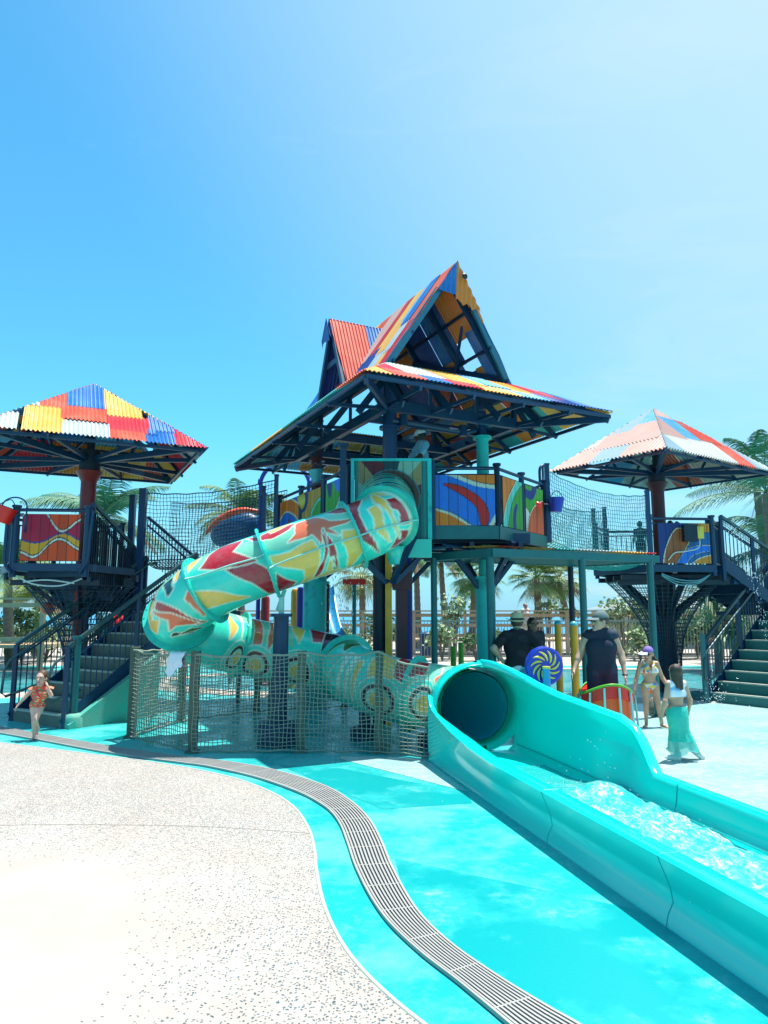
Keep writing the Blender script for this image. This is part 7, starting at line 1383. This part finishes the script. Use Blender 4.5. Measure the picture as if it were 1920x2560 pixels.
# girl in cap and bikini
s = 0.68; J = stand(s, 0.9); g1 = gz(1630, 1818)
J.update(elr=(-0.18, 0.03, 0.69), wrr=(-0.225, -0.04, 0.53), ell=(0.19, 0.02, 0.70), wrl=(0.27, -0.06, 0.545), hpl=(0.062, 0, 0.58), hpr=(-0.062, 0, 0.58), knl=(0.10, -0.02, 0.32), anl=(0.145, 0.01, 0.05), toel=(0.20, -0.06, 0.016), knr=(-0.07, -0.01, 0.32), anr=(-0.075, 0.01, 0.05), toer=(-0.12, -0.07, 0.016))
mul = spots(11, [(0.75, 0.14, 0.04), (0.06, 0.28, 0.50), (0.70, 0.50, 0.08)], 22, 0.36)
def bik(c):
    g = c['g']; up = c['up']; pr = [grow(p, 0.011) for p in c['torso'][1:3]]; z = g['chest'].z
    sdf_obj('bikini_top', 'fabric', c['root'], pr + [limb(g['chest'] + V((q * 0.045, -0.06, 0.045)), g['shl' if q > 0 else 'shr'] + V((-q * 0.03, -0.02, 0.045)), 0.022, 0.014) for q in (-1, 1)], c['vox'], 0.01, clips=[((0, 0, 1), z + 0.13), ((0, 0, -1), -(z - 0.045))], base=(0.70, 0.68, 0.60), paint=[mul])
    sdf_obj('bikini_bottom', 'fabric', c['root'], [grow(c['torso'][0], 0.010), limb(g['pelvis'] + V((0, 0, -0.05)), g['pelvis'] + V((0, 0, -0.10)), 0.055, 0.035)], c['vox'], 0.015, clips=[((0, 0, 1), g['pelvis'].z + 0.03)], base=(0.68, 0.66, 0.6), paint=[mul])
    cap(c, (0.20, 0.13, 0.42), R(-42), col2='cloth_white'); glasses(c)
person('girl standing in a purple cap, sunglasses and patterned bikini facing the camera', g1, R(-8), J, s * 0.95, 1, (0.52, 0.29, 0.185), bik, hairf((0.05, 0.03, 0.02), 'pony'), vox=0.0075, look=R(-28), head_tilt=R(8), build=1.02, headscale=1.36)
# girl in mermaid skirt, back to us
s = 0.635; J = stand(s, 0.9); g2 = gz(1700, 1902); J['noface'] = True
J.update(wrr=(-0.17, -0.02, 0.54), elr=(-0.165, 0.02, 0.66), ell=(0.17, 0.03, 0.66), wrl=(0.22, 0.02, 0.50), knr=(-0.07, -0.14, 0.30), anr=(-0.20, -0.02, 0.13), toer=(-0.27, 0.0, 0.05), knl=(0.05, 0.0, 0.29), anl=(0.03, 0.0, 0.05), toel=(0.05, -0.10, 0.016))
def merm(c):
    g = c['g']; z = g['chest'].z
    sdf_obj('crop_top', 'fabric', c['root'], [grow(p, 0.012) for p in c['torso'][1:4]], c['vox'], 0.015, clips=[((0, 0, 1), z + 0.125), ((0, 0, -1), -(z - 0.06)), ((1, 0, 0), 0.105), ((-1, 0, 0), 0.105)], base=(0.62, 0.70, 0.78), paint=[spots(3, [(0.75, 0.75, 0.8), (0.3, 0.55, 0.8)], 12, 0.5)])
    m = MB(); rows = []
    for j, (zz, rx, ry, ox) in enumerate(((0.60, 0.105, 0.082, 0), (0.56, 0.122, 0.10, 0), (0.47, 0.125, 0.108, 0.0), (0.36, 0.112, 0.105, -0.01), (0.29, 0.115, 0.11, -0.02), (0.22, 0.15, 0.13, -0.035), (0.15, 0.165, 0.14, -0.045), (0.09, 0.185, 0.15, -0.05))):
        rows.append([V((ox + rx * math.cos(t) + (0.012 * math.sin(9 * t) if j > 3 else 0), ry * math.sin(t) + (0.02 * math.sin(7 * t + j) * (j - 3) / 3 if j > 3 else 0), zz - (0.03 * math.sin(3 * t) if j > 6 else 0))) for t in [2 * math.pi * k / 48 for k in range(48)]])
    m.quadgrid(rows[:6], closev=True); sk = m.build('skirt', 'tulle', c['root'], True); m = MB(); m.quadgrid(rows[5:], closev=True); m.build('tulle_hem', 'tulle_hem', sk, True)
    for q in 'lr':
        a = g['an' + q]; t = g['toe' + q]; d = (t - a); sdf_obj('shoe', 'fabric', c['root'], [limb(a - V((0, 0, 0.02)), t + d * 0.25, 0.042, 0.036), limb(a, a + V((0, 0, 0.03)), 0.04, 0.04)], 0.008, 0.02, base=(0.62, 0.66, 0.68))
m_ = mat('tulle_hem', (0.06, 0.55, 0.48), 0.6, nscale=8, namt=0.3); m_.node_tree.nodes['Principled BSDF'].inputs['Alpha'].default_value = 0.7
person('girl walking away with wet hair, white crop top and turquoise mermaid skirt', g2, R(195), J, s * 0.95, 1, (0.54, 0.31, 0.20), merm, hairf((0.045, 0.03, 0.02), 'long'), vox=0.0075, build=1.0, headscale=1.32)
# man in navy vest
s = 0.965; J = stand(s, 0, wide=0.92); p4 = at(1506, 1700, 9.5); p4.z = 0
J.update(elr=(-0.265, 0.03, 1.12), wrr=(-0.36, -0.10, 0.89), ell=(0.255, 0.06, 1.11), wrl=(0.285, -0.04, 0.84), thr=(0, -1, 0), thl=(0, -1, 0))
def vest(c):
    shirt(c, (0.010, 0.018, 0.038), c['g']['pelvis'].z - 0.10, 0.0, 'vest', 0.0, [spots(7, [(0.018, 0.04, 0.07)], 6, 0.5)], 0.018, boxy=0.078)
    g = c['g']
    for q, d in (): sdf_obj('vest_shoulder', 'fabric', c['root'], [limb(g['sh' + q] - V((d * 0.03, 0, 0)), g['sh' + q] + V((d * 0.018, 0, -0.035)), 0.072, 0.066)], 0.01, 0.01, base=(0.014, 0.03, 0.055))
    shorts(c, (0.012, 0.02, 0.05), c['g']['pelvis'].z + 0.03, 0.85, 'shorts', (), 0.02); cap(c, (0.10, 0.15, 0.15), 0.0); glasses(c)
    m = MB(); w = g['wrl']; m.tube([w + V((0.034 * math.cos(t), 0.034 * math.sin(t), 0.005)) for t in [2 * math.pi * k / 16 for k in range(16)]], 0.009, 6, close=True); m.build('watch', 'lens_dark', c['root'])
person('man in a sleeveless navy top, grey cap and sunglasses looking to the left', p4, R(-14), J, s, 0, (0.56, 0.34, 0.23), vest, hairf((0.04, 0.03, 0.025), 'short'), vox=0.0095, look=R(-62), build=1.04, headscale=1.14)
# man in straw hat from behind
s = 0.94; J = stand(s, 0, wide=0.95); J['noface'] = True; p5 = at(1296, 1690, 10.3); p5.z = 0
J.update(elr=(-0.35, 0.10, 1.12), wrr=(-0.20, 0.02, 0.93), ell=(0.35, 0.12, 1.14), wrl=(0.21, 0.02, 0.95), hdr=(0.08, -0.06, -0.03), hdl=(-0.08, -0.06, -0.03), thr=(0, 0, 1), thl=(0, 0, 1))
def tee(c):
    shirt(c, (0.008, 0.009, 0.014), c['g']['pelvis'].z - 0.01, 0.62, 'tshirt', 0.012, [spots(8, [(0.016, 0.02, 0.03)], 6, 0.5)], 0.022, boxy=0.07)
    shorts(c, (0.16, 0.45, 0.52), c['g']['pelvis'].z + 0.03, 0.9, 'swim_shorts', [spots(21, [(0.02, 0.06, 0.12), (0.55, 0.68, 0.70), (0.05, 0.22, 0.32)], 9, 0.28)], 0.025, 0.03); cap(c, None, hat=True, name='straw_hat')
    m = MB(); n_ = c['g']['neck']; m.tube([n_ + V((0.068 * math.cos(t), 0.068 * math.sin(t), 0.018 + 0.012 * math.sin(t))) for t in [2 * math.pi * k / 20 for k in range(20)]], 0.007, 6, close=True); m.build('neck_cord', 'rail_worn', c['root'])
person('man in straw hat and black t-shirt seen from behind, hands on hips', p5, R(172), J, s, 0, (0.56, 0.34, 0.23), tee, hairf((0.05, 0.04, 0.03), 'short'), vox=0.0095, build=1.03, headscale=1.1)
# woman beside him
s = 0.92; J = stand(s, 0, True); p6 = at(1336, 1700, 11.6); p6.z = 0
person('dark haired woman in sunglasses and dark top, half hidden behind the man in the hat', p6, R(25), J, s, 0, (0.30, 0.17, 0.11), lambda c: (shirt(c, (0.02, 0.03, 0.05), c['g']['pelvis'].z - 0.04, 0.4, 'top', 0.0), shorts(c, (0.03, 0.04, 0.06), c['g']['pelvis'].z, 0.6), glasses(c)), hairf((0.012, 0.010, 0.01), 'bob'), vox=0.011, female=True)
# lifeguard on the deck
s = 0.985; J = stand(s, 0); p7 = V((0.60, 11.3, DZ)); J.update(elr=(-0.27, -0.12, 1.17), wrr=(-0.12, -0.30, 1.08), ell=(0.27, -0.10, 1.15), wrl=(0.20, -0.30, 1.02))
person('attendant in a white hat and pale blue shirt on the tower deck above the slide', p7, R(-75), J, s, 0, (0.045, 0.028, 0.02), lambda c: (shirt(c, (0.16, 0.42, 0.58), c['g']['pelvis'].z - 0.06, 0.6, 'shirt', 0.01, [spots(6, [(0.4, 0.6, 0.7)], 11, 0.5)], 0.026), shorts(c, (0.03, 0.10, 0.22), c['g']['pelvis'].z, 1.0), cap(c, (0.72, 0.72, 0.70), 0.0, 'sun_hat', 'cloth_white')), hairf((0.01, 0.01, 0.01), 'short'), vox=0.011, look=R(0), head_tilt=R(14))
# children on the right platform
for (px, Y, sc_, rot, lb, colr) in ((1604, 15.2, 0.62, 160, 'child in dark swimwear standing behind the right rope net', (0.02, 0.06, 0.10)), (1682, 15.6, 0.66, 30, 'child bending behind the painted panel of the right platform', (0.05, 0.16, 0.22))):
    J = stand(sc_, 0.8); a = at(px, 1400, Y); person(lb, V((a.x, a.y, 2.6)), R(rot), J, sc_ * 0.95, 1, (0.12, 0.075, 0.05), lambda c: (shirt(c, colr, c['g']['pelvis'].z - 0.02, 0.3), shorts(c, colr, c['g']['pelvis'].z + 0.02, 0.5)), hairf((0.015, 0.012, 0.01), 'short'), vox=0.012, build=0.85, headscale=1.12)
# woman on the boardwalk
J = stand(0.93, 0, True); a = at(1316, 1600, 29.2); person('woman with tied hair on the boardwalk by the sea', V((a.x, a.y, 0.45)), R(30), J, 0.93, 0, (0.40, 0.20, 0.13), lambda c: (shirt(c, (0.6, 0.55, 0.5), c['g']['pelvis'].z, 0.0), shorts(c, (0.5, 0.5, 0.5), c['g']['pelvis'].z, 0.8), glasses(c)), hairf((0.08, 0.05, 0.03), 'pony'), vox=0.014, female=True)
